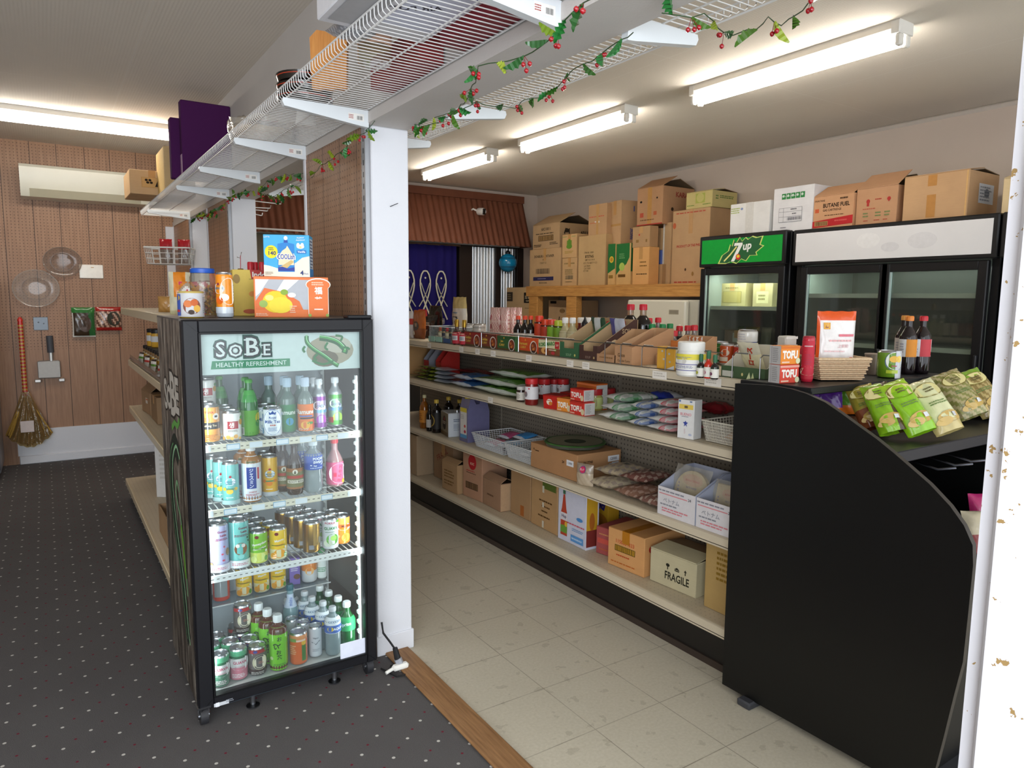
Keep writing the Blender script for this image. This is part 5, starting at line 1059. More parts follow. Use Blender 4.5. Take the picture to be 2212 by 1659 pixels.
b = MB(); b.tube([(-.012, 0, hh*.88), (0, 0, hh*.82), (.006, 0, hh*1.25)], .0014, 5, '#5c4632', 'paint'); b.build('twig', o)
b = MB(); b.lathe([(.012, 0, '#7a5a36', 'paint'), (.010, .004, '#7a5a36', 'paint')], 12); b.build('base', o)
# left aisle shelving goods (level 1)
def LSP(x, y, Y, z): p = PY(x, y, Y); return Vector((p.x, Y, z))
z1_ = LS[0]+.001
def hump(c1, c2, vb): return lambda u, v: c1 if v > vb else c2
pt = LSP(357, 668, 3.5, z1_); pillow('snack_bag', 'snack bag printed with red and white chevron stripes beside the jar', 'bag', .13, .15, .05, lambda u, v: ['#c92f56', '#efe9e4', '#b9a58e', '#e58a3a', '#d8436c', '#f2ece6'][int((v+abs(u-.3)*.8)*9) % 6], (.56, 3.42, z1_), (0, 0, -.4), seed=3, stand=True)
pillow('snack_bag', 'orange topped bottle shaped sweets bag on the top left shelf', 'bag', .095, .20, .05, lambda u, v: '#e88a1e' if v > .42 and .2 < u < .8 else ('#d8d2b4' if v > .08 else '#c9c39a'), (.545, 3.72, z1_), (0, 0, -.2), seed=5, stand=True, pw=1.6)
pillow('snack_bag', 'small dark red snack bag tucked behind the chevron bag', 'bag', .09, .16, .04, lambda u, v: '#7a2a22' if v > .5 else '#5a1f1a', (.66, 3.62, z1_), (0, 0, -.2), seed=6, stand=True, prims=[('T', 'SG', 0, .2, .18, '#e9e2d8', .03)])
pillow('snack_bag', 'orange crisp bag leaning behind the chevron bag on the top left shelf', 'bag', .10, .19, .04, lambda u, v: '#d9661e' if v > .4 else '#c9b23a', (.69, 3.50, z1_), (0, 0, -.15), seed=7, stand=True)
pillow('snack_bag', 'tan biscuit bag at the far end of the top left shelf', 'bag', .10, .085, .05, lambda u, v: '#b98a4a' if u < .6 else '#c99c5e', (.56, 4.25, z1_), (0, 0, -.4), seed=8, stand=True)
box('biscuit_box', 'small white box beside the tan biscuit bag on the top left shelf', 'box', .05, .1, .085, '#dcd8d2', (.585, 4.0, z1_), -.2, [('L', 0, 0, .6, .5, 4, '#a9a29a')])
# level 2: jars with black lids in two tiers and small packets
z2_ = LS[1]+.001; n = 0
for row, (x, zz) in enumerate(((.60, z2_), (.68, z2_))):
    for k in range(7):
        y = 5.62-k*.125
        c = ['#6a3a20', '#d9a02c', '#8a5a34', '#54301c'][(k+row) % 4]
        lb = f'small black lidded spice jar, number {k+1} from the far end of the '+['front', 'back'][row]+' row'
        lb = ['black lidded spice jar at the far end', 'second black lidded spice jar from the far end', 'third black lidded spice jar from the far end', 'fourth black lidded spice jar from the far end', 'fifth black lidded spice jar from the far end', 'sixth black lidded spice jar from the far end', 'black lidded spice jar nearest the cooler'][k]+(' in the front row' if row == 0 else ' in the back row')
        if n == 0: j0 = jar('spice_jar', lb, 'jar', .036, .115, '#8a6a44', 'gloss', '#17171a', .022, (.25, .62, '#cfc5a8'), [('R', 0, 0, .8, .6, '#d9a02c')], (x, y, zz), -.7, 'black lidded spice jars')
        else: dup(j0, (x, y, zz), None, lb, 'black lidded spice jars')
        n += 1
j1 = jar('spice_jar', 'yellow filled black lidded jar stacked on top of the spice jars', 'jar', .04, .12, '#d9a63a', 'gloss', '#1b1b1e', .026, (.3, .62, '#d8d8d8'), (), (.62, 5.5, z2_+.116), -.7)
dup(j1, (.63, 5.36, z2_+.116), None, 'second stacked black lidded jar, beside the yellow filled one')
for k in range(6):
    pillow('spice_packet', ['farthest', 'second', 'third', 'fourth', 'fifth', 'nearest'][k]+' small mixed spice packet along the left shelf fence', 'packet', .07, .075, .02, (lambda k: lambda u, v: ['#e3ddd2', '#d9d2c4', '#c9372f' if k % 2 else '#5f9a3a', '#e8e2da', '#2e2420'][int(v*5) % 5])(k), (.535, 5.5-k*.33, z2_), (-.15, 0, -1.3), seed=20+k, group='spice packets along the fence', stand=True)
# level 3: brown paper parcels and clear bags
z3_ = LS[2]+.001
carton('open brown carton of packets at the far end of the lower left shelf', .30, .40, .15, (.745, 5.42, z3_), -1.5, '#9c7447', flaps=.7, front=[('R', .1, .1, .22, .25, '#d9cfc2'), ('R', .12, .16, .18, .06, '#d96a2a')])
carton('brown carton in the middle of the lower left shelf', .30, .38, .17, (.74, 5.02, z3_), -1.57, '#8d6a40')
for k, y in enumerate((4.72, 4.5)): pillow('snack_bag', ['clear bag of pale crackers on the lower left shelf, farther one', 'clear bag of pale crackers on the lower left shelf, nearer one'][k], 'bag', .17, .15, .07, lambda u, v: '#b9ab90' if (u*7+v*5) % 1 < .6 else '#8f7f66', (.585, y, z3_), (-.3, 0, -1.57), 'film' if 0 else 'wrap', 30+k, 'clear cracker bags', stand=True)
# base level
z4_ = LS[3]+.001
box('white_box', 'tall narrow white box with a green mark on the low left shelf', 'box', .15, .16, .40, '#d9d7d4', (.665, 5.2, z4_), -.62, [('L', 0, .1, .6, .6, 8, '#c5c1bb'), ('C', .3, -.43, .03, .03, '#2f6a4a')], left=[('L', 0, 0, .6, .4, 5, '#bdb9b4')])
carton('tall brown carton beside the white box on the low left shelf', .26, .30, .42, (.80, 4.72, z4_), -1.5, '#a9793f')
o = empty('open_tray', (.66, 4.1, z4_), -1.57); tag(o, 'open shallow carton holding red snack bags on the low left shelf', 'tray')
b = MB(); w_, d_, h_ = .60, .36, .16
for (xa, xb, ya, yb) in ((-w_/2, w_/2, -d_/2, -d_/2+.005), (-w_/2, w_/2, d_/2-.005, d_/2), (-w_/2, -w_/2+.005, -d_/2, d_/2), (w_/2-.005, w_/2, -d_/2, d_/2)): b.box(xa, xb, ya, yb, 0, h_, '#a98250', 'carton')
b.box(-w_/2, w_/2, -d_/2, d_/2, 0, .004, '#8f6d42', 'carton'); b.build('carton_body', o)
for k in range(4): pillow('snack_bag', ['farthest', 'second', 'third', 'nearest'][k]+' red and yellow snack bag standing in the open shallow carton', 'bag', .125, .2, .05, lambda u, v: '#b8281f' if v > .82 else ('#d9a02c' if v > .72 else ('#6a3f28' if v > .3 else '#9a4a2a')), (.62, 4.31-k*.14, z4_+.006), (-.25, 0, -1.57), seed=40+k, group='snack bags in the open carton', stand=True)
pillow('candy_bag', 'bright orange candy bag lying on the low left shelf next to the cooler side', 'bag', .17, .16, .07, lambda u, v: '#e2601c' if v > .2 else '#c94a14', (.56, 3.62, z4_+.002), (-.6, 0, -1.5), seed=50, stand=True)
pillow('candy_bag', 'pale clear bag at the near end of the low left shelf', 'bag', .16, .15, .06, lambda u, v: '#c9bfae', (.55, 3.38, z4_+.002), (-.7, 0, -1.5), seed=51, stand=True)
# ---------------------------------------------------------------- hung on the back wall
for k, (x0_, y0_, x1_, y1_, cf, lb, pm) in enumerate(((157, 664, 203, 728, lambda u, v: '#2f7a34' if v > .8 else ('#d9d6cc' if u < .08 or v < .06 else ('#3c2c1c' if u < .75 else '#2f6a38')), 'dark dried food bag with a green top hung on the wood wall', [('C', .05, -.05, .2, .28, '#4a2f16'), ('L', -.2, .12, .3, .06, 2, '#8a8a6a')]), (208, 663, 260, 714, lambda u, v: '#a3261f' if v > .84 or v < .14 else ('#6a4636' if (u*5+v*3) % 1 < .5 else '#caa58c'), 'red candy bag hung on the wood wall right of the green one', [('C', .2, .0, .26, .3, '#3a3a2c'), ('L', 0, .4, .7, .06, 1, '#f0d9c8')]))):
    a = wallpx(x0_, y1_); c = wallpx(x1_, y0_); pillow('candy_bag', lb, 'bag', c.x-a.x, c.z-a.z, .05, cf, ((a.x+c.x)/2, YB-.03, a.z), (0, 0, 0), seed=60+k, prims=pm)
# wire basket on the far post
bp = PY(376, 552, 6.45)
o = basket('wire_basket', 'small white wire basket of red snack bags hung on the far post', -.17, .17, -.11, .11, 0, .13, '#e3e2de', 6, 4, 3, (bp.x-.02, 6.5, bp.z-.07), -.35, .9, 'wire', .003)
for k, (dx, lb) in enumerate(((.0, 'red snack bag standing up in the hanging white wire basket'), (.13, 'second red snack bag at the right end of the wire basket'))): pillow('snack_bag', lb, 'bag', .095, .20, .04, lambda u, v: '#b3202a' if v > .6 else '#7a6a60', (bp.x-.02+dx-.03, 6.5-dx*.3, bp.z-.066), (0, 0, -.35), seed=70+k, group='red snack bags in the wire basket', stand=True)
# ================================================================= ON THE LEFT WIRE SHELF
Z = SZ+.0045
ZL = SZ+.0395
a, c = PZ(283, 415, ZL), PZ(268, 429, ZL); w = .30; h = PY(285, 362, a.y).z-ZL
carton('brown carton with a black printed mark overhanging the far end of the wire shelf', w, max(.2, c.y-a.y), h, (a.x+w/2, a.y+.06+max(.2, c.y-a.y)/2, ZL), 0, '#c39a62',
  front=[('R', .12, .0, .72, .42, '#b08a55'), ('R', .12, .0, .70, .39, '#c79f68'), ('C', -.13, .1, .06, .05, '#2a2118'), ('C', -.05, .1, .06, .05, '#2a2118'), ('C', -.10, .0, .06, .05, '#2a2118'), ('C', -.02, .0, .06, .05, '#2a2118'), ('P', [(.06, -.16), (.44, -.16), (.44, .16), (.14, .16)], '#2a2118'), ('R', .27, .04, .2, .16, '#c79f68')], tape=True)
a, c = PZ(357, 409, ZL), PZ(340, 423, ZL); h = PY(364, 305, a.y).z-ZL; d = max(.12, c.y-a.y)
carton('tall narrow tan carton standing upright near the far end of the wire shelf', .20, d, h, (a.x+.10, a.y+d/2, Z), 0, '#c9a565', front=[('R', .3, .25, .4, .08, '#efe9dc')], left=[('R', 0, .0, .9, .98, '#d9b97a')])  # left face painted lighter, its brighter light put into the colour
a = PZ(396, 381, ZL); h = PY(412, 217, a.y).z-ZL
def purple(x, y, h, label, tilt, lab):
    o = box('purple_box', label, 'box', .30, .075, h, '#4b2050', (x+.15, y+.04, ZL), 0, fin='cloth', ch=.006, group='purple boxes on the wire shelf')
    if lab:
        b = MB(); b.box(-.1515, -.150, -.03, .03, .02, .14, '#b58fae', 'paper'); b.build('side_label', o)
    return o
purple(a.x, a.y, h, 'large dark purple box standing on the wire shelf, front one with a pale label', 0, True)
purple(a.x-.05, a.y+.10, h*.80, 'shorter dark purple box behind the front purple box', 0, False)
# bowl in clear wrap
def lobj(name, label, cat, prof, loc, seg=28, group=None):
    b = MB(); b.lathe(prof, seg, cap1=False); o = b.build(name, loc=loc); tag(o, label, cat, group); return o
a = PZ(545, 262, Z)
o = lobj('woven_bowl', 'pale woven bowl wrapped in clear plastic on the wire shelf', 'bowl', [(.06, 0, '#a8906a', 'straw'), (.10, .012, '#b59c74', 'straw'), (.135, .05, '#c4ab82', 'straw'), (.14, .075, '#d8c9a4', 'straw'), (.13, .075, '#d8c9a4', 'straw'), (.09, .02, '#a8906a', 'straw'), (.01, .012, '#a8906a', 'straw')], (.925, 3.62, Z))
b = MB(); b.grid(30, 8, lambda u, v: ((.142+.006*sin(u*40+v*5)+.02*v*abs(sin(u*19)))*cos(2*pi*u), (.142+.006*sin(u*37)+.02*v*abs(sin(u*19)))*sin(2*pi*u), .003+.11*v+.01*sin(u*29)*v), '#efe9dc', 'film')
b.grid(14, 14, lambda u, v: ((u-.5)*.26, (v-.5)*.26, .098+.012*sin(u*23+v*9)), '#efe6da', 'film'); b.build('clear_wrap', o)
b = MB(); b.box(-.05, .06, -.06, .05, .112, .115, '#d8768a', 'paper'); b.build('pink_card', o)
prof = []
for k in range(3):
    z = k*.034; prof += [(.07, z, '#16120f', 'gloss'), (.10, z+.012, '#16120f', 'gloss'), (.104, z+.024, '#a8321e', 'gloss'), (.106, z+.028, '#16120f', 'gloss'), (.106, z+.033, '#16120f', 'gloss')]
for k in range(3):
    z = k*.036; pf = [(.07, 0, '#1a1512', 'gloss'), (.098, .010, '#1a1512', 'gloss'), (.104, .026, '#b03a20', 'gloss'), (.105, .029, '#1a1512', 'gloss'), (.106, .036, '#1a1512', 'gloss'), (.10, .036, '#1a1512', 'gloss'), (.08, .03, '#14100e', 'gloss')]
    lobj('lacquer_bowl', ['bottom', 'middle', 'top'][k]+' black lacquer bowl with a red line in the stack on the wire shelf', 'bowl', pf, (.875, 2.78, Z+z), group='stacked lacquer bowls')
b = MB(); b.prism([(-.06, 0), (.06, 0), (.065, .17), (.04, .195), (.01, .19), (-.02, .172), (-.065, .178)], lambda u, v, w: (w, u, v), -.012, .012, '#cf8d48', 'bamboo', '#c88440'); o = b.build('bamboo_board', loc=(.875, 2.50, Z), rz=.95); tag(o, 'orange bamboo board with a wavy top standing on the wire shelf', 'board')
b = MB(); b.lathe([(.045, 0, '#e9e6e0', 'paper'), (.040, .05, '#efece6', 'paper'), (.012, .165, '#f2efe9', 'paper'), (.004, .18, '#f2efe9', 'paper')], 14, sx=1, sy=.5); o = b.build('paper_cone', loc=(.97, 3.08, Z)); tag(o, 'white paper cone left of the bamboo board on the wire shelf', 'paper cone')
a = PZ(728, 45, Z)
o = box('kettle_box', 'white air pot box lying over the wire shelf at the top of the picture', 'box', .32, .50, .20, '#d9d8dc', (.83, 1.76, Z+.037), 0.0, fin='paper', ch=.003, left=[('L', 0, .1, .5, .5, 5, '#bdbcc2')])
b = MB(); fr = lambda u, v, e: (u, v, -e)
b.deco(fr, 1, 1, [('R', .07, -.03, .16, .38, '#d3d6e8'), ('T', 'AIR POT', .03, .02, .028, '#2c2c3c', .03, None, 2.6), ('C', .09, -.13, .02, .03, '#c8606a'), ('S', [(.0, -.16), (.05, -.19), (.12, -.18), (.14, -.1)], .006, '#4a5a9a'), ('R', -.09, 0, .10, .44, '#a9a8aa')], 'paper', .0004); b.build('printed_panel', o)
box('gift_box', 'dark red box on the wire shelf beside the white air pot box, nearest the camera', 'box', .085, .55, .14, '#7a1420', (1.03, 1.62, Z), 0, front=[('R', 0, 0, .6, .4, '#c9a08a')])
box('gift_box', 'dark red and tan box further along the wire shelf against the beam', 'box', .085, .38, .10, '#8a2a2a', (1.03, 2.22, Z), 0, top=[('R', 0, 0, .5, .5, '#c98a6a')])
jar('glass_jar', 'pale glass jar standing on the wire shelf among wrapped goods', 'jar', .052, .17, '#e9e4d2', 'clear', '#d9d2c0', .02, (.3, .7, '#e0b49a'), (), (.90, 2.16, Z))
pillow('plastic_bag', 'crumpled grey plastic bag on the wire shelf beside the red boxes', 'bag', .12, .13, .05, lambda u, v: '#8f9196' if (u*9+v*7) % 1 < .7 else '#b9bbc0', (.80, 2.02, Z+.03), (-1.45, 0, 0), seed=77)
# ================================================================= GONDOLA GOODS
def gb(x0, x1, yb, yt, k, d, X=None):
    xm = (x0+x1)/2; z = GS[k]+.001
    if X is None: X = min(max(PZ(xm, yb, z).x, GX+.014), GB-d-.006)
    ya, yc = PX(x0, yb, X).y, PX(x1, yb, X).y; h = PX(xm, yt, X).z-z
    return (X+d/2, (ya+yc)/2, z), ya-yc, h
R90 = -pi/2
def cb(pA, pB, z, pyt, d):
    "box on level z whose lower front edge is seen running from pixel pA to pixel pB"
    a, c = PZ(*pA, z), PZ(*pB, z); v = c-a; rz = atan2(v.y, v.x); n = Vector((sin(rz), -cos(rz), 0)); mid = (a+c)/2
    h = PX((pA[0]+pB[0])/2, pyt, mid.x).z-z; q = mid-n*d/2
    u = v.normalized(); lo = min((q+u*s*v.length/2+n*t*d/2).x for s in (-1, 1) for t in (-1, 1)); q.x += max(0, GX+.012-lo)
    hi = max((q+u*s*v.length/2+n*t*d/2).x for s in (-1, 1) for t in (-1, 1)); q.x -= max(0, hi-(GB-.006))
    return (q.x, q.y, z), v.length, h, rz
def gbox(name, label, cat, x0, x1, yb, yt, k, d, col, front=(), right=(), top=(), group=None, fin='paper', X=None, rz=0, cols=None):
    loc, w, h = gb(x0, x1, yb, yt, k, d, X); return box(name, label, cat, w, d, h, col, loc, R90+rz, front, right, (), top, group, fin, cols)
def gcarton(label, x0, x1, yb, yt, k, d, X=None, rz=0, **kw):
    loc, w, h = gb(x0, x1, yb, yt, k, d, X); return carton(label, w, d, h, loc, R90+rz, **kw)
def gst(px, py, k, r): return stand(px, py, GS[k]+.001, r)
def ghr(px, py, pt, k, r):
    p = gst(px, py, k, r); m_ = min(1, (GB-r-.012)/p.x) if k else 1; p.x *= m_; p.y *= m_; h = PX(px, pt, p.x).z-GS[k]-.001; return p, h
# --- top shelf, front row
pillow('snack_bag', 'white and red pouch at the far end of the top gondola shelf', 'bag', .10, .20, .05, lambda u, v: '#d9d2cf' if v < .5 else ('#c9433a' if v < .75 else '#e9e4e0'), (2.32, PX(887, 715, 2.32).y, GS[0]+.001), (0, 0, R90), seed=101, stand=True)
pillow('snack_bag', 'orange brown pouch beside the white and red pouch on the top gondola shelf', 'bag', .19, .21, .06, lambda u, v: '#b5632a' if v > .35 else '#8a4a26', (2.33, PX(906, 715, 2.33).y, GS[0]+.001), (0, 0, R90), seed=102, stand=True, prims=[('C', 0, -.05, .22, .16, '#4a3a2e'), ('L', 0, -.02, .4, .12, 2, '#c9b8a0'), ('C', -.2, -.3, .1, .08, '#d9d2c4')])
for k, (y, x, t_) in enumerate(((PX(919, 720, 2.40).y, 2.40, -.35), (PX(925, 720, 2.47).y, 2.47, -.25), (PX(931, 720, 2.54).y, 2.54, -.12))): pillow('snack_bag', ['front', 'middle', 'rear'][k]+' black seasoning pouch in the leaning pile on the top gondola shelf', 'bag', .13, .17, .03, lambda u, v: '#201d1c' if v > .25 else '#4a4640', (x, y, GS[0]+.001), (t_, 0, R90+.2), seed=103+k, group='black seasoning pouches', stand=True, prims=[('L', 0, .1, .5, .2, 2, '#d9d2c0'), ('L', 0, -.2, .6, .1, 2, '#a9a090')])
pillow('seaweed_bag', 'dark dried seaweed bag rising behind the black pouches', 'bag', .22, .24, .06, lambda u, v: '#1c1d18' if (u*11+v*6) % 1 < .6 else '#2e3026', (2.68, PX(941, 700, 2.68).y, GS[0]+.001), (0, 0, R90), seed=107, stand=True)
pillow('snack_bag', 'red foil pouch showing above the orange brown pouch', 'bag', .16, .21, .05, lambda u, v: '#c23a3a', (2.55, PX(913, 700, 2.55).y, GS[0]+.001), (0, 0, R90), seed=108, stand=True)
pillow('flour_bag', 'tall cream and gold stand-up pouch with black lettering behind the gold capped bottles', 'bag', .20, .31, .07, lambda u, v: '#cdb87a' if v > .72 else '#ddd8cc', (2.62, PX(993, 700, 2.62).y, GS[0]+.001), (0, 0, R90), seed=109, stand=True, prims=[('R', -.1, -.12, .46, .3, '#2a2824'), ('R', -.1, -.12, .40, .26, '#ddd8cc'), ('T', '味', -.18, -.12, .12, '#2a2824', .04), ('T', 'の', 0, -.12, .10, '#2a2824', .04), ('L', 0, .12, .5, .06, 1, '#5a8ab0')])
# clear rack of little bottles
loc, w, h = gb(927, 975, 741, 706, 0, .16, 2.225)
o = empty('acrylic_rack', (loc[0], loc[1], loc[2]), R90); tag(o, 'clear acrylic rack holding little flavour bottles on the top shelf', 'rack')
b = MB(); b.box(-w/2, w/2, -.08, .08, 0, .004, '#dfe6e6', 'clear').box(-w/2, w/2, -.08, -.077, 0, h*.45, '#e6ecec', 'clear').box(-w/2, -w/2+.003, -.08, .08, 0, h, '#e6ecec', 'clear').box(w/2-.003, w/2, -.08, .08, 0, h, '#e6ecec', 'clear').box(-w/2, w/2, .077, .08, 0, h, '#e6ecec', 'clear'); b.build('tray', o)
b = MB(); b.tube([(-w/2, -.08, h), (w/2, -.08, h), (w/2, .08, h), (-w/2, .08, h)], .0022, 5, '#f4f6f6', 'plastic', True); b.build('rim', o)
b = MB()
for k, x in enumerate((-.35, -.02)): b.box(x*w-.05, x*w+.04, -.084, -.081, .004, h*.36, '#9cc7b4', 'paper')
b.box(.30*w-.04, .30*w+.05, -.084, -.081, .004, h*.3, '#3a5a8a', 'paper'); b.build('price_card', o)
for k in range(6):
    y = loc[1]+w*(.40-.16*k); cc = ['#b5451f', '#22242e', '#b8202a', '#1c2030', '#2a2c36', '#d9d9d4'][k]
    bottle('flavour_bottle', ['small orange capped', 'small black capped', 'small red capped', 'small navy capped', 'small dark grey capped', 'small white capped'][k]+' flavour bottle in the clear acrylic rack', 'bottle', .013, h*.86, '#8a7a54', 'gloss', cc, .02, .0095, .008, .66, (.1, .62, '#d8cfae' if k % 2 == 0 else '#2e3040'), (), (loc[0]-.01, y, loc[2]+.005), R90, 'flavour bottles in the acrylic rack')
for k, px in enumerate((987, 1003)):
    p, h = ghr(px, 745+k*2, 690+k, 0, .03); bottle('sauce_bottle', ['gold capped red label sauce bottle at the front of the top shelf, left of two', 'gold capped red label sauce bottle at the front of the top shelf, right of two'][k], 'bottle', .03, h, '#3a1a12', 'gloss', '#b5933f', h*.28, .013, .012, .42, (.05, .5, '#b8283a'), [('R', .2, .0, .8, .4, '#e9e2dc'), ('B', .2, 0, .6, .3, '#2f3a6a'), ('R', -.5, 0, .4, .5, '#d9a02c'), ('L', 0, .38, 1.2, .12, 2, '#f0c9b0')], p, R90, 'gold capped sauce bottles', capfin='metal')
def curry(lb, x0, x1, yb, yt, c1, c2, t):
    gbox('curry_box', lb, 'box', x0, x1, yb, yt, 0, .03, c1, [('R', 0, .38, 1, .2, c2), ('R', 0, -.42, 1, .16, '#5a4420'), ('C', .30, -.08, .40, .42, '#e9e2d6'), ('C', .31, -.08, .34, .36, '#7a3218'), ('C', .26, .02, .12, .1, '#b5622c'), ('C', .36, -.14, .12, .1, '#a8501f'), ('C', .3, -.2, .1, .08, '#c9803a'), ('T', t, -.22, .12, .2, '#e0b84a', .03, .46), ('T', 'CURRY', -.22, -.12, .16, '#e0b84a', .02, .44), ('C', -.1, .36, .07, .06, '#d9a02c'), ('R', .3, -.36, .16, .1, '#2a2420')], [('R', 0, 0, 1, 1, c1)], X=2.222)
curry('red curry roux box with a bowl picture, leftmost of the row', 1003, 1037, 752, 717, '#8a2a20', '#9c2a22', 'Golden')
curry('brown and red curry roux box, second of the row', 1038, 1072, 757, 721, '#7a3420', '#6a2a1c', 'Golden')
curry('dark green curry roux box, third of the row', 1074, 1113, 763, 726, '#2f5a2c', '#2c5228', 'Java')
curry('orange curry roux box, fourth of the row', 1119, 1161, 770, 730, '#c8481c', '#d2501f', 'Vermont')
gbox('curry_box', 'wide curry box with big green lettering at the right end of the curry row', 'box', 1163, 1209, 775, 734, 0, .03, '#7a4a2c', [('R', 0, .22, 1, .5, '#d9d2a8'), ('T', 'KOKUMARO', -.1, .22, .26, '#2f7a34', .05, .76, .1), ('R', .38, .2, .2, .44, '#b82a2a'), ('T', 'コク', .38, .2, .14, '#f0e6d8', .03), ('C', -.2, -.2, .36, .2, '#d9a25a'), ('C', -.1, -.2, .26, .14, '#8a4a22'), ('C', .2, -.3, .2, .1, '#b8323a'), ('C', .3, -.1, .12, .08, '#6a9a3a'), ('L', .2, -.12, .4, .1, 1, '#e9d9c0')], X=2.222)
p, h = ghr(1116, 764, 728, 0, .012); bottle('sauce_bottle', 'thin dark green bottle between the green and orange curry boxes', 'bottle', .012, h, '#1c3a34', 'gloss', '#20302c', .012, .009, .008, .7, (.1, .5, '#d9e2dc'), (), (2.27, p.y, p.z), R90)
# --- display cartons
def slantbox(label, y0, y1, hb, hf, d, col, inner, X=2.222, prims=(), side=(), hole=True):
    w = y0-y1; o = empty('display_carton', (X, (y0+y1)/2, GS[0]+.001), R90); tag(o, label, 'carton'); t = .003
    for s in (-1, 1):
        b = MB(); x = s*(w/2-t); b.prism([(0, 0), (d, 0), (d, hb), (d*.9, hb), (.012, hf), (0, hf)], lambda u, v, w_: (x+w_, u, v), -t/2, t/2, inner, 'carton', col if s > 0 else inner); b.deco(lambda u, v, e: (w/2+e, d/2+u, hb/2+v), d, hb, list(side) if s > 0 else [], 'card'); b.build('side', o)
    b = MB(); b.box(-w/2, w/2, -t, 0, 0, hf if not hole else hf*.62, col, 'carton')
    if hole:
        for s in (-1, 1): b.box(min(s*w/2, s*w*.28), max(s*w/2, s*w*.28), -t, 0, hf*.62, hf, col, 'carton')
    b.deco(lambda u, v, e: (u, -t-e, hf*.32+v), w, hf, list(prims), 'card'); b.build('front_lip', o)
    b = MB(); b.box(-w/2, w/2, d-t, d, 0, hb, inner, 'carton').box(-w/2, w/2, 0, d, 0, t, inner, 'carton'); b.build('back', o)
    return o
def gy(px, py, X): return PX(px, py, X).y
slantbox('green fronted slanted display carton of instant soup on the top shelf', gy(1210, 775, 2.222), gy(1249, 780, 2.222), .205, .082, .26, '#2c6238', '#b08d58', prims=[('T', 'SOUP', 0, -.1, .16, '#7fa37a', .02, .5), ('C', .34, -.1, .08, .08, '#c9c06a')])
pillow('soup_packet', 'green and silver soup packet leaning in the green fronted carton', 'packet', .11, .15, .025, lambda u, v: '#c9ccc8' if .3 < u < .75 and v > .45 else '#2a4a34', (2.43, gy(1249, 780, 2.222)+.06, GS[0]+.06), (.25, 0, R90), seed=120, prims=[('T', 'クノール', 0, -.05, .14, '#e4e8e2', .03, .7)], stand=True)
slantbox('dark brown fronted slanted display carton right of the green one', gy(1252, 783, 2.222), gy(1290, 789, 2.222), .20, .075, .26, '#4a2c22', '#b5905a', side=[('T', 'CUP', .05, -.1, .24, '#c9b08a', .03), ('T', 'SOUP', .25, .22, .12, '#b59a78', .02), ('C', -.15, -.25, .12, .12, '#a88a5c')], prims=[('T', 'SOUP', 0, -.1, .16, '#8a7466', .02, .5), ('C', .34, -.1, .08, .08, '#b59a6a')])
pillow('soup_packet', 'purple and silver soup packet leaning in the dark brown carton', 'packet', .11, .15, .025, lambda u, v: '#b9bcc6' if u > .4 else '#4a4a8a', (2.43, gy(1290, 789, 2.222)+.06, GS[0]+.06), (.25, 0, R90), seed=121, stand=True)
slantbox('empty tan slanted display carton, left of the two plain ones', gy(1290, 790, 2.222), gy(1330, 794, 2.222), .155, .04, .24, '#b07c46', '#b98a52', hole=False, prims=[('L', 0, .3, .7, .3, 1, '#8a6238')])
slantbox('large empty tan display carton with printed writing on its front', gy(1328, 795, 2.222), gy(1365, 798, 2.222), .165, .085, .26, '#b98248', '#c08e56', hole=False, prims=[('T', 'Glico', -.1, .2, .2, '#5a3f20', .02), ('T', 'Cafe de Curry', .05, -.12, .16, '#5a3f20', .01, .75)])
slantbox('third empty tan display carton behind the wire divider', gy(1369, 800, 2.222), gy(1432, 800, 2.222), .135, .05, .20, '#b98248', '#c39158', X=2.36, hole=False)
def wirefence():
    o = empty('wire_fence', (2.214, 1.8, GS[0])); tag(o, 'low grey wire fence along the front edge of the top shelf', 'fence'); C_ = '#9a9c9e'
    y0, y1 = 1.86, 4.35
    def put(mb, nm): q = mb.build(nm, o); q.location = (-2.214, -1.8, -GS[0])
    b = MB(); b.tube([(2.214, y0, GS[0]+.095), (2.214, y1, GS[0]+.095)], .0022, 5, C_, 'metal')
    b.tube([(2.214, y0, GS[0]+.003), (2.214, y1, GS[0]+.003)], .0022, 5, C_, 'metal')
    put(b, 'rail')
    for px in (1306, 1340, 1386, 1437, 1506, 1582, 1642):
        y = gy(px, 790, 2.214); hh = .10
        b = MB(); b.tube([(2.214, y, GS[0]+.002), (2.214, y, GS[0]+hh-.012), (2.214, y-.012, GS[0]+hh), (2.214, y-.07, GS[0]+hh)], .0026, 6, C_, 'metal'); put(b, 'divider')
    b = MB()
    for px in (930, 1040, 1120, 1180): y = gy(px, 740, 2.214); b.tube([(2.214, y, GS[0]+.002), (2.214, y, GS[0]+.10)], .0022, 5, C_, 'metal')
    b.tube([(2.214, gy(1040, 740, 2.214), GS[0]+.10), (2.214, gy(1240, 760, 2.214), GS[0]+.10)], .0028, 6, '#d9dadb', 'metal'); put(b, 'post')
wirefence()
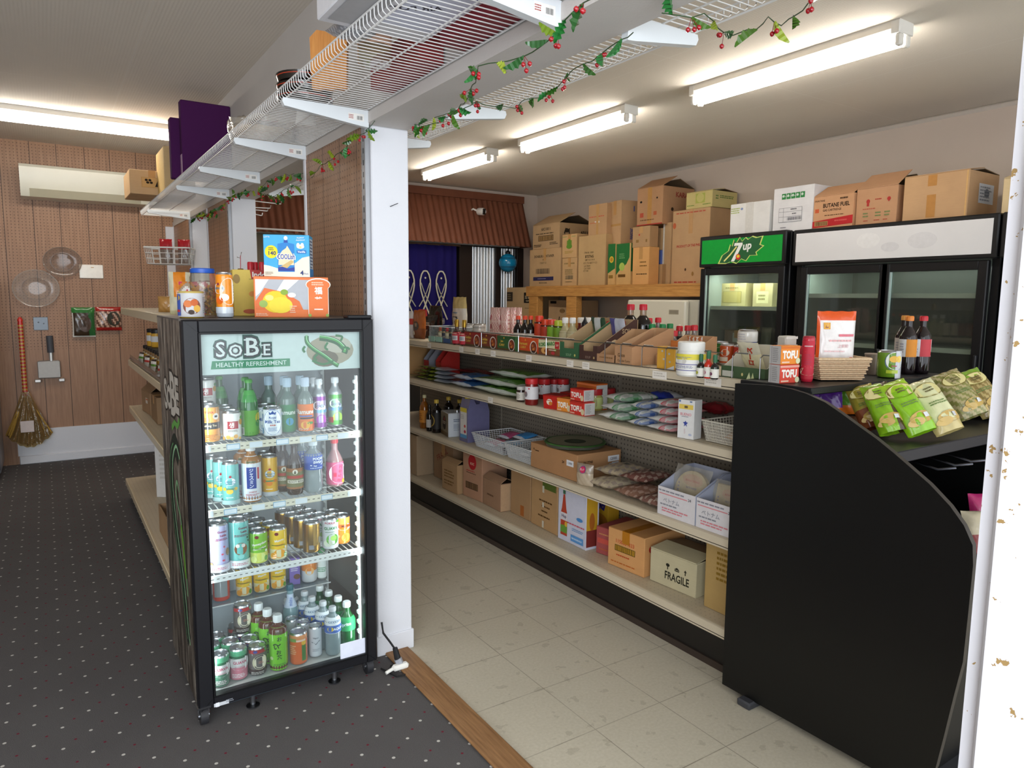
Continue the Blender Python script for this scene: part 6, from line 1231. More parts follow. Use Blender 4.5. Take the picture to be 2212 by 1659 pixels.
# --- top shelf, right half front
p, h = ghr(1403, 804, 763, 0, .03); pillow('snack_bag', 'brown and orange snack bag with a white label right of the tan cartons', 'bag', .085, .125, .035, lambda u, v: '#c9702a' if v > .62 and u < .7 else '#5a4030', (2.27, p.y, GS[0]+.001), (0, 0, R90), seed=130, stand=True, prims=[('R', -.05, -.2, .6, .34, '#e6e2dc'), ('L', -.05, -.2, .5, .24, 4, '#6a6a6a')])
gbox('snack_box', 'bright yellow patterned pouch box on the top shelf by the white tub', 'box', 1418, 1456, 808, 749, 0, .05, '#e0a83a', [('C', -.2, .3, .06, .05, '#c9c3b0'), ('C', .2, .2, .06, .05, '#b9b4a2'), ('C', -.1, -.05, .06, .05, '#c9c3b0'), ('C', .25, -.15, .06, .05, '#b9b4a2'), ('P', [(.0, -.5), (.5, -.5), (.5, -.3)], '#d8d9dc')], [('R', 0, 0, .8, .9, '#cfc8a8'), ('L', 0, 0, .6, .7, 8, '#a9a288')], X=2.235)
p, h = ghr(1494, 815, 738, 0, .056)
jar('powder_tub', 'big white plastic tub with a yellow band and purple stripes on the top shelf', 'tub', .056, h, '#e9e7df', 'plastic', '#f0efe9', .036, (.12, .66, '#ecebe4'), [('R', 0, .34, 3.2, .3, '#e3d544'), ('C', .1, .12, .42, .22, '#e9e7df'), ('R', .0, -.06, 3.2, .035, '#55509a'), ('R', .0, -.38, 3.2, .035, '#55509a'), ('L', .2, .3, .8, .1, 2, '#8a8a9a'), ('L', .3, -.2, .8, .16, 3, '#8a8aa8'), ('R', -.4, -.06, .5, .06, '#4a4690'), ('R', -.4, -.38, .5, .06, '#4a4690')], p, R90-.3)
for k, (px, pt, c) in enumerate(((1511, 764, '#1a1416'), (1528, 758, '#c42a18'), (1543, 766, '#1a1614'))):
    p, h = ghr(px, 816+k*2, pt, 0, .016)
    o = bottle('hot_sauce_bottle', ['small dark hot sauce bottle, left of the three', 'small red hot sauce bottle in the middle of the three', 'small dark hot sauce bottle, right of the three'][k], 'bottle', .016, h, c, 'gloss', '#2f6a48', .028, .0075, .0065, .5, (.06, .42, '#e4e2d8'), [('C', 0, -.05, .24, .2, ['#b8bc3a', '#c98a9a', '#7a2f5a'][k])], p, R90-.3)
    b = MB(); hh = h; b.lathe([(.0162, hh*.44, '#2f7a4c', 'paper'), (.0145, hh*.52, '#2f7a4c', 'paper')], 16, cap0=False, cap1=False); b.build('neck_band', o)
o = slantbox('slanted wafer display box with green printed front by the display stand', gy(1556, 826, 2.225), gy(1650, 838, 2.225), .125, .045, .16, '#3f5a34', '#cfc8b2', X=2.23, hole=False, prims=[('R', -.34, .0, .26, .5, '#c9c7ba'), ('C', .0, .05, .1, .14, '#d9c98a'), ('P', [(.1, -.3), (.16, .3), (.2, -.3)], '#d9e0b0'), ('P', [(.2, -.3), (.24, .3), (.28, -.3)], '#c9d29a')])
pillow('wafer_pack', 'cream wafer pack with red lettering in the slanted wafer display', 'packet', .10, .12, .03, lambda u, v: '#e2d9b0' if v < .6 else '#cfc9b0', (2.33, gy(1620, 820, 2.3), GS[0]+.03), (.5, 0, R90), seed=131, stand=True, prims=[('T', 'ロース', .1, .05, .2, '#b83a24', .05, .8, pi/2*.9)])
# cans standing behind
cs = [(1524, 735, '#8a9a3a', 'olive green'), (1540, 738, '#2f6a34', 'green'), (1555, 738, '#2f7a3a', 'second green'), (1566, 742, '#c4562a', 'orange red'), (1578, 744, '#b8322a', 'red')]
for k, (px, pt, c, nm) in enumerate(cs):
    X = 2.66; y = PX(px, 775, X).y; h = PX(px, pt, X).z-GS[0]-.001
    can('food_can', nm+' food can standing behind the hot sauce bottles', 'can', .034, h, c, [(.0, '#b9b9b4'), (.12, c), (.9, '#d9d6cc')], [('C', .2, .1, .2, .16, '#e9e4d8'), ('R', 0, -.2, .8, .2, '#e6e0d2')], (X, y, GS[0]+.001), R90, 'cans behind the hot sauce')
for k, px in enumerate((1612, 1650, 1682)):
    X = 2.52; y = PX(px, 790, X).y; can('food_can', ['red and silver food can behind the wafer display, leftmost', 'red and silver food can behind the wafer display, middle', 'red and silver food can behind the wafer display, rightmost'][k], 'can', .036, .115, '#8a2420', [(.0, '#b9b4aa'), (.1, '#8a2420'), (.55, '#d8d4cc')], [('C', .5, -.1, .12, .16, '#3f7ac0')], (X, y, GS[0]+.001), R90, 'red and silver cans')
can('food_can', 'white tuna tin stacked on a red food can near the display stand', 'can', .042, .06, '#e4e2da', [(.0, '#3a4a8a'), (.06, '#e6e4dc')], [('L', 0, 0, .8, .5, 3, '#c9c9d0')], (2.52, PX(1612, 790, 2.52).y, GS[0]+.117), R90)
# --- top shelf, rear rows
def rearb(px, pt, X, r, label, col, capc, fin='gloss', capr=.014, caph=.022, lab=None, group=None, sh=.55, neck=.011, **kw):
    y = PX(px, 715, X).y; h = PX(px, pt, X).z-GS[0]-.001
    return bottle('sauce_bottle', label, 'bottle', r, h, col, fin, capc, caph, capr, neck, sh, lab, (), (X, y, GS[0]+.001), R90, group, **kw)
for k, px in enumerate((1017, 1036)):
    y = PX(px, 715, 2.50).y; h = PX(px, 699, 2.5).z-GS[0]-.001; can('food_can', ['pale tin behind the curry boxes, left of two', 'pale tin behind the curry boxes, right of two'][k], 'can', .045, h, '#d8d3cc', [], [('R', 0, .3, 2, .1, '#b9b4ac')], (2.50, y, GS[0]+.001), R90, 'pale tins')
for k, (px, x_, wd) in enumerate(((1071, 2.52, .11), (1090, 2.52, .085), (1104, 2.60, .085), (1117, 2.66, .085))):
    y = PX(px, 715, x_).y; h = PX(px, 664, x_).z-GS[0]-.001; pillow('crisp_bag', ['leftmost', 'second', 'third', 'rightmost'][k]+' tall pink clear bag of prawn crisps behind the curry boxes', 'bag', wd, h, .05, lambda u, v: '#e3c3b8' if (u*6+v*9) % 1 < .7 else '#c98a86', (x_, y, GS[0]+.001), (0, 0, R90+.2), 'wrap', 140+k, 'pink crisp bags', stand=True, prims=[('L', -.2, .1, .2, .5, 2, '#b8525a')])
for k, px in enumerate((1119, 1134, 1148)): rearb(px, 682, 2.50, .03, ['left', 'middle', 'right'][k]+' soy sauce bottle of the three with orange red caps', '#170d0a', '#e04a2a', lab=(.05, .45, '#d9cfc4'), group='soy sauce with orange red caps', hi=1)
for k, (px, pt, c, cc, nm) in enumerate(((1163, 682, '#c8401c', '#d83a1e', 'tall orange red sauce bottle'), (1178, 690, '#b8391c', '#d2431f', 'shorter orange red sauce bottle'), (1193, 690, '#7fae2a', '#e04a3a', 'lime green sauce bottle'), (1206, 692, '#6f9a24', '#b8c23a', 'lime green sauce bottle with a yellow cap'))): rearb(px, pt, 2.52, .03, nm+' behind the wide curry box', '#3a1c10', cc, caph=.03, capr=.024, neck=.02, lab=(.35, .84, c), sh=.8)
for k, px in enumerate((1221, 1236)): rearb(px, 686, 2.52, .034, ['left', 'right'][k]+' pale dressing bottle with a white cap behind the green carton', '#b9b088', '#efefec', caph=.03, capr=.018, neck=.016, lab=(.1, .6, '#cfc8a0'), group='pale dressing bottles')
for k, px in enumerate((1256, 1271)): rearb(px, 686, 2.72, .034, ['left', 'right'][k]+' sauce bottle with a flat white cap behind the black spouted bottles', '#6a2420', '#f2f1ee', caph=.03, capr=.024, neck=.02, lab=(.1, .6, '#8a3a34'), group='flat white capped bottles')
for k, px in enumerate((1263, 1279, 1295, 1311)):
    y = PX(px, 715, 2.56).y; h = PX(px, 683, 2.56).z-GS[0]-.001
    o = bottle('sauce_bottle', ['leftmost', 'second', 'third', 'rightmost'][k]+' squeeze bottle with a black pointed spout', 'bottle', .028, h*.84, '#2a1a16', 'gloss', '#1b1c22', .03, .017, .015, .75, (.1, .72, '#d9cdb8' if k < 2 else '#8a1f1c'), (), (2.56, y, GS[0]+.001), R90, 'black spouted squeeze bottles')
    b = MB(); b.lathe([(.014, h*.84, '#1b1c22', 'plastic'), (.007, h*.91, '#1b1c22', 'plastic'), (.003, h, '#1b1c22', 'plastic')], 12); b.build('spout', o)
for k, px in enumerate((1285, 1301, 1317, 1332, 1344)): rearb(px, 694, 2.48, .027, ['leftmost', 'second', 'third', 'fourth', 'rightmost'][k]+' red capped sauce bottle in the row behind the dark brown carton', '#3a2420', '#cf2a30', caph=.026, capr=.015, lab=(.2, .6, '#c9bdb0'), group='red capped row')
for k, px in enumerate((1361, 1389)):
    X = 2.56; y = PX(px, 720, X).y; h = PX(px, 657, X).z-GS[0]-.001
    o = bottle('soy_sauce_bottle', ['big dark soy sauce bottle with a red cap, left of the tall pair', 'big dark soy sauce bottle with a red cap, right of the tall pair'][k], 'bottle', .047, h, '#120a0a', 'gloss', '#c92236', .028, .020, .016, .62, (.08, .44, '#cf3a1c'), [('C', .1, .1, .3, .3, '#e0a02c'), ('R', 0, .4, 3, .12, '#e0b03a')], (X, y, GS[0]+.001), R90, 'tall soy sauce pair', fill=(.76, '#b99a7a', 'liquid'), waist=.06)
for k, (px, pt, c, nm) in enumerate(((1401, 687, '#cf2a34', 'tall red capped soy bottle just right of the big pair'), (1421, 686, '#cf2a34', 'second tall red capped soy bottle right of the big pair'), (1411, 700, '#1f8a4c', 'leftmost green capped soy bottle'), (1429, 700, '#1f8a4c', 'middle green capped soy bottle'), (1447, 699, '#1f8a4c', 'rightmost green capped soy bottle'), (1440, 714, '#cf2a34', 'short red capped soy bottle, left of two'), (1456, 714, '#cf2a34', 'short red capped soy bottle, right of two'), (1469, 704, '#cf2a34', 'red capped soy bottle, left of three by the black fridge'), (1486, 703, '#cf2a34', 'red capped soy bottle, middle of three by the black fridge'), (1503, 702, '#cf2a34', 'red capped soy bottle, right of three by the black fridge'))):
    X = [2.62, 2.70, 2.54, 2.56, 2.62, 2.50, 2.50, 2.62, 2.62, 2.62][k]; rearb(px, pt, X, .026, nm, '#1a0d0b', c, caph=.024, capr=.016, sh=.6, fill=(.66, '#a89a90', 'liquid'))
pillow('snack_bag', 'shiny brown snack bag showing above the white tub', 'bag', .09, PX(1490, 727, 2.44).z-GS[0], .04, lambda u, v: '#b5683a' if (u*4+v*3) % 1 < .6 else '#d9cfc4', (2.44, PX(1500, 750, 2.44).y, GS[0]+.001), (0, 0, R90), seed=150, stand=True)
# --- second shelf
Z1 = GS[1]+.001
loc = (2.62, PX(893, 770, 2.5).y+.36, Z1)
carton('yellow brown carton with arrow marks at the far end of the second shelf', .40, .34, PX(893, 742, 2.45).z-Z1+.02, (2.40, 5.12, Z1), R90, col='#c8913e', front=[('P', [(.32, -.42), (.42, -.42), (.42, -.34), (.45, -.34), (.37, -.26), (.29, -.34), (.32, -.34)], '#3a2a16'), ('C', .12, -.34, .05, .05, '#3a2a16'), ('P', [(-.12, -.3), (-.05, -.36), (-.02, -.3)], '#3a2a16')])
for k, (px0, px1, c, c2, nm) in enumerate(((912, 932, '#9a9ca8', '#a8242a', 'grey magazine file with a red edge on the second shelf'), (933, 965, '#b8251c', '#b8251c', 'bright red magazine file beside the grey one'))):
    X = 2.24+.02*k; y = (PX(px0, 800, X).y+PX(px1, 800, X).y)/2
    o = empty('magazine_file', (2.36, [PX(921, 790, 2.36).y, PX(947, 790, 2.36).y][k], Z1), -.05); tag(o, nm, 'file')
    b = MB(); pr = [(0, 0), (.15, 0), (.15, .25), (.10, .25), (0, .13)]
    for s in (-1, 1): bb = s*.045; b.prism(pr, lambda u, v, w_: (u, bb+w_, v), -.002, .002, c, 'paper')
    b.box(0, .003, -.047, .047, 0, .12, c2, 'paper').box(.147, .15, -.047, .047, 0, .25, c, 'paper').box(0, .15, -.047, .047, 0, .003, c, 'paper'); b.build('file_body', o)
    b = MB(); b.lathe([(.009, -.0015, '#e6ddd2', 'paper'), (.009, .0015, '#e6ddd2', 'paper')], 12); q = b.build('finger_hole', o); q.rotation_euler = (0, pi/2, 0); q.location = (-.0012, 0, .06)
def flat(label, px0, px1, pyb, k, lvl, th, d, colf, seed, group, X=None, rz=0, prims=(), dz=0):
    xm = (px0+px1)/2; z = GS[k]+.002
    X = X or min(max(PZ(xm, pyb, GS[k]).x, 2.225), 2.5); ya, yc = PX(px0, pyb, X).y, PX(px1, pyb, X).y; w = ya-yc
    o = pillow('food_pack', label, 'pack', w, d, th, colf, (X, (ya+yc)/2, z+th*.30), (0, 0, 0), 'wrap', seed, group, prims)
    o.rotation_euler = (Matrix.Rotation(R90+rz, 4, 'Z') @ Matrix.Rotation(-pi/2, 4, 'X')).to_euler(); settle(o, GS[k]+.001+lvl*th*1.03+dz)
    return o
grn = lambda u, v: '#cfd6cc' if (v < .10 or u < .05 or u > .95) else ('#5f8a3a' if (u*7) % 1 < .75 else '#3f6a2a')
ylg = lambda u, v: '#b5bcc6' if u > .68 else ('#7a8a2e' if (u*14+v) % 1 < .6 else '#4a4a38')
blu = lambda u, v: '#c9d2de' if v < .08 or u < .05 else '#3f6aa0'
for k in range(4): flat(['lowest', 'second', 'third', 'topmost'][k]+' yellow green noodle pack in the pile at the far end of the second shelf', 884+k*6, 966-k*2, 836, 1, k, .024, .125, ylg, 160+k, 'noodle packs pile', X=2.23+k*.01)
for k in range(2): flat(['lower', 'upper'][k]+' blue frozen noodle pack in the pile beside the green packs', 972+k*3, 1014+k*2, 846, 1, k, .044, .20, blu, 165+k, 'blue packs pile', X=2.23+.01*k)
flat('dark red pack lying behind the blue packs on the second shelf', 985, 1040, 826, 1, 0, .04, .12, lambda u, v: '#8a2a2e' if v > .2 else '#5a2024', 168, None, X=2.465, dz=.045)
for k in range(3): flat(['lowest', 'middle', 'topmost'][k]+' bright green pack of the pile beside the small dark jar', 1018+(0, -2, 36)[k], 1117+(0, 1, 22)[k], 862, 1, k, .050, .20, grn, 170+k, 'green packs pile', X=2.23+(0, .005, .06)[k])
p, h = ghr(1126, 868, 834, 1, .028); jar('spice_jar', 'small dark jar with a pale lid left of the red lidded jars', 'jar', .028, h, '#2c1c18', 'gloss', '#c9c6c0', .02, (.1, .62, '#d9d4c8'), [('L', 0, 0, .9, .7, 5, '#8a8478')], p, R90)
for k, (px, pb, pt) in enumerate(((1148, 876, 817), (1175, 862, 818), (1197, 856, 818), (1216, 852, 818))):
    p, h = ghr(px, pb, pt, 1, .04); jar('kimchi_jar', ['large red lidded chilli jar in front', 'red lidded chilli jar second in the row', 'red lidded chilli jar third in the row', 'red lidded chilli jar last in the row'][k]+' on the second shelf', 'jar', .038, h, '#7a1a18', 'gloss', '#c4262a', .03, (.22, .70, '#d9d6d8'), [('S', [(-.3, .3), (-.1, .1), (.0, .2), (.1, -.05), (.3, .1)], .05, '#b03a3a'), ('C', .2, -.1, .2, .22, '#8a7f82'), ('C', .5, .35, .07, .07, '#c9485a'), ('R', -.7, 0, .3, .7, '#b05a62')], p, R90-.4)
for k, (x0, x1, yb, yt, X) in enumerate(((1170, 1204, 886, 853, None), (1206, 1243, 872, 848, 2.36))):
    loc, w, h = gb(x0, x1, yb, yt, 1, .10, X); w = min(w, .115); b = MB(); t = .86
    b.prism([(-w/2*t, 0), (w/2*t, 0), (w/2, h*.9), (-w/2, h*.9)], lambda u, v, w_: (u, w_, v), -.05, .05, '#b8221c', 'plastic')
    b.deco(lambda u, v, e: (u, -.05-e, h*.45+v), w, h, [('C', -.12, .05, .25, .22, '#e6ddc9'), ('C', -.05, -.05, .16, .14, '#c9742a'), ('L', -.15, .15, .3, .12, 1, '#b8352a'), ('R', .4, 0, .1, .4, '#d9cdb8')], 'paper')
    o = b.build('food_tub', loc=loc, rz=R90+.3); tag(o, ['red plastic food tub with a picture label on the second shelf', 'second red food tub behind the first one'][k], 'tub'); b = MB(); b.rbox(-w/2-.003, w/2+.003, -.053, .053, h*.9, h, .003, '#a81f1c', 'plastic'); b.build('lid', o)
def tofu(label, loc, w, d, h, c, rz=R90): return box('tofu_box', label, 'box', w, d, h, c, loc, rz, [('T', 'TOFU', -.06, .0, .44, '#f3ede4', .05, .74), ('C', .4, -.2, .2, .24, '#d9c9a0'), ('R', -.3, -.38, .3, .08, '#e8b8a0'), ('R', 0, .44, 1, .06, '#e9824a' if c != '#cf3226' else '#b8281f')], [('R', 0, 0, .94, .9, '#c9c6c2'), ('L', -.1, 0, .5, .7, 7, '#8f8c8a')], group=None)
OR_, RD_ = '#e08a2e', '#cf3226'
loc, w, h, rz = cb((1199, 887), (1228, 892), GS[1]+.001, 861, .07); tofu('orange tofu box at the front of the second shelf', loc, w, .07, h, OR_, rz)
loc, w, h, rz = cb((1229, 893), (1260, 900), GS[1]+.001, 868, .07); tofu('lower red tofu box on the second shelf under another one', loc, w, .07, h, RD_, rz)
loc2 = (loc[0]+.012, loc[1]+.018, loc[2]+h+.001); tofu('upper red tofu box resting on the lower red one', loc2, w*.92, .07, h*.92, RD_, rz)
tofu('orange tofu box at the back, behind the stacked red tofu boxes', (loc[0]+.17, loc[1]+.13, loc[2]), .16, .08, h*2.1, '#c9641f')
for k, (px, pb, pt) in enumerate(((1285, 888, 839), (1313, 876, 838))):
    p, h = ghr(px, pb, pt, 1, .042)
    jar('pickle_jar', ['yellow green pickle jar with a red lid right of the tofu, front one', 'yellow green pickle jar with a red lid right of the tofu, rear one'][k], 'jar', .042, h, '#b5a85a', 'gloss', '#b8282c', .032, (.1, .62, '#cfd98a'), [('C', -.1, -.2, .2, .2, '#e9e6a0'), ('L', .2, .1, .6, .5, 5, '#8a9a4a')], p, R90)
pillow('food_pack', 'small clear packet standing by the pickle jars on the second shelf', 'pack', .05, .085, .02, lambda u, v: '#8fa0b8', (2.47, PX(1333, 860, 2.47).y, Z1), (0, 0, R90), seed=180, stand=True)
def whg(a):
    r_, g_, b_ = (int(a[i:i+2], 16) for i in (1, 3, 5)); m = lambda k: '#%02x%02x%02x' % tuple(int(c*k+228*(1-k)) for c in (r_, g_, b_))
    def f(u, v):
        q = sin(u*8+v*5+1)*sin(v*9-u*4)
        if u > .52 and v < .75 and q > -.25: return m(.8) if q > .45 else m(.42)
        if v > .84: return m(.55)
        if u < .3 and q > .62: return m(.7)
        return '#e4e5e1' if q > -.6 else '#d3d6d0'
    return f
for k in range(3): flat(['lowest', 'middle', 'topmost'][k]+' white and green rice flour bag in the pile on the second shelf', 1287+k*6, 1345+k*3, 922, 1, k, .042, .24, whg('#3f8f4c'), 190+k, 'green rice flour bags', X=2.225+(0, .01, .04)[k], rz=-.05, prims=[('C', -.3, -.1, .03, .03, '#2f8a4a')])
for k in range(3): flat(['lowest', 'middle', 'topmost'][k]+' white and blue flour bag in the pile between green and red bags', 1351+k*2, 1386+k*1, 936, 1, k, .036, .22, whg('#2f58b0'), 195+k, 'blue flour bags', X=2.225+.015*k, rz=-.05)
flat('deep blue and white flour bag lying at the back of the second shelf', 1392, 1440, 900, 1, 0, .05, .12, lambda u, v: '#24379a' if v < .4 else '#d9dce4', 199, None, X=2.465, rz=0, dz=.085)
for k in range(4): flat(['lowest', 'second', 'third', 'topmost'][k]+' white and red flour bag in the pile next to the white box', 1392+k*2, 1450, 950, 1, k, .034, .22, whg('#d2444c'), 200+k, 'red flour bags', X=2.222+.01*k, rz=-.05)
_l, _w, _h, _r = cb((1455, 946), (1490, 952), GS[1]+.001, 864, .06)
box('starch_box', 'tall white box with a blue star and yellow band on the second shelf', 'box', _w, .06, _h, '#e4e3e1', _l, _r, [('R', 0, .32, .86, .12, '#e6c85a'), ('R', 0, .32, .2, .06, '#6a5a3a'), ('T', 'BUENO', 0, .13, .07, '#d97a84', .01, .7), ('L', 0, .07, .5, .03, 1, '#8a8a9a'), ('P', [(.0, -.03), (.05, -.07), (.16, -.08), (.06, -.12), (.10, -.19), (0, -.14), (-.10, -.19), (-.06, -.12), (-.16, -.08), (-.05, -.07)], '#34459a'), ('L', -.02, -.3, .1, .14, 3, '#d9b8bc'), ('C', .3, -.38, .05, .03, '#b9c0d4'), ('R', -.38, .46, .12, .05, '#5a78a0'), ('R', .3, .46, .14, .03, '#5a78a0')])
flat('large red bag lying behind the wire basket on the second shelf', 1508, 1560, 905, 1, 0, .06, .10, lambda u, v: '#a81f28' if v > .3 else '#7a1a22', 210, None, X=2.49, dz=.06)
ya, yb_ = PX(1508, 940, 2.225).y, 1.78
o = basket('plastic_basket', 'cream mesh basket of orange packets at the right end of the second shelf', -(ya-yb_)/2, (ya-yb_)/2, -.13, .13, 0, .085, '#dcd6c6', 30, 14, 7, (2.225+.15, (ya+yb_)/2, Z1+.003), R90, .88, r=.0013)
for k in range(3): pillow('food_pack', ['left', 'middle', 'right'][k]+' orange and tan packet lying in the cream mesh basket', 'pack', .08, .13, .035, lambda u, v: '#c98a3a' if v < .4 else ('#d9c9a0' if u > .4 else '#b8552a'), (2.31, ya-.10-k*.095, Z1+.009), (-1.35, 0, R90), seed=215+k, group='packets in the mesh basket')
# --- third shelf
Z2 = GS[2]+.001
p, h = ghr(917, 926, 853, 2, .036); bottle('oil_bottle', 'amber oil bottle with an orange label at the far end of the third shelf', 'bottle', .036, h, '#8a4f12', 'gloss', '#d9cfa0', .02, .013, .012, .62, (.18, .55, '#c9822a'), [('L', 0, 0, .7, .6, 4, '#8a4a14')], p, R90)
p, h = ghr(928, 932, 874, 2, .024); bottle('soy_sauce_bottle', 'small black bottle between the amber bottle and the tall soy bottle', 'bottle', .024, h, '#151010', 'gloss', '#1a1512', .02, .012, .010, .6, (.15, .45, '#b9b4ae'), (), p, R90)
p, h = ghr(943, 936, 863, 2, .036); o = bottle('soy_sauce_bottle', 'tall black soy bottle with a yellow cap and gold ring label, front one', 'bottle', .036, h, '#120d0c', 'gloss', '#c9a83a', .024, .016, .014, .68, (.12, .62, '#191412'), [('S', [(.6*cos(a/8*pi)-.1, .36*sin(a/8*pi)) for a in range(-5, 6)], .05, '#b8963a'), ('C', -.15, .05, .12, .12, '#8a8478'), ('L', -.1, -.05, .4, .2, 2, '#a89c84')], p, R90-.3)
_kids.clear(); q = Vector((2.40, PX(969, 900, 2.40).y, Z2)); dup(o, q, None, 'tall black soy bottle with a yellow cap behind the white tin'); dup(o, (2.40, PX(993, 900, 2.40).y, Z2), None, 'tall black soy bottle with a yellow cap behind the lilac jug')
loc, w, h, rz = cb((953, 936), (968, 945), Z2, 888, .12)
o = box('oil_tin', 'square white oil tin with a brown oval label on the third shelf', 'tin', w*1.1, .12, h*.97, '#cfd4da', loc, rz, [('R', 0, 0, .96, .96, '#8a7f68'), ('C', 0, .05, .24, .3, '#3a2e26'), ('C', 0, .2, .08, .07, '#a8382c'), ('L', 0, .05, .4, .14, 2, '#c9bfa8'), ('R', 0, -.4, .96, .16, '#6a5436')], [('L', .05, .2, .5, .14, 2, '#5a6a84'), ('L', .05, -.05, .5, .2, 4, '#8a96a8'), ('R', .05, -.2, .5, .015, '#5a6a84')], (), fin='enamel', ch=.006)
b = MB(); hh = h*.97; b.lathe([(.02, hh, '#d5d8dc', 'metal'), (.02, hh+.014, '#d5d8dc', 'metal'), (.018, hh+.016, '#d5d8dc', 'metal')], 14, .03, .02); b.build('cap', o)
y = PX(1008, 940, 2.30).y
b = MB(); hz = .285
b.prism([(-.075, 0), (.09, 0), (.09, .20), (.075, .25), (.045, hz-.01), (.02, hz-.012), (.012, hz-.035), (-.012, hz-.035), (-.02, hz-.02), (-.03, hz), (-.055, hz), (-.062, hz-.03), (-.075, .21)], lambda u, v, w_: (w_, u, v), -.055, .055, '#6c6a8e', 'gloss')
o = b.build('juice_jug', loc=(2.335, y-.03, Z2), rz=R90); tag(o, 'lilac plastic jug with a yellow cap and long label on the third shelf', 'jug')
b = MB(); b.lathe([(.02, hz, '#d9c21f', 'plastic'), (.021, hz+.022, '#d9c21f', 'plastic'), (.019, hz+.026, '#d9c21f', 'plastic')], 16, -.0, -.043); b.build('cap', o)
b = MB(); b.deco(lambda u, v, e: (u, -.075-e, .125+v), .085, .20, [('R', 0, 0, 1, 1, '#dcd9d4'), ('R', 0, .43, 1, .14, '#d9c23a'), ('C', .2, -.1, .06, .05, '#b83a3a'), ('C', .22, -.28, .07, .055, '#b82f4a'), ('R', 0, -.44, 1, .12, '#5a9ac9'), ('L', -.1, .2, .6, .16, 3, '#a8a49c')], 'paper'); b.build('label', o)
b = MB(); b.tube([(0, .03, hz-.012), (0, .0, hz-.006), (0, -.03, hz-.004)], .012, 8, '#6c6a8e', 'gloss'); b.build('handle', o)
def sbasket(label, px0, px1, pyb, col, h, nx, seed, cont):
    X = 2.225; a, c = PX(px0, pyb, X).y, PX(px1, pyb, X).y; w = a-c
    o = basket('plastic_basket', label, -w/2, w/2, -.15, .15, 0, h, col, nx, 16, 7, (X+.16, (a+c)/2, Z2+.003), R90, .86, r=.0013)
    for k, (u, v, cc, lb) in enumerate(cont): pillow('food_pack', lb, 'pack', w*.34, .12, .03, (lambda cc: lambda a_, b_: cc if b_ > .15 else '#d9dce2')(cc), (X+.16-.09+v*.045, (a+c)/2-u*w, Z2+.009+.02*k), (-1.4, 0, R90), seed=seed+k)
sbasket('white mesh basket of pink and blue packets on the third shelf, left one', 1016, 1083, 970, '#d8dadb', .085, 30, 220, [(-.22, 0, '#d07a8e', 'pink packet in the left white mesh basket'), (.22, 0, '#4a9ac9', 'light blue packet in the left white mesh basket'), (-.2, 2.2, '#c65a86', 'magenta packet at the back of the left mesh basket'), (.24, 2.4, '#3f8fd0', 'bright blue packet at the back of the left mesh basket')])
sbasket('white mesh basket beside the brown carton on the third shelf, right one', 1085, 1143, 990, '#cfd0cf', .085, 28, 230, [(-.2, .5, '#8f98a8', 'grey blue packet in the right white mesh basket'), (.2, 1.2, '#6a1f28', 'dark red packet in the right white mesh basket')])
loc, w, h, rz = cb((1146, 1007), (1246, 1042), Z2, 965, .30)
o = carton('low brown carton with price stickers holding a round tin on the third shelf', w, .30, h*.94, loc, rz, col='#a8712e', tape=False, front=[('R', .36, .12, .14, .22, '#dfe0e4'), ('T', '12000', .36, .12, .08, '#2a2a3a', .01, .12), ('T', '24', .22, .10, .1, '#3a2614', .03), ('T', 'H', -.42, .26, .09, '#3a2614', .03), ('L', -.34, .22, .1, .08, 1, '#3a2614')], right=[('T', 'W-7740', -.26, .18, .10, '#3a2614', .02, .32), ('R', .32, .2, .26, .22, '#dfe0e4'), ('T', '12000', .32, .2, .1, '#2a2a3a', .01, .22), ('R', .36, -.06, .16, .24, '#c9d2dc'), ('L', .36, -.06, .14, .2, 4, '#6a7a8c')])
zt_ = Z2+h*.94+.001
b = MB(); b.lathe([(.15, 0, '#3f6a34', 'tin'), (.165, .006, '#d9d9c9', 'clear'), (.17, .020, '#4a7a3c', 'tin'), (.165, .026, '#4a7a3c', 'tin'), (.15, .026, '#a9a78a', 'tin'), (.13, .022, '#a9a78a', 'tin'), (.06, .022, '#3f4f34', 'tin'), (.03, .022, '#55684a', 'tin')], 36)
o = b.build('round_tin', loc=(loc[0]+.0, loc[1]+.0, zt_)); tag(o, 'round flat green rimmed tin lying on the brown carton', 'tin')
pillow('noodle_bag', 'clear bag with a round pink sticker leaning on the brown carton corner', 'bag', .10, .11, .05, lambda u, v: '#b9a890' if v < .6 else '#9a8a78', (2.245, PX(1258, 1050, 2.245).y-.02, Z2), (0, 0, R90+.3), seed=240, stand=True, prims=[('C', 0, .26, .17, .17, '#5a3a8a'), ('C', 0, .26, .15, .15, '#c93058'), ('L', 0, .27, .3, .1, 2, '#e9d9dc')])
for k, (px, X, lvl, c1, c2, nm) in enumerate(((1290, 2.24, 0, '#c2b49a', '#a8998a', 'pale clear bag of rice crackers at the left of the cracker pile'), (1310, 2.30, 1.0, '#b9a98e', '#9c8f86', 'clear bag of rice crackers lying on top of the pale one'), (1348, 2.24, 0, '#8f6a58', '#b09080', 'reddish clear cracker bag in the middle of the pile'), (1366, 2.32, 1.0, '#7a5048', '#a88f82', 'reddish clear cracker bag on top with a dark sticker'), (1398, 2.23, 0, '#7f5a50', '#b5a294', 'reddish clear cracker bag at the right of the pile'))):
    o = flat(nm, px-27, px+24, 1078, 2, lvl, .052, .22, (lambda c1, c2: lambda u, v: c1 if (sin(u*23)*sin(v*19+u*7)) > -.2 else c2)(c1, c2), 245+k, None, X=X, rz=.15*(k % 2)-.05, prims=[('R', .1, .1, .16, .16, '#3a4038'), ('R', -.25, -.15, .12, .1, '#8a96a8')] if k in (1, 3) else ())
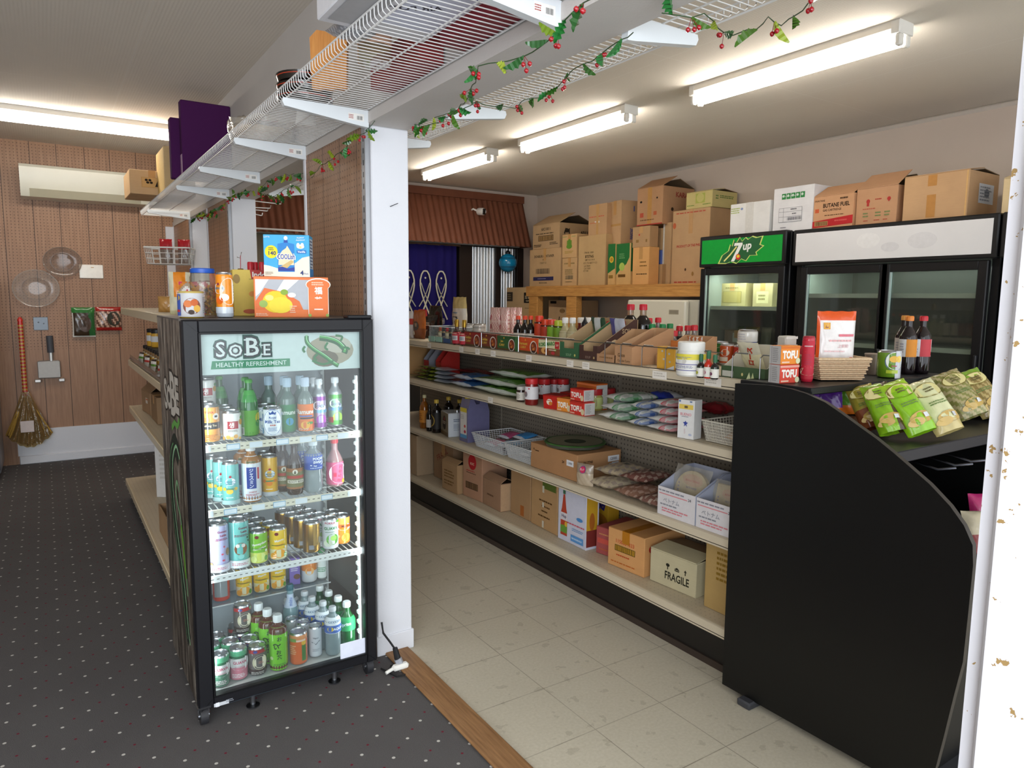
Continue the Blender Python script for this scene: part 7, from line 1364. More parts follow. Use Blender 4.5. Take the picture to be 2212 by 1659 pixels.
def ricebox(label, px0, px1, pyb, rnd_, lb2):
    X = 2.222; a, c = PX(px0, pyb, X).y, PX(px1, pyb, X).y; w = a-c; d, hf, hb = .22, .125, .20
    o = empty('display_carton', (X, (a+c)/2, Z2), R90); tag(o, label, 'carton')
    for s in (-1, 1):
        b = MB(); x = s*(w/2-.003); b.prism([(0, 0), (d, 0), (d, hb), (d*.75, hb), (0, hf)], lambda u, v, w_: (x+w_, u, v), -.0025, .0025, '#b9bfd4', 'paper'); b.build('side', o)
    b = MB(); b.box(-w/2, w/2, -.003, 0, 0, hf, '#dcd8da', 'paper'); b.deco(lambda u, v, e: (u, -.003-e, hf/2+v), w, hf, [('L', -.1, .38, .76, .1, 1, '#8a8a94'), ('R', -.08, .27, .76, .035, '#d98a90'), ('T', 'ベトナム', -.12, .06, .16, '#8f9098', .01, .6), ('L', -.12, -.1, .6, .1, 1, '#8f9098'), ('L', -.02, -.28, .7, .18, 2, '#d9848c'), ('T', '24', .36, .3, .1, '#5a5a64', .01)], 'paper'); b.build('front_panel', o)
    b = MB(); b.box(-w/2, w/2, d-.003, d, 0, hb, '#b9bfd4', 'paper').box(-w/2, w/2, 0, d, 0, .003, '#b9bfd4', 'paper'); b.build('back_panel', o)
    p = Vector((X+.075, (a+c)/2, Z2+.010))
    b = MB()
    if rnd_:
        R_ = min(.10, w*.44); b.prism([(R_*cos(2*pi*i/32), R_*sin(2*pi*i/32)) for i in range(32)], lambda u, v, w_: (u, w_, R_+v), -.01, .01, '#d6c8a8', 'paper'); fr = lambda u, v, e: (u, -.01-e, R_+v)
    else:
        R_ = min(.098, w*.42); b.rbox(-R_, R_, -.01, .01, 0, 2*R_, .004, '#d4c6a6', 'paper'); fr = lambda u, v, e: (u, -.01-e, R_+v)
    b.deco(fr, 2*R_, 2*R_, [('C', 0, .28, .30, .14, '#d9b8a0'), ('T', 'BÁNH TRÁNG', 0, .27, .06, '#c96a6a', .02, .5), ('T', 'RICE PAPER', 0, .1, .045, '#6a6ab0', .01, .5)]+[('P', [(x-.05, -.42), (x-.02, -.1+.05*sin(x*30)), (x+.01, -.08), (x+.05, -.42)], c) for x, c in ((-.18, '#4a5a44'), (-.08, '#8a9a84'), (.0, '#2f3f2f'), (.1, '#5f7a5a'), (.18, '#3a4a3a'))]+[('L', -.38, 0, .05, .4, 5, '#8a8ab8'), ('L', .38, 0, .05, .4, 5, '#8a8ab8')], 'paper')
    if rnd_ is not None: q = b.build('rice_paper', loc=p); q.rotation_euler = (-.22, 0, R90); tag(q, lb2, 'rice paper')
    b = MB(); b.grid(12, 12, lambda u, v: ((u-.5)*2.12*R_, -.016-.005*sin(u*19+v*11), .004+v*2.15*R_), '#ece8de', 'film'); b.build('clear_wrap', q)
ricebox('white display carton of round rice papers near the black stand', 1421, 1502, 1105, True, 'round rice paper packet in the white display carton')
ricebox('white display carton of square rice papers right next to the black stand', 1504, 1590, 1130, False, 'square rice paper packet in the white display carton beside the black stand')
# --- bottom shelf
Z3 = GS[3]+.001
def bc(label, pA, pB, pyt, d, **kw):
    loc, w, h, rz = cb(pA, pB, Z3, pyt, d); return carton(label, w, d, h, loc, rz, **kw)
def fixed(label, y0, y1, X, d, h, rz=0, **kw): return carton(label, y0-y1, d, h, (X+d/2, (y0+y1)/2, Z3), R90+rz, **kw)
fixed('large pale carton with a white paper label at the far end of the bottom shelf', 5.10, 4.66, 2.23, .34, .30, col='#a98c66', front=[('R', -.36, .0, .22, .5, '#d9dce0'), ('L', -.36, .05, .2, .4, 4, '#4a4a54')], tape=False)
fixed('brown carton with red stamped letters on the bottom shelf', 4.60, 4.30, 2.34, .25, .27, col='#9c7448', front=[('T', 'FRAGIL', -.05, .2, .16, '#8f4a3a', .01, .6, .5)])
fixed('dull brown carton with a red drop mark behind the small squat carton', 4.27, 4.02, 2.40, .19, .29, col='#96693c', front=[('C', 0, .1, .12, .14, '#8a3a2a'), ('R', .36, .16, .16, .3, '#c9cdd4')])
bc('small squat carton with printed lines at the front of the bottom shelf', (955, 1054), (988, 1069), 1000, .09, col='#a97f48', front=[('L', 0, .1, .7, .3, 3, '#7a5a30'), ('L', 0, -.2, .7, .2, 2, '#7a5a30')], right=[('R', .3, -.2, .2, .3, '#dcdce0')], flaps=.5)
bc('tall carton with a red bird mark and black band on the bottom shelf', (1000, 1069), (1041, 1086), 968, .20, col='#b07a50', front=[('C', 0, .22, .14, .15, '#b3262a'), ('C', .02, .30, .06, .07, '#b3262a'), ('T', 'KOC', 0, .19, .05, '#e0b8a0', .03, .2), ('L', 0, .04, .6, .04, 1, '#b3403a'), ('L', 0, -.0, .6, .03, 1, '#6a4630'), ('R', -.02, -.25, .64, .13, '#4a3220'), ('B', -.02, -.25, .6, .11, '#8a6a48'), ('R', -.4, .43, .1, .1, '#b3262a'), ('R', .4, .43, .1, .1, '#b3262a')], right=[('C', .2, .3, .14, .14, '#8a2a2a')], tape=False)
bc('open brown carton with its flap tilted up beside the red bird carton', (1043, 1087), (1081, 1107), 1038, .11, col='#9c7048', right=[('R', 0, 0, .96, .96, '#b59472')], flaps=.55, front=[('L', 0, -.05, .5, .12, 1, '#6a4a30')])
bc('plain tall brown carton right of the open carton on the bottom shelf', (1103, 1106), (1145, 1127), 1015, .18, col='#a5793f', tape=False, front=[('R', .1, -.35, .18, .22, '#a8612a')])
bc('tall tan carton with printed lines and white marks on the bottom shelf', (1147, 1129), (1203, 1158), 1038, .20, col='#b0823f', tape=False, front=[('L', .1, .08, .56, .06, 1, '#5a3c18'), ('L', .12, -.03, .4, .06, 1, '#5a3c18'), ('L', .06, -.13, .3, .06, 1, '#5a3c18'), ('L', .04, -.24, .5, .06, 1, '#5a3c18'), ('R', .2, .42, .5, .16, '#5a6a2a'), ('R', -.02, .32, .07, .14, '#cfc8b4'), ('R', -.02, .0, .07, .1, '#cfc8b4'), ('R', -.02, -.4, .07, .14, '#cfc8b4')])
_l, _w, _h, _r = cb((1205, 1161), (1265, 1190), Z3, 1052, .085)
box('sauce_carton', 'white carton printed with a red sauce bottle on the bottom shelf', 'box', _w, .085, min(_h, .30), '#cfd0e0', _l, _r, [('R', -.28, .40, .09, .07, '#3f6a4a'), ('P', [(-.31, .36), (-.25, .36), (-.20, .1), (-.16, .0), (-.16, -.40), (-.40, -.40), (-.40, .0), (-.36, .1)], '#b8432a'), ('R', -.28, -.05, .24, .14, '#dcd6dc'), ('T', 'Hup', -.28, -.05, .08, '#2a2a5a', .02, .2), ('P', [(-.40, -.35), (-.16, -.35), (-.16, -.2), (-.40, -.22)], '#6a9a3a'), ('C', -.2, -.18, .04, .05, '#e0b03a'), ('C', .28, -.0, .09, .035, '#4a8ac9'), ('L', .15, -.13, .6, .05, 1, '#d05a6a'), ('L', .22, -.22, .4, .06, 2, '#7aa0cc'), ('R', .2, -.38, .44, .12, '#5a96d2'), ('L', .2, -.38, .38, .06, 1, '#b9d2ee')], [('R', -.05, .02, .86, .9, '#c79a22'), ('R', -.05, -.3, .86, .3, '#7a2a24'), ('C', -.05, .0, .06, .16, '#a8601c')])
gbox('snack_carton', 'yellow snack carton with a purple word on the bottom shelf behind the red carton', 'box', 1268, 1312, 1170, 1070, 3, .08, '#c29420', [('T', 'Squid', -.05, .3, .3, '#2c2070', .06, .85, -.12, .15), ('R', 0, -.3, 1, .36, '#7a2c22'), ('C', .1, -.1, .3, .2, '#a86a1c')], X=2.50)
bc('bright red carton half hidden between the yellow cartons on the bottom shelf', (1287, 1193), (1321, 1205), 1140, .24, col='#a32420', tape=False, front=[('R', 0, -.0, .8, .18, '#c9564a'), ('L', 0, .25, .6, .1, 1, '#c98a5a'), ('L', 0, -.3, .6, .1, 1, '#b8603a')])
bc('orange yellow carton with red digits and a barcode on the bottom shelf', (1323, 1214), (1401, 1246), 1147, .30, col='#d08a1c', tapec='#b87618', front=[('T', '1150654333', -.02, .20, .10, '#c03a1c', .01, .5), ('R', -.02, .02, .56, .16, '#5a4a1c'), ('R', -.02, .02, .52, .13, '#c9962c'), ('B', -.02, .02, .48, .13, '#3a3010'), ('L', 0, -.16, .5, .06, 1, '#c0401c'), ('L', 0, -.36, .8, .05, 1, '#c0601c')], right=[('C', -.34, .18, .09, .09, '#a82418')])
bc('low cream carton marked FRAGILE with handling symbols on the bottom shelf', (1403, 1252), (1502, 1294), 1200, .22, col='#c3b78c', tape=False, flaps=.12, front=[('T', 'FRAGILE', .10, -.14, .24, '#2a281c', .02, .52), ('C', -.10, .17, .07, .05, '#2a281c'), ('R', -.10, .09, .02, .1, '#2a281c'), ('P', [(.04, .12), (.10, .19), (.16, .12)], '#2a281c'), ('R', .10, .09, .1, .03, '#2a281c'), ('P', [(.25, .14), (.28, .21), (.31, .14)], '#2a281c'), ('R', .28, .1, .02, .1, '#2a281c')])
fixed('tall mustard carton with faint printing at the right end of the bottom shelf', PX(1519, 1320, 2.30).y, 1.775, 2.30, .28, .335, col='#b08a34', tape=False, front=[('L', .1, .1, .6, .4, 6, '#8a6a24')])
# ================================================================= CARTONS ON THE TIMBER RACK
WB = WZ+.001
def rb(label, x0, x1, yb, yt, X, d, z=None, rz=0, **kw):
    z = WB if z is None else z
    ya, yc = PX(x0, (yb+yt)/2, X).y, PX(x1, (yb+yt)/2, X).y; h = PX((x0+x1)/2, yt, X).z-z
    o = carton(label, ya-yc-.004, d, h, (X+d/2, (ya+yc)/2, z), R90+rz, **kw); o['top'] = z+h; del o['top']; return o, z+h
ink, red_, grn_ = '#2e2418', '#a8362c', '#3f7a3a'
_, zA = rb('brown carton with a dark blue band and barcode on the pine rack', 1144, 1211, 612, 537, 4.76, .36, col='#b58c52', front=[('T', 'DONBURI CONTAINER', -.02, .30, .07, '#3a3222', .02, .64), ('T', '(M)', -.05, .20, .05, '#3a3222'), ('T', '720SET X1', -.05, .12, .05, '#6a5a3e', .01), ('B', -.06, -.10, .44, .14, '#4a4036'), ('R', -.04, -.30, .66, .10, '#2e2a52'), ('L', -.04, -.30, .36, .04, 1, '#8a86a8'), ('T', 'MADE IN CHINA', -.04, -.41, .035, '#3a3222', .01)])
rb('open topped carton printed with large digits, stacked at the left rack end', 1151, 1209, 533, 484, 4.78, .50, zA+.001, col='#b08a55', flaps=.5, front=[('T', '60C10011', 0, .30, .12, ink, .02), ('L', 0, .12, .76, .06, 1, ink), ('R', 0, -.07, .56, .22, ink), ('R', 0, -.07, .53, .18, '#b08a55'), ('B', 0, -.07, .5, .16, ink), ('L', -.28, -.36, .34, .12, 2, ink), ('L', .3, -.3, .3, .12, 2, ink)], right=[('C', -.30, .2, .09, .09, ink), ('P', [(-.38, .1), (-.34, .3), (-.28, .24), (-.22, .3), (-.22, .02), (-.26, .14), (-.33, .14), (-.36, .02)], ink), ('T', '6011001', .28, .14, .16, ink, .03), ('L', .2, -.1, .44, .08, 1, ink)])
_, zC = rb('small tan carton with grey printing, lower of two on the pine rack', 1214, 1246, 612, 557, 4.77, .30, col='#bf9250', front=[('L', 0, .3, .7, .1, 1, '#8a7446'), ('L', 0, .0, .6, .2, 4, '#7a6a40'), ('B', 0, -.2, .5, .14, '#5a5a4a'), ('L', 0, -.36, .5, .05, 1, '#6a5a3a')])
rb('small tan carton with a green tree mark, upper of two on the pine rack', 1214, 1246, 556, 506, 4.77, .30, zC+.001, col='#c3944e', front=[('R', 0, .1, .34, .28, '#7a8a3a'), ('C', 0, .14, .12, .16, '#5f8a2f'), ('C', 0, -.02, .2, .1, '#5f8a2f'), ('L', 0, -.26, .6, .12, 2, '#a08a3a'), ('L', -.3, .4, .3, .06, 1, '#8a9a5a'), ('L', .3, .4, .3, .06, 1, '#8a9a5a')])
_, zD = rb('tall tan carton with stencilled lines of print in the middle of the pine rack', 1249, 1308, 612, 508, 4.77, .34, col='#b8904f', tape=False, front=[('T', '1784 BK 10000', -.1, .16, .035, '#5a4a2c', .01, .44), ('T', 'BTSTNG', -.08, .08, .055, '#4a3c22', .03, .5), ('T', 'QMT P.2A 10X10', -.06, .01, .036, '#5a4a2c', .01, .5), ('T', 'KTC TO BEST P CO', -.04, -.05, .036, '#5a4a2c', .01, .56), ('T', 'LA 70009', -.15, -.11, .036, '#5a4a2c', .01), ('T', 'CA 71009', -.15, -.16, .036, '#5a4a2c', .01), ('T', 'QTY 400', -.2, -.21, .036, '#5a4a2c', .01)])
rb('tan carton with red print and clear tape standing on the tall stencilled carton', 1271, 1311, 508, 441, 4.80, .18, zD+.001, col='#b5874e', front=[('L', .0, .1, .9, .05, 1, '#c0452e'), ('R', -.02, -.08, .26, .06, '#e6e2dc'), ('L', -.2, -.1, .4, .05, 1, '#c0603e'), ('R', 0, .0, .12, .98, '#b98f58')], tapefront=False)
_, zG = rb('green and yellow carton with a sun emblem, left of the pair on the pine rack', 1313, 1329, 614, 527, 4.77, .30, col='#c8963a', tape=False, front=[('P', [(-.5, .5), (.5, .5), (.5, -.1), (-.5, -.22)], '#256b34'), ('C', 0, .12, .08, .08, '#d9b83a'), ('C', 0, .12, .05, .05, '#b8862a'), ('R', -.05, -.3, .6, .08, '#8a6a2a')])
_, zG = rb('green and yellow carton with a curved band, right of the pair on the pine rack', 1331, 1363, 614, 526, 4.78, .30, col='#c8963a', tape=False, front=[('P', [(-.5, .5), (.4, .5), (.4, .16), (.2, .0), (-.2, -.12), (-.5, -.26)], '#256b34'), ('L', -.1, .2, .4, .14, 3, '#6fa06a'), ('R', -.1, -.28, .5, .07, '#6a4a1c'), ('C', -.1, -.06, .1, .1, '#a8c05a')], right=[('R', 0, .16, 1, .68, '#1f5a2c'), ('C', .1, .2, .14, .14, '#b8a03a')])
rb('creased tan carton with blue stamped writing balanced on the green and yellow cartons', 1314, 1346, 524, 434, 4.85, .22, zG+.002, -.12, col='#b98d55', right=[('T', 'PANASONIC', .1, -.25, .1, '#3a4a8a', .03, .5, pi/2), ('R', .2, .32, .06, .12, '#4a5a9a')], front=[('R', 0, -.05, 1, .05, '#b58a50')])
_, zI = rb('orange yellow carton with a cut off printed notice on the pine rack', 1366, 1402, 614, 534, 4.78, .13, col='#cf8f22', tape=True, front=[('L', .2, .1, .5, .06, 1, '#6a4a14'), ('L', .2, .0, .5, .06, 1, '#6a4a14'), ('L', .1, -.22, .7, .05, 1, '#3a2a10')])
_, zH = rb('small tan carton with clear tape on top of the orange yellow carton', 1366, 1404, 533, 489, 4.79, .11, zI+.001, col='#ab8048', front=[('C', -.1, .1, .05, .05, '#b0402e'), ('R', -.2, -.2, .16, .14, '#8a6a3e'), ('R', .32, -.2, .1, .14, '#8a6a3e')])
rb('narrow tan carton deep in the gap beside the shiny taped carton', 1406, 1430, 614, 571, 4.92, .26, col='#a57d46')
rb('bright blue plastic wrapped pack in the gap on the pine rack', 1408, 1428, 571, 541, 4.95, .2, PX(1418, 571, 4.92).z+.002, col='#1f4fae', name='blue_pack', tape=False)
rb('tan carton above the blue pack on the pine rack', 1408, 1429, 541, 494, 4.95, .22, PX(1418, 541, 4.95).z+.003, col='#a8814a')
b_, _ = rb('upright tan carton edged with shiny clear tape on the pine rack', 1431, 1449, 612, 481, 4.97, .30, col='#b58e58', tape=False, front=[('R', -.40, 0, .2, .98, '#d9d5cc')])
zJ = max(zH, PX(1440, 481, 4.86).z)+.004
rb('big open tan carton with two punched holes at the top of the rack pile', 1376, 1432, 485, 405, 4.90, .42, zJ, col='#b07d48', flaps=.5, front=[('C', -.34, .14, .045, .03, '#1a120a'), ('C', .28, .2, .03, .025, '#1a120a'), ('R', 0, 0, .16, .99, '#b98a4e'), ('R', -.3, -.22, .14, .12, '#b8543e'), ('R', .22, -.2, .12, .1, '#b5603e'), ('L', -.05, -.36, .6, .05, 1, '#6a4a2a'), ('R', 0, -.485, 1, .03, '#a83a30')], right=[('T', 'KARA', .1, .3, .14, '#9a4a3a', .04), ('C', -.2, -.1, .05, .05, '#3a2a1a')])
_, zL = rb('largest tan carton with red lettering next to the green signed fridge', 1451, 1532, 612, 452, 4.98, .32, col='#bb9058', tape=True, front=[('T', 'PRODUCT OF THE PHILIPPINES', .05, .02, .035, '#a83a30', .03, .84, .02, .2), ('L', 0, .46, .8, .03, 1, '#b8543e'), ('C', -.1, -.3, .015, .02, '#4a3018'), ('C', .1, -.36, .02, .03, '#9a7440'), ('L', .0, -.47, .8, .04, 1, '#b0503c'), ('C', -.44, .3, .03, .04, '#b8603e')], right=[('T', 'PRODUCT', .1, .1, .04, '#a83a30', .03)])
rb('yellow green printed carton lying on top of the largest tan carton', 1482, 1539, 450, 414, 4.98, .33, zL+.001, col='#c9b764', flaps=.16, front=[('R', .05, .1, .36, .6, '#b0b45a'), ('C', .05, .12, .3, .28, '#c9c27a'), ('L', -.3, -.3, .3, .1, 1, '#6a8a3a'), ('L', .3, -.3, .3, .1, 1, '#6a8a3a')], right=[('L', .1, .15, .6, .2, 2, '#5a7a34'), ('L', -.3, .1, .14, .3, 2, '#6a8a4a')])
# under and beside the rack
fx = 4.80
y1_, y0_ = min(7.44, PX(1073, 660, fx).y), 6.90
zt2 = PX(1108, 621, fx).z
carton('stacked cup carton with a black 32 oz block left of the rack post', y1_-y0_, .40, .62, (fx+.2, (y1_+y0_)/2, zt2-.62), R90, col='#bd9860', tape=False, front=[('R', .36, .30, .30, .2, '#15110e'), ('T', '32 oz.', .36, .31, .06, '#d9c9a8', .03), ('T', 'SQUAT', .36, .24, .035, '#d9c9a8', .02), ('R', -.36, .32, .24, .18, '#3a322a'), ('L', -.36, .32, .18, .12, 3, '#8a7656'), ('C', -.06, .08, .085, .035, '#5a4a34'), ('C', -.06, .08, .075, .028, '#a68250'), ('T', 'CONVER', -.06, .08, .025, '#4a3c28', .01), ('L', .36, .1, .2, .02, 1, '#4a3c28')])
carton('lower cup carton under the 32 oz carton in the corner', y1_-y0_, .40, zt2-.625, (fx+.2, (y1_+y0_)/2, .001), R90, col='#9c7848', tape=False)
y1_, y0_ = 6.64, 6.16; zt2 = 1.50
carton('dim carton with brush written cup lettering between the two rack posts', y1_-y0_, .34, .50, (4.86+.17, (y1_+y0_)/2, zt2-.5), R90, col='#a88456', tape=False, front=[('C', .05, .26, .10, .05, '#5a4630'), ('C', .05, .26, .09, .042, '#8a6a42'), ('T', 'CONVER', .05, .26, .035, '#4a3824', .01), ('T', 'J', -.08, .05, .16, '#1a120a', .05, None, 0, .2), ('T', 'cup', .12, .02, .1, '#1a120a', .04, None, 0, .3), ('R', -.42, .0, .16, .16, '#c9c9cc'), ('L', -.42, 0, .12, .12, 3, '#4a4a54'), ('R', -.3, .45, .24, .06, '#15110e'), ('R', .34, .45, .24, .06, '#15110e')])
carton('lower dim carton between the two rack posts', y1_-y0_, .36, .99, (4.86+.18, (y1_+y0_)/2, .001), R90, col='#846440', tape=False)
# ================================================================= CARTONS ON TOP OF THE FRIDGES
F7, FB = 2.031, 2.021
rb('low white carton with a small green mark on top of the green signed fridge', 1577, 1663, 503, 437, 4.66, .34, F7, col='#e2e1df', tapec='#d6d4d0', front=[('R', 0, 0, .2, .99, '#d9d7d2'), ('L', -.36, .28, .24, .2, 3, '#a8b86a'), ('C', -.2, .32, .05, .04, '#8a9ac0')])
rb('tall white carton with green handling symbols on top of the wide fridge', 1670, 1757, 496, 403, 4.66, .46, FB, col='#e0dfe2', tape=False, front=[('R', .0, .30, .58, .13, '#3a8a4c'), ('L', .0, .30, .56, .02, 1, '#e0dfe2')]+[('R', -.29+.0+i*.117, .30, .012, .14, '#e0dfe2') for i in range(6)]+[('C', -.24+i*.117, .31, .028, .03, '#cfe2d2') for i in range(5)]+[('R', -.05, -.12, .58, .32, '#8a8a92'), ('R', -.05, -.12, .565, .305, '#e0dfe2'), ('R', -.22, -.12, .008, .31, '#8a8a92'), ('R', -.05, -.05, .57, .008, '#8a8a92'), ('R', -.05, -.16, .57, .008, '#8a8a92'), ('L', .06, .0, .2, .05, 1, '#5a5a62'), ('L', .06, -.1, .12, .05, 1, '#5a5a62'), ('B', .06, -.21, .36, .07, '#5a5a62'), ('L', -.2, -.4, .16, .04, 1, '#7a7a84')])
rb('tan carton reading butane fuel with a red band on top of the wide fridge', 1757, 1846, 492, 421, 4.66, .34, FB, -.03, col='#c58a50', flaps=.5, front=[('T', 'BUTANE FUEL', .08, .20, .13, '#2e2014', .03, .66), ('T', 'GAS CARTRIDGE', -.02, .06, .07, '#4a3420', .02, .46), ('T', 'IWATANI', -.34, .36, .06, '#4a3420', .02), ('L', .3, .38, .26, .1, 1, '#4a3420'), ('R', -.40, .06, .1, .12, '#c9603a'), ('L', .05, -.1, .5, .05, 1, '#6a4a30'), ('P', [(-.5, -.46), (.5, -.40), (.5, -.15), (-.5, -.26)], '#b82a2e'), ('R', -.28, -.34, .34, .14, '#b88a58'), ('B', -.28, -.34, .3, .12, '#3a2a1c'), ('L', .24, -.28, .36, .08, 1, '#d0625c')])
rb('tan carton with red stamps and raised flaps on top of the wide fridge', 1850, 1943, 486, 404, 4.67, .36, FB, -.05, col='#b98350', flaps=.62, tape=False, front=[('C', -.2, .14, .055, .06, '#b03a34'), ('R', -.2, .06, .06, .1, '#b03a34'), ('L', .06, .18, .18, .06, 1, '#b03a34'), ('C', .30, .17, .05, .045, '#b03a34'), ('P', [(.25, .16), (.35, .16), (.30, .08)], '#b03a34'), ('L', -.12, -.06, .4, .05, 1, '#b85a44')]+[('L', x, -.22, .14, .16, 2, '#7a8a5a') for x in (-.24, .06, .28)]+[('L', x, -.38, .14, .05, 1, '#b0503e') for x in (-.22, .04, .26)])
rb('largest carton with a paper label on its end, on top of the wide fridge', 1951, 2092, 478, 375, 4.66, .38, FB, col='#be9058', flaps=.14, front=[('R', -.05, .36, .14, .24, '#b58248'), ('R', -.05, -.2, .14, .5, '#b58248'), ('R', .47, 0, .02, .98, '#d9b074')], right=[('R', .08, .04, .50, .42, '#cfd4dc'), ('C', .1, .05, .12, .1, '#6a7280'), ('L', .08, .04, .42, .34, 5, '#8a909c')])
f3 = fridge('narrow_display_fridge', 'black display fridge mostly hidden behind the white door post', .95, 1.915, 2.02, (1.79, 1.99), [(.98, 1.885)], ('#d9d9dc', 'enamel', []), (1.5, 1.2, .9))
rb('pale carton half hidden by the white door post on the last fridge', 2164, 2240, 470, 382, 4.66, .3, FB, col='#d9bd86', flaps=.3)
for f in ((3.34, 4.14, 2.02), (1.94, 3.26, 2.02), (.97, 1.9, 2.02)): area('fridge_fill_light', (4.72, (f[0]+f[1])/2, 1.74), (0, radians(-14), 0), .06, f[1]-f[0]-.2, 3.6, (.92, 1.0, .95))  # unseen fill lights added to lift the dark fridge interiors
# goods seen through the green signed fridge door
def ib(label, x0, x1, yb, yt, X, z, d, name='cardboard_box', **kw):
    ya, yc = PX(x0, yb, X).y, PX(x1, yb, X).y; h = PX((x0+x1)/2, yt, X).z-z
    return carton(label, ya-yc, d, max(.05, h), (X+d/2, (ya+yc)/2, z), R90, name=name, **kw)
ib('yellow printed carton on the upper shelf inside the green signed fridge, left one', 1552, 1610, 655, 612, 4.82, 1.462, .3, col='#b0a060', front=[('R', 0, -.1, .7, .5, '#8a8048'), ('R', 0, -.1, .66, .46, '#b0a060'), ('L', 0, .3, .5, .1, 1, '#7a7040')])
ib('yellow printed carton on the upper shelf inside the green signed fridge, right one', 1625, 1668, 655, 612, 4.82, 1.462, .3, col='#aa9a62', front=[('R', 0, -.1, .6, .5, '#c9bf90'), ('L', 0, -.1, .4, .3, 2, '#7a7040')])
for k, (x0, x1, c, nm) in enumerate(((1556, 1580, '#8a3a2e', 'red'), (1581, 1606, '#5a7a3a', 'green'), (1607, 1640, '#a89a2e', 'yellow'), (1642, 1666, '#c9c4a8', 'cream'))):
    ya, yc = PX(x0, 700, 5.05).y, PX(x1, 700, 5.05).y; pillow('frozen_pack', nm+' food pack on the lower shelf inside the green signed fridge', 'pack', (ya-yc)*.9, .22, .07, (lambda c: lambda u, v: c if v > .2 else '#6a6a5a')(c), (5.05, (ya+yc)/2, 1.068), (-.1, 0, R90), seed=300+k, stand=True)
ib('brown carton with a white label inside the green signed fridge near the bottom', 1563, 1616, 760, 714, 4.80, 1.068, .14, col='#7a5f3e', front=[('R', .1, .2, .5, .4, '#b9bcb4')])
# ================================================================= GOODS ON THE BLACK DISPLAY STAND
DT = 1.2145
def dpos(px, py, r=0): return stand(px, py, DT, r)
RT_ = radians(-7)
# tofu
def tofu2(label, z, c, top): return box('tofu_box', label, 'box', .092, .052, .066, c, (2.20, 1.575, z), RT_, [('T', 'TOFU', -.02, .02, .46, '#f6efe6', .06, .8), ('R', 0, .40, 1, .12, top), ('C', .40, -.32, .16, .16, '#d9d9b0'), ('R', -.25, -.38, .4, .08, '#f0c9b0')], left=[('R', 0, 0, .98, .98, '#b9b6b4'), ('L', .05, .0, .5, .8, 8, '#8a8786'), ('R', -.3, 0, .06, .9, '#9a9796')])
tofu2('red tofu box, lower of the stack on the black display stand', DT, '#dc4632', '#e8a090'); tofu2('orange tofu box stacked on the red one on the black display stand', DT+.067, '#ea8a26', '#d9701c')
pillow('clear_tub', 'pale clear packet lying on top behind the tofu stack', 'pack', .075, .05, .04, lambda u, v: '#cfc9bd', (2.235, 1.64, DT+.135), (0, 0, RT_), seed=320, stand=True) if False else box('clear_tub', 'pale clear plastic tub behind the tofu stack on the display stand', 'tub', .06, .045, .16, '#cdc8bd', (2.335, 1.665, DT), RT_, [('R', 0, -.1, 1, .8, '#c2beb4'), ('R', 0, .46, 1, .06, '#dedad0')], fin='plastic', ch=.006)
p = dpos(1745, 833, .022)
bottle('drink_tin', 'tall red printed tube standing right behind the tofu boxes', 'tube', .021, .165, '#c4223a', 'gloss', '#a81c30', .012, .0205, .0205, .95, (.06, .9, '#c4223a'), [('C', 0, .02, .4, .2, '#e6c9cc'), ('L', 0, .02, .7, .3, 5, '#b8304a'), ('C', .1, -.3, .3, .1, '#cfd8b0'), ('L', 0, .36, .7, .06, 1, '#e6c9cc')], (2.305, 1.553, DT), -.9)
for k, (x, y) in enumerate(((2.42, 1.69), (2.49, 1.692))): box('spice_box', ['small red and yellow carton', 'small red and white carton'][k]+' behind the wicker basket on the display stand', 'box', .05, .03, .115, '#c2263a', (x, y, DT), -.6, [('R', .2, -.1, .5, .5, '#f0e6e2') if k else ('C', 0, 0, .2, .2, '#e0b83a'), ('C', .1, .2, .12, .12, '#e8c04a'), ('L', 0, -.3, .6, .1, 1, '#e6c9cc')])
# wicker basket with a flour bag
bp = dpos(1790, 832, .0); w_, d_, h_ = .20, .145, .078
o = empty('wicker_basket', (2.455, 1.545, DT+.004), -.48); tag(o, 'small pale wicker basket holding a white flour bag on the display stand', 'basket')
def wick(t, e): k = .80+.2*t+e; return k
b = MB(); rows = 11
for j in range(rows):
    t = j/(rows-1); z = .003+t*(h_-.006); pts = []
    for s in range(4):
        A = [(-1, -1), (1, -1), (1, 1), (-1, 1)][s]; B = [(-1, -1), (1, -1), (1, 1), (-1, 1)][(s+1) % 4]; n_ = 14 if s % 2 == 0 else 10
        for i in range(n_):
            f = i/n_; k = wick(t, .018*(1 if (i+j) % 2 else -1)); pts.append((w_/2*k*(A[0]+(B[0]-A[0])*f), d_/2*k*(A[1]+(B[1]-A[1])*f), z))
    b.tube(pts, .0038, 5, '#d2b592' if j % 2 else '#c6a683', 'straw', True)
b.box(-w_/2*.8, w_/2*.8, -d_/2*.8, d_/2*.8, 0, .003, '#c9ab86', 'straw'); b.build('weave', o)
b = MB(); b.tube([(-w_/2, -d_/2, h_), (w_/2, -d_/2, h_), (w_/2, d_/2, h_), (-w_/2, d_/2, h_)], .0055, 6, '#d9bd98', 'straw', True); b.build('rim', o)
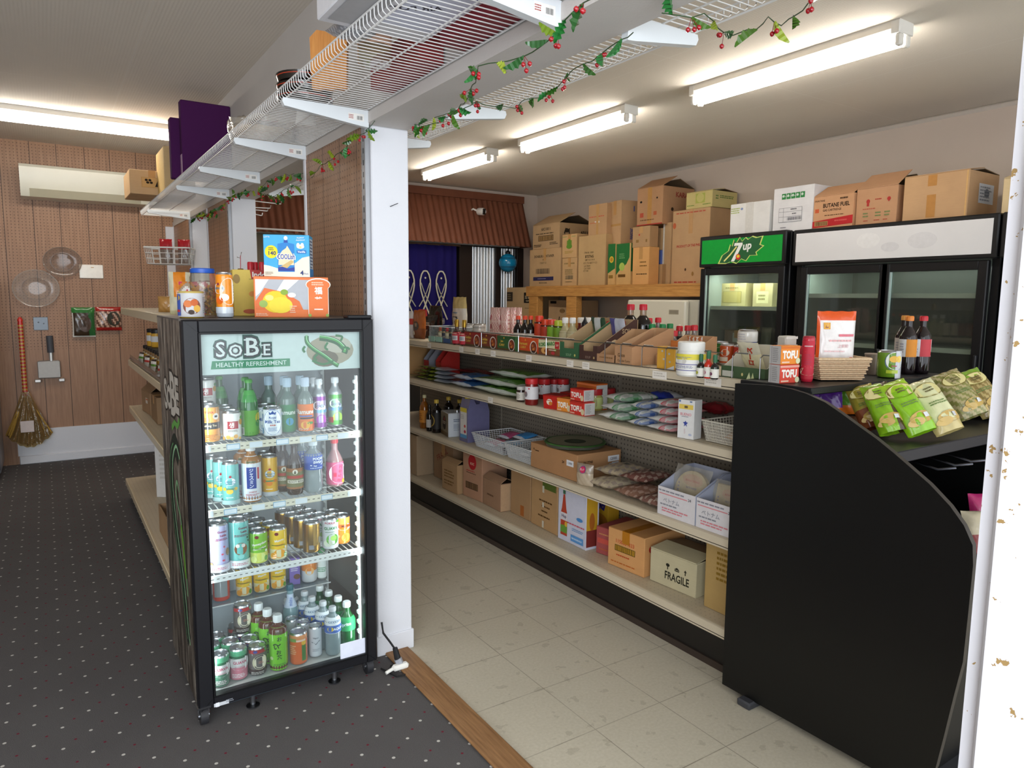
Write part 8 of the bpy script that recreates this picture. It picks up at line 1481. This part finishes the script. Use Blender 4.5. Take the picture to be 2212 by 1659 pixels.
pillow('flour_bag', 'white flour bag with an orange top standing in the wicker basket', 'bag', .150, .245, .05, lambda u, v: '#ea5a1c' if v > .86 or u < .05 else ('#f3efec' if v > .06 else '#e9e2de'), (2.455, 1.545, DT+.009), (0, 0, -.50), seed=330, stand=True, prims=[('R', -.30, .28, .15, .10, '#e8a81c'), ('P', [(-.34, .25), (-.26, .25), (-.30, .31)], '#8a3a14'), ('R', .2, .14, .42, .035, '#e0508a' if False else '#e06a7a'), ('L', .05, .06, .6, .05, 1, '#eab0b0'), ('T', '上新粉', .12, -.02, .055, '#dba8ac', .01), ('L', -.1, -.1, .5, .04, 1, '#eec4c4'), ('R', .36, -.3, .10, .22, '#e0442e')])
# cup, green tin, soda bottles
jar('paper_cup', 'plain brownish cup between the basket and the green tin', 'cup', .026, .085, '#8f7d70', 'plastic', '#a39284', .006, None, (), (2.77, 1.58, DT), 0, lidr=.028)
p = dpos(1914, 822, .042)
can('food_tin', 'lime green food tin with a yellow picture on the display stand', 'tin', .042, .105, '#6f9a24', [], [('R', .62, 0, .8, 1, '#c9ccd2'), ('C', .22, .12, .36, .36, '#3a5a7a'), ('C', .22, .14, .33, .33, '#e2e6d8'), ('C', .15, .2, .16, .12, '#e8b41c'), ('C', .38, .2, .12, .12, '#f0c83a'), ('L', .2, -.05, .3, .08, 1, '#b83a4a'), ('R', .1, -.26, .5, .12, '#b8cc3a')], (2.72, 1.483, DT), -.95)
for k, (x, y, cc, c1, c2, nm) in enumerate(((2.93, 1.525, '#e0842c', '#dcdcdc', '#d98a24', 'dark soda bottle with an orange cap, left of three on the display stand'), (3.0, 1.505, '#c9202e', '#e6e4e6', '#c23a44', 'dark soda bottle with a red cap in the middle of three'), (3.02, 1.59, '#e0a04a', '#d9d4d0', '#d9822a', 'dark soda bottle with a tan cap at the back right of three'))):
    q = PX(1955+k*25, 690, x); bottle('soda_bottle', nm, 'bottle', .0335, .235, '#1a1014', 'gloss', cc, .018, .0155, .013, .62, (.30, .60, c1), [('R', .2, 0, .7, 1, c2), ('P', [(.3, -.5), (.9, -.5), (.9, .1)], '#efe6d0'), ('L', -.4, 0, .3, .6, 4, '#a8a8b4')], (x, y, DT), -.95, waist=.05)
# snack bags on the lower shelf
LS_ = 1.060
def sbag(px, py, w, h, t, colf, label, rx, ry, rz, seed, prims=(), y=None, group=None):
    p = PZ(px, py, 1.055) if y is None else PY(px, py, y)
    o = pillow('snack_bag', label, 'bag', w, h, t, colf, (p.x, p.y, LS_), (0, 0, 0), 'wrap', seed, group, prims, True)
    o.rotation_euler = (Matrix.Rotation(rz, 4, 'Z') @ Matrix.Rotation(ry, 4, 'Y') @ Matrix.Rotation(rx, 4, 'X')).to_euler(); settle(o, 1.0565); return o
lime = lambda u, v: '#8cc41c' if v < .78 else '#a6d02a'
logo = [('C', 0, .26, .26, .14, '#8a7a3a'), ('C', 0, .26, .24, .125, '#e6dc9a'), ('T', "Lay's", 0, .26, .09, '#5a5a3a', .03, .5)]
logo = [('C', 0, .26, .26, .14, '#8a7a3a'), ('C', 0, .26, .24, .125, '#e6dc9a'), ('L', 0, .26, .36, .1, 2, '#6a6238'), ('L', 0, .0, .6, .08, 2, '#6f8a4a'), ('C', .1, -.28, .22, .1, '#c9a85a'), ('C', -.15, -.34, .14, .07, '#d9b86a'), ('R', .26, -.26, .16, .08, '#dfe3e6')]
sbag(1992, 948, .105, .20, .075, lime, 'bright lime green crisp bag leaning at the front of the display shelf', -.62, -.30, -.45, 340, logo)
sbag(2052, 946, .105, .20, .075, lambda u, v: '#dfe0b0' if v > .2 else '#c9b87a', 'pale cream crisp bag right of the bright lime green one', -.62, -.30, -.45, 341, logo)
sbag(1930, 946, .09, .19, .06, lambda u, v: '#8cbf22' if u < .75 else '#4a3a1c', 'narrow lime green crisp bag left of the bright one, turned sideways', -.62, -.3, -.8, 342, logo)
sbag(1890, 935, .09, .17, .06, lambda u, v: '#a89a3a' if v > .4 else '#8a4a2a', 'brown and green crisp bag at the left by the curved panel', -.62, -.3, -.8, 343, logo)
sbag(2105, 912, .12, .20, .075, lambda u, v: '#8a8a4a' if (u*4+v*6) % 1 < .5 else '#b5a878', 'olive coloured crisp bag at the right end of the display shelf', -.62, -.3, -.4, 344, logo, group=None)
sbag(2150, 908, .12, .20, .075, lambda u, v: '#7fb02a' if v > .8 else ('#b8a46a' if (u*5+v*4) % 1 < .5 else '#8f7a44'), 'tan and green crisp bag next to the white door post', -.62, -.3, -.4, 345, logo)
for k, (px, c, nm) in enumerate(((1855, '#e6e2dc', 'white'), (1880, '#7a3fb0', 'purple'), (1925, '#6f35a8', 'second purple'), (1975, '#5f9a24', 'green'), (2020, '#d9d2c4', 'cream'))):
    pillow('snack_bag', nm+' crisp bag at the back of the display shelf under the top board', 'bag', .12, .115, .05, (lambda c: lambda u, v: c if v > .3 else '#e8781c')(c), (2.23+k*.15, 1.60, LS_-.004), (-.1, 0, -.4), seed=350+k, stand=True)
pillow('snack_bag', 'pink snack bag low down behind the white door post', 'bag', .14, .17, .06, lambda u, v: '#c93a78' if v > .3 else '#e0a0b8', (2.90, 1.15, .622), (-.3, 0, -.6), seed=360, stand=True)
pillow('snack_bag', 'cream and red snack bag on the lowest display shelf by the door post', 'bag', .2, .15, .08, lambda u, v: '#d9cdb0' if v > .4 else '#a85a5a', (2.74, 1.06, .622), (-.5, 0, -.6), seed=361, stand=True)
# ================================================================= SPACE ROUND GOODS APART SO NONE TOUCH
_rd = [(o, RAD[o.data.name]) for o in bpy.data.objects if o.parent is None and o.type == 'MESH' and o.data.name in RAD]
for _ in range(40):
    moved = False
    for i in range(len(_rd)):
        a, ra = _rd[i]
        for j in range(i+1, len(_rd)):
            c, rc = _rd[j]
            if abs(a.location.z-c.location.z) > .03: continue
            dx, dy = c.location.x-a.location.x, c.location.y-a.location.y; need = ra+rc+.0012
            if abs(dx) > need or abs(dy) > need: continue
            d = sqrt(dx*dx+dy*dy)
            if d >= need or d < 1e-6: continue
            k = (need-d)/d/2; moved = True
            a.location.x -= dx*k; a.location.y -= dy*k; c.location.x += dx*k; c.location.y += dy*k
    for o, r in _rd:
        x, y = inc(o.location)
        if 0 < x < CW and 0 < y < CD and o.location.z < 1.3:
            q = cw(min(max(x, .040+r), CW-.046-r), min(max(y, .066+r), CD-.034-r)); o.location.x, o.location.y = q.x, q.y
    if not moved: break
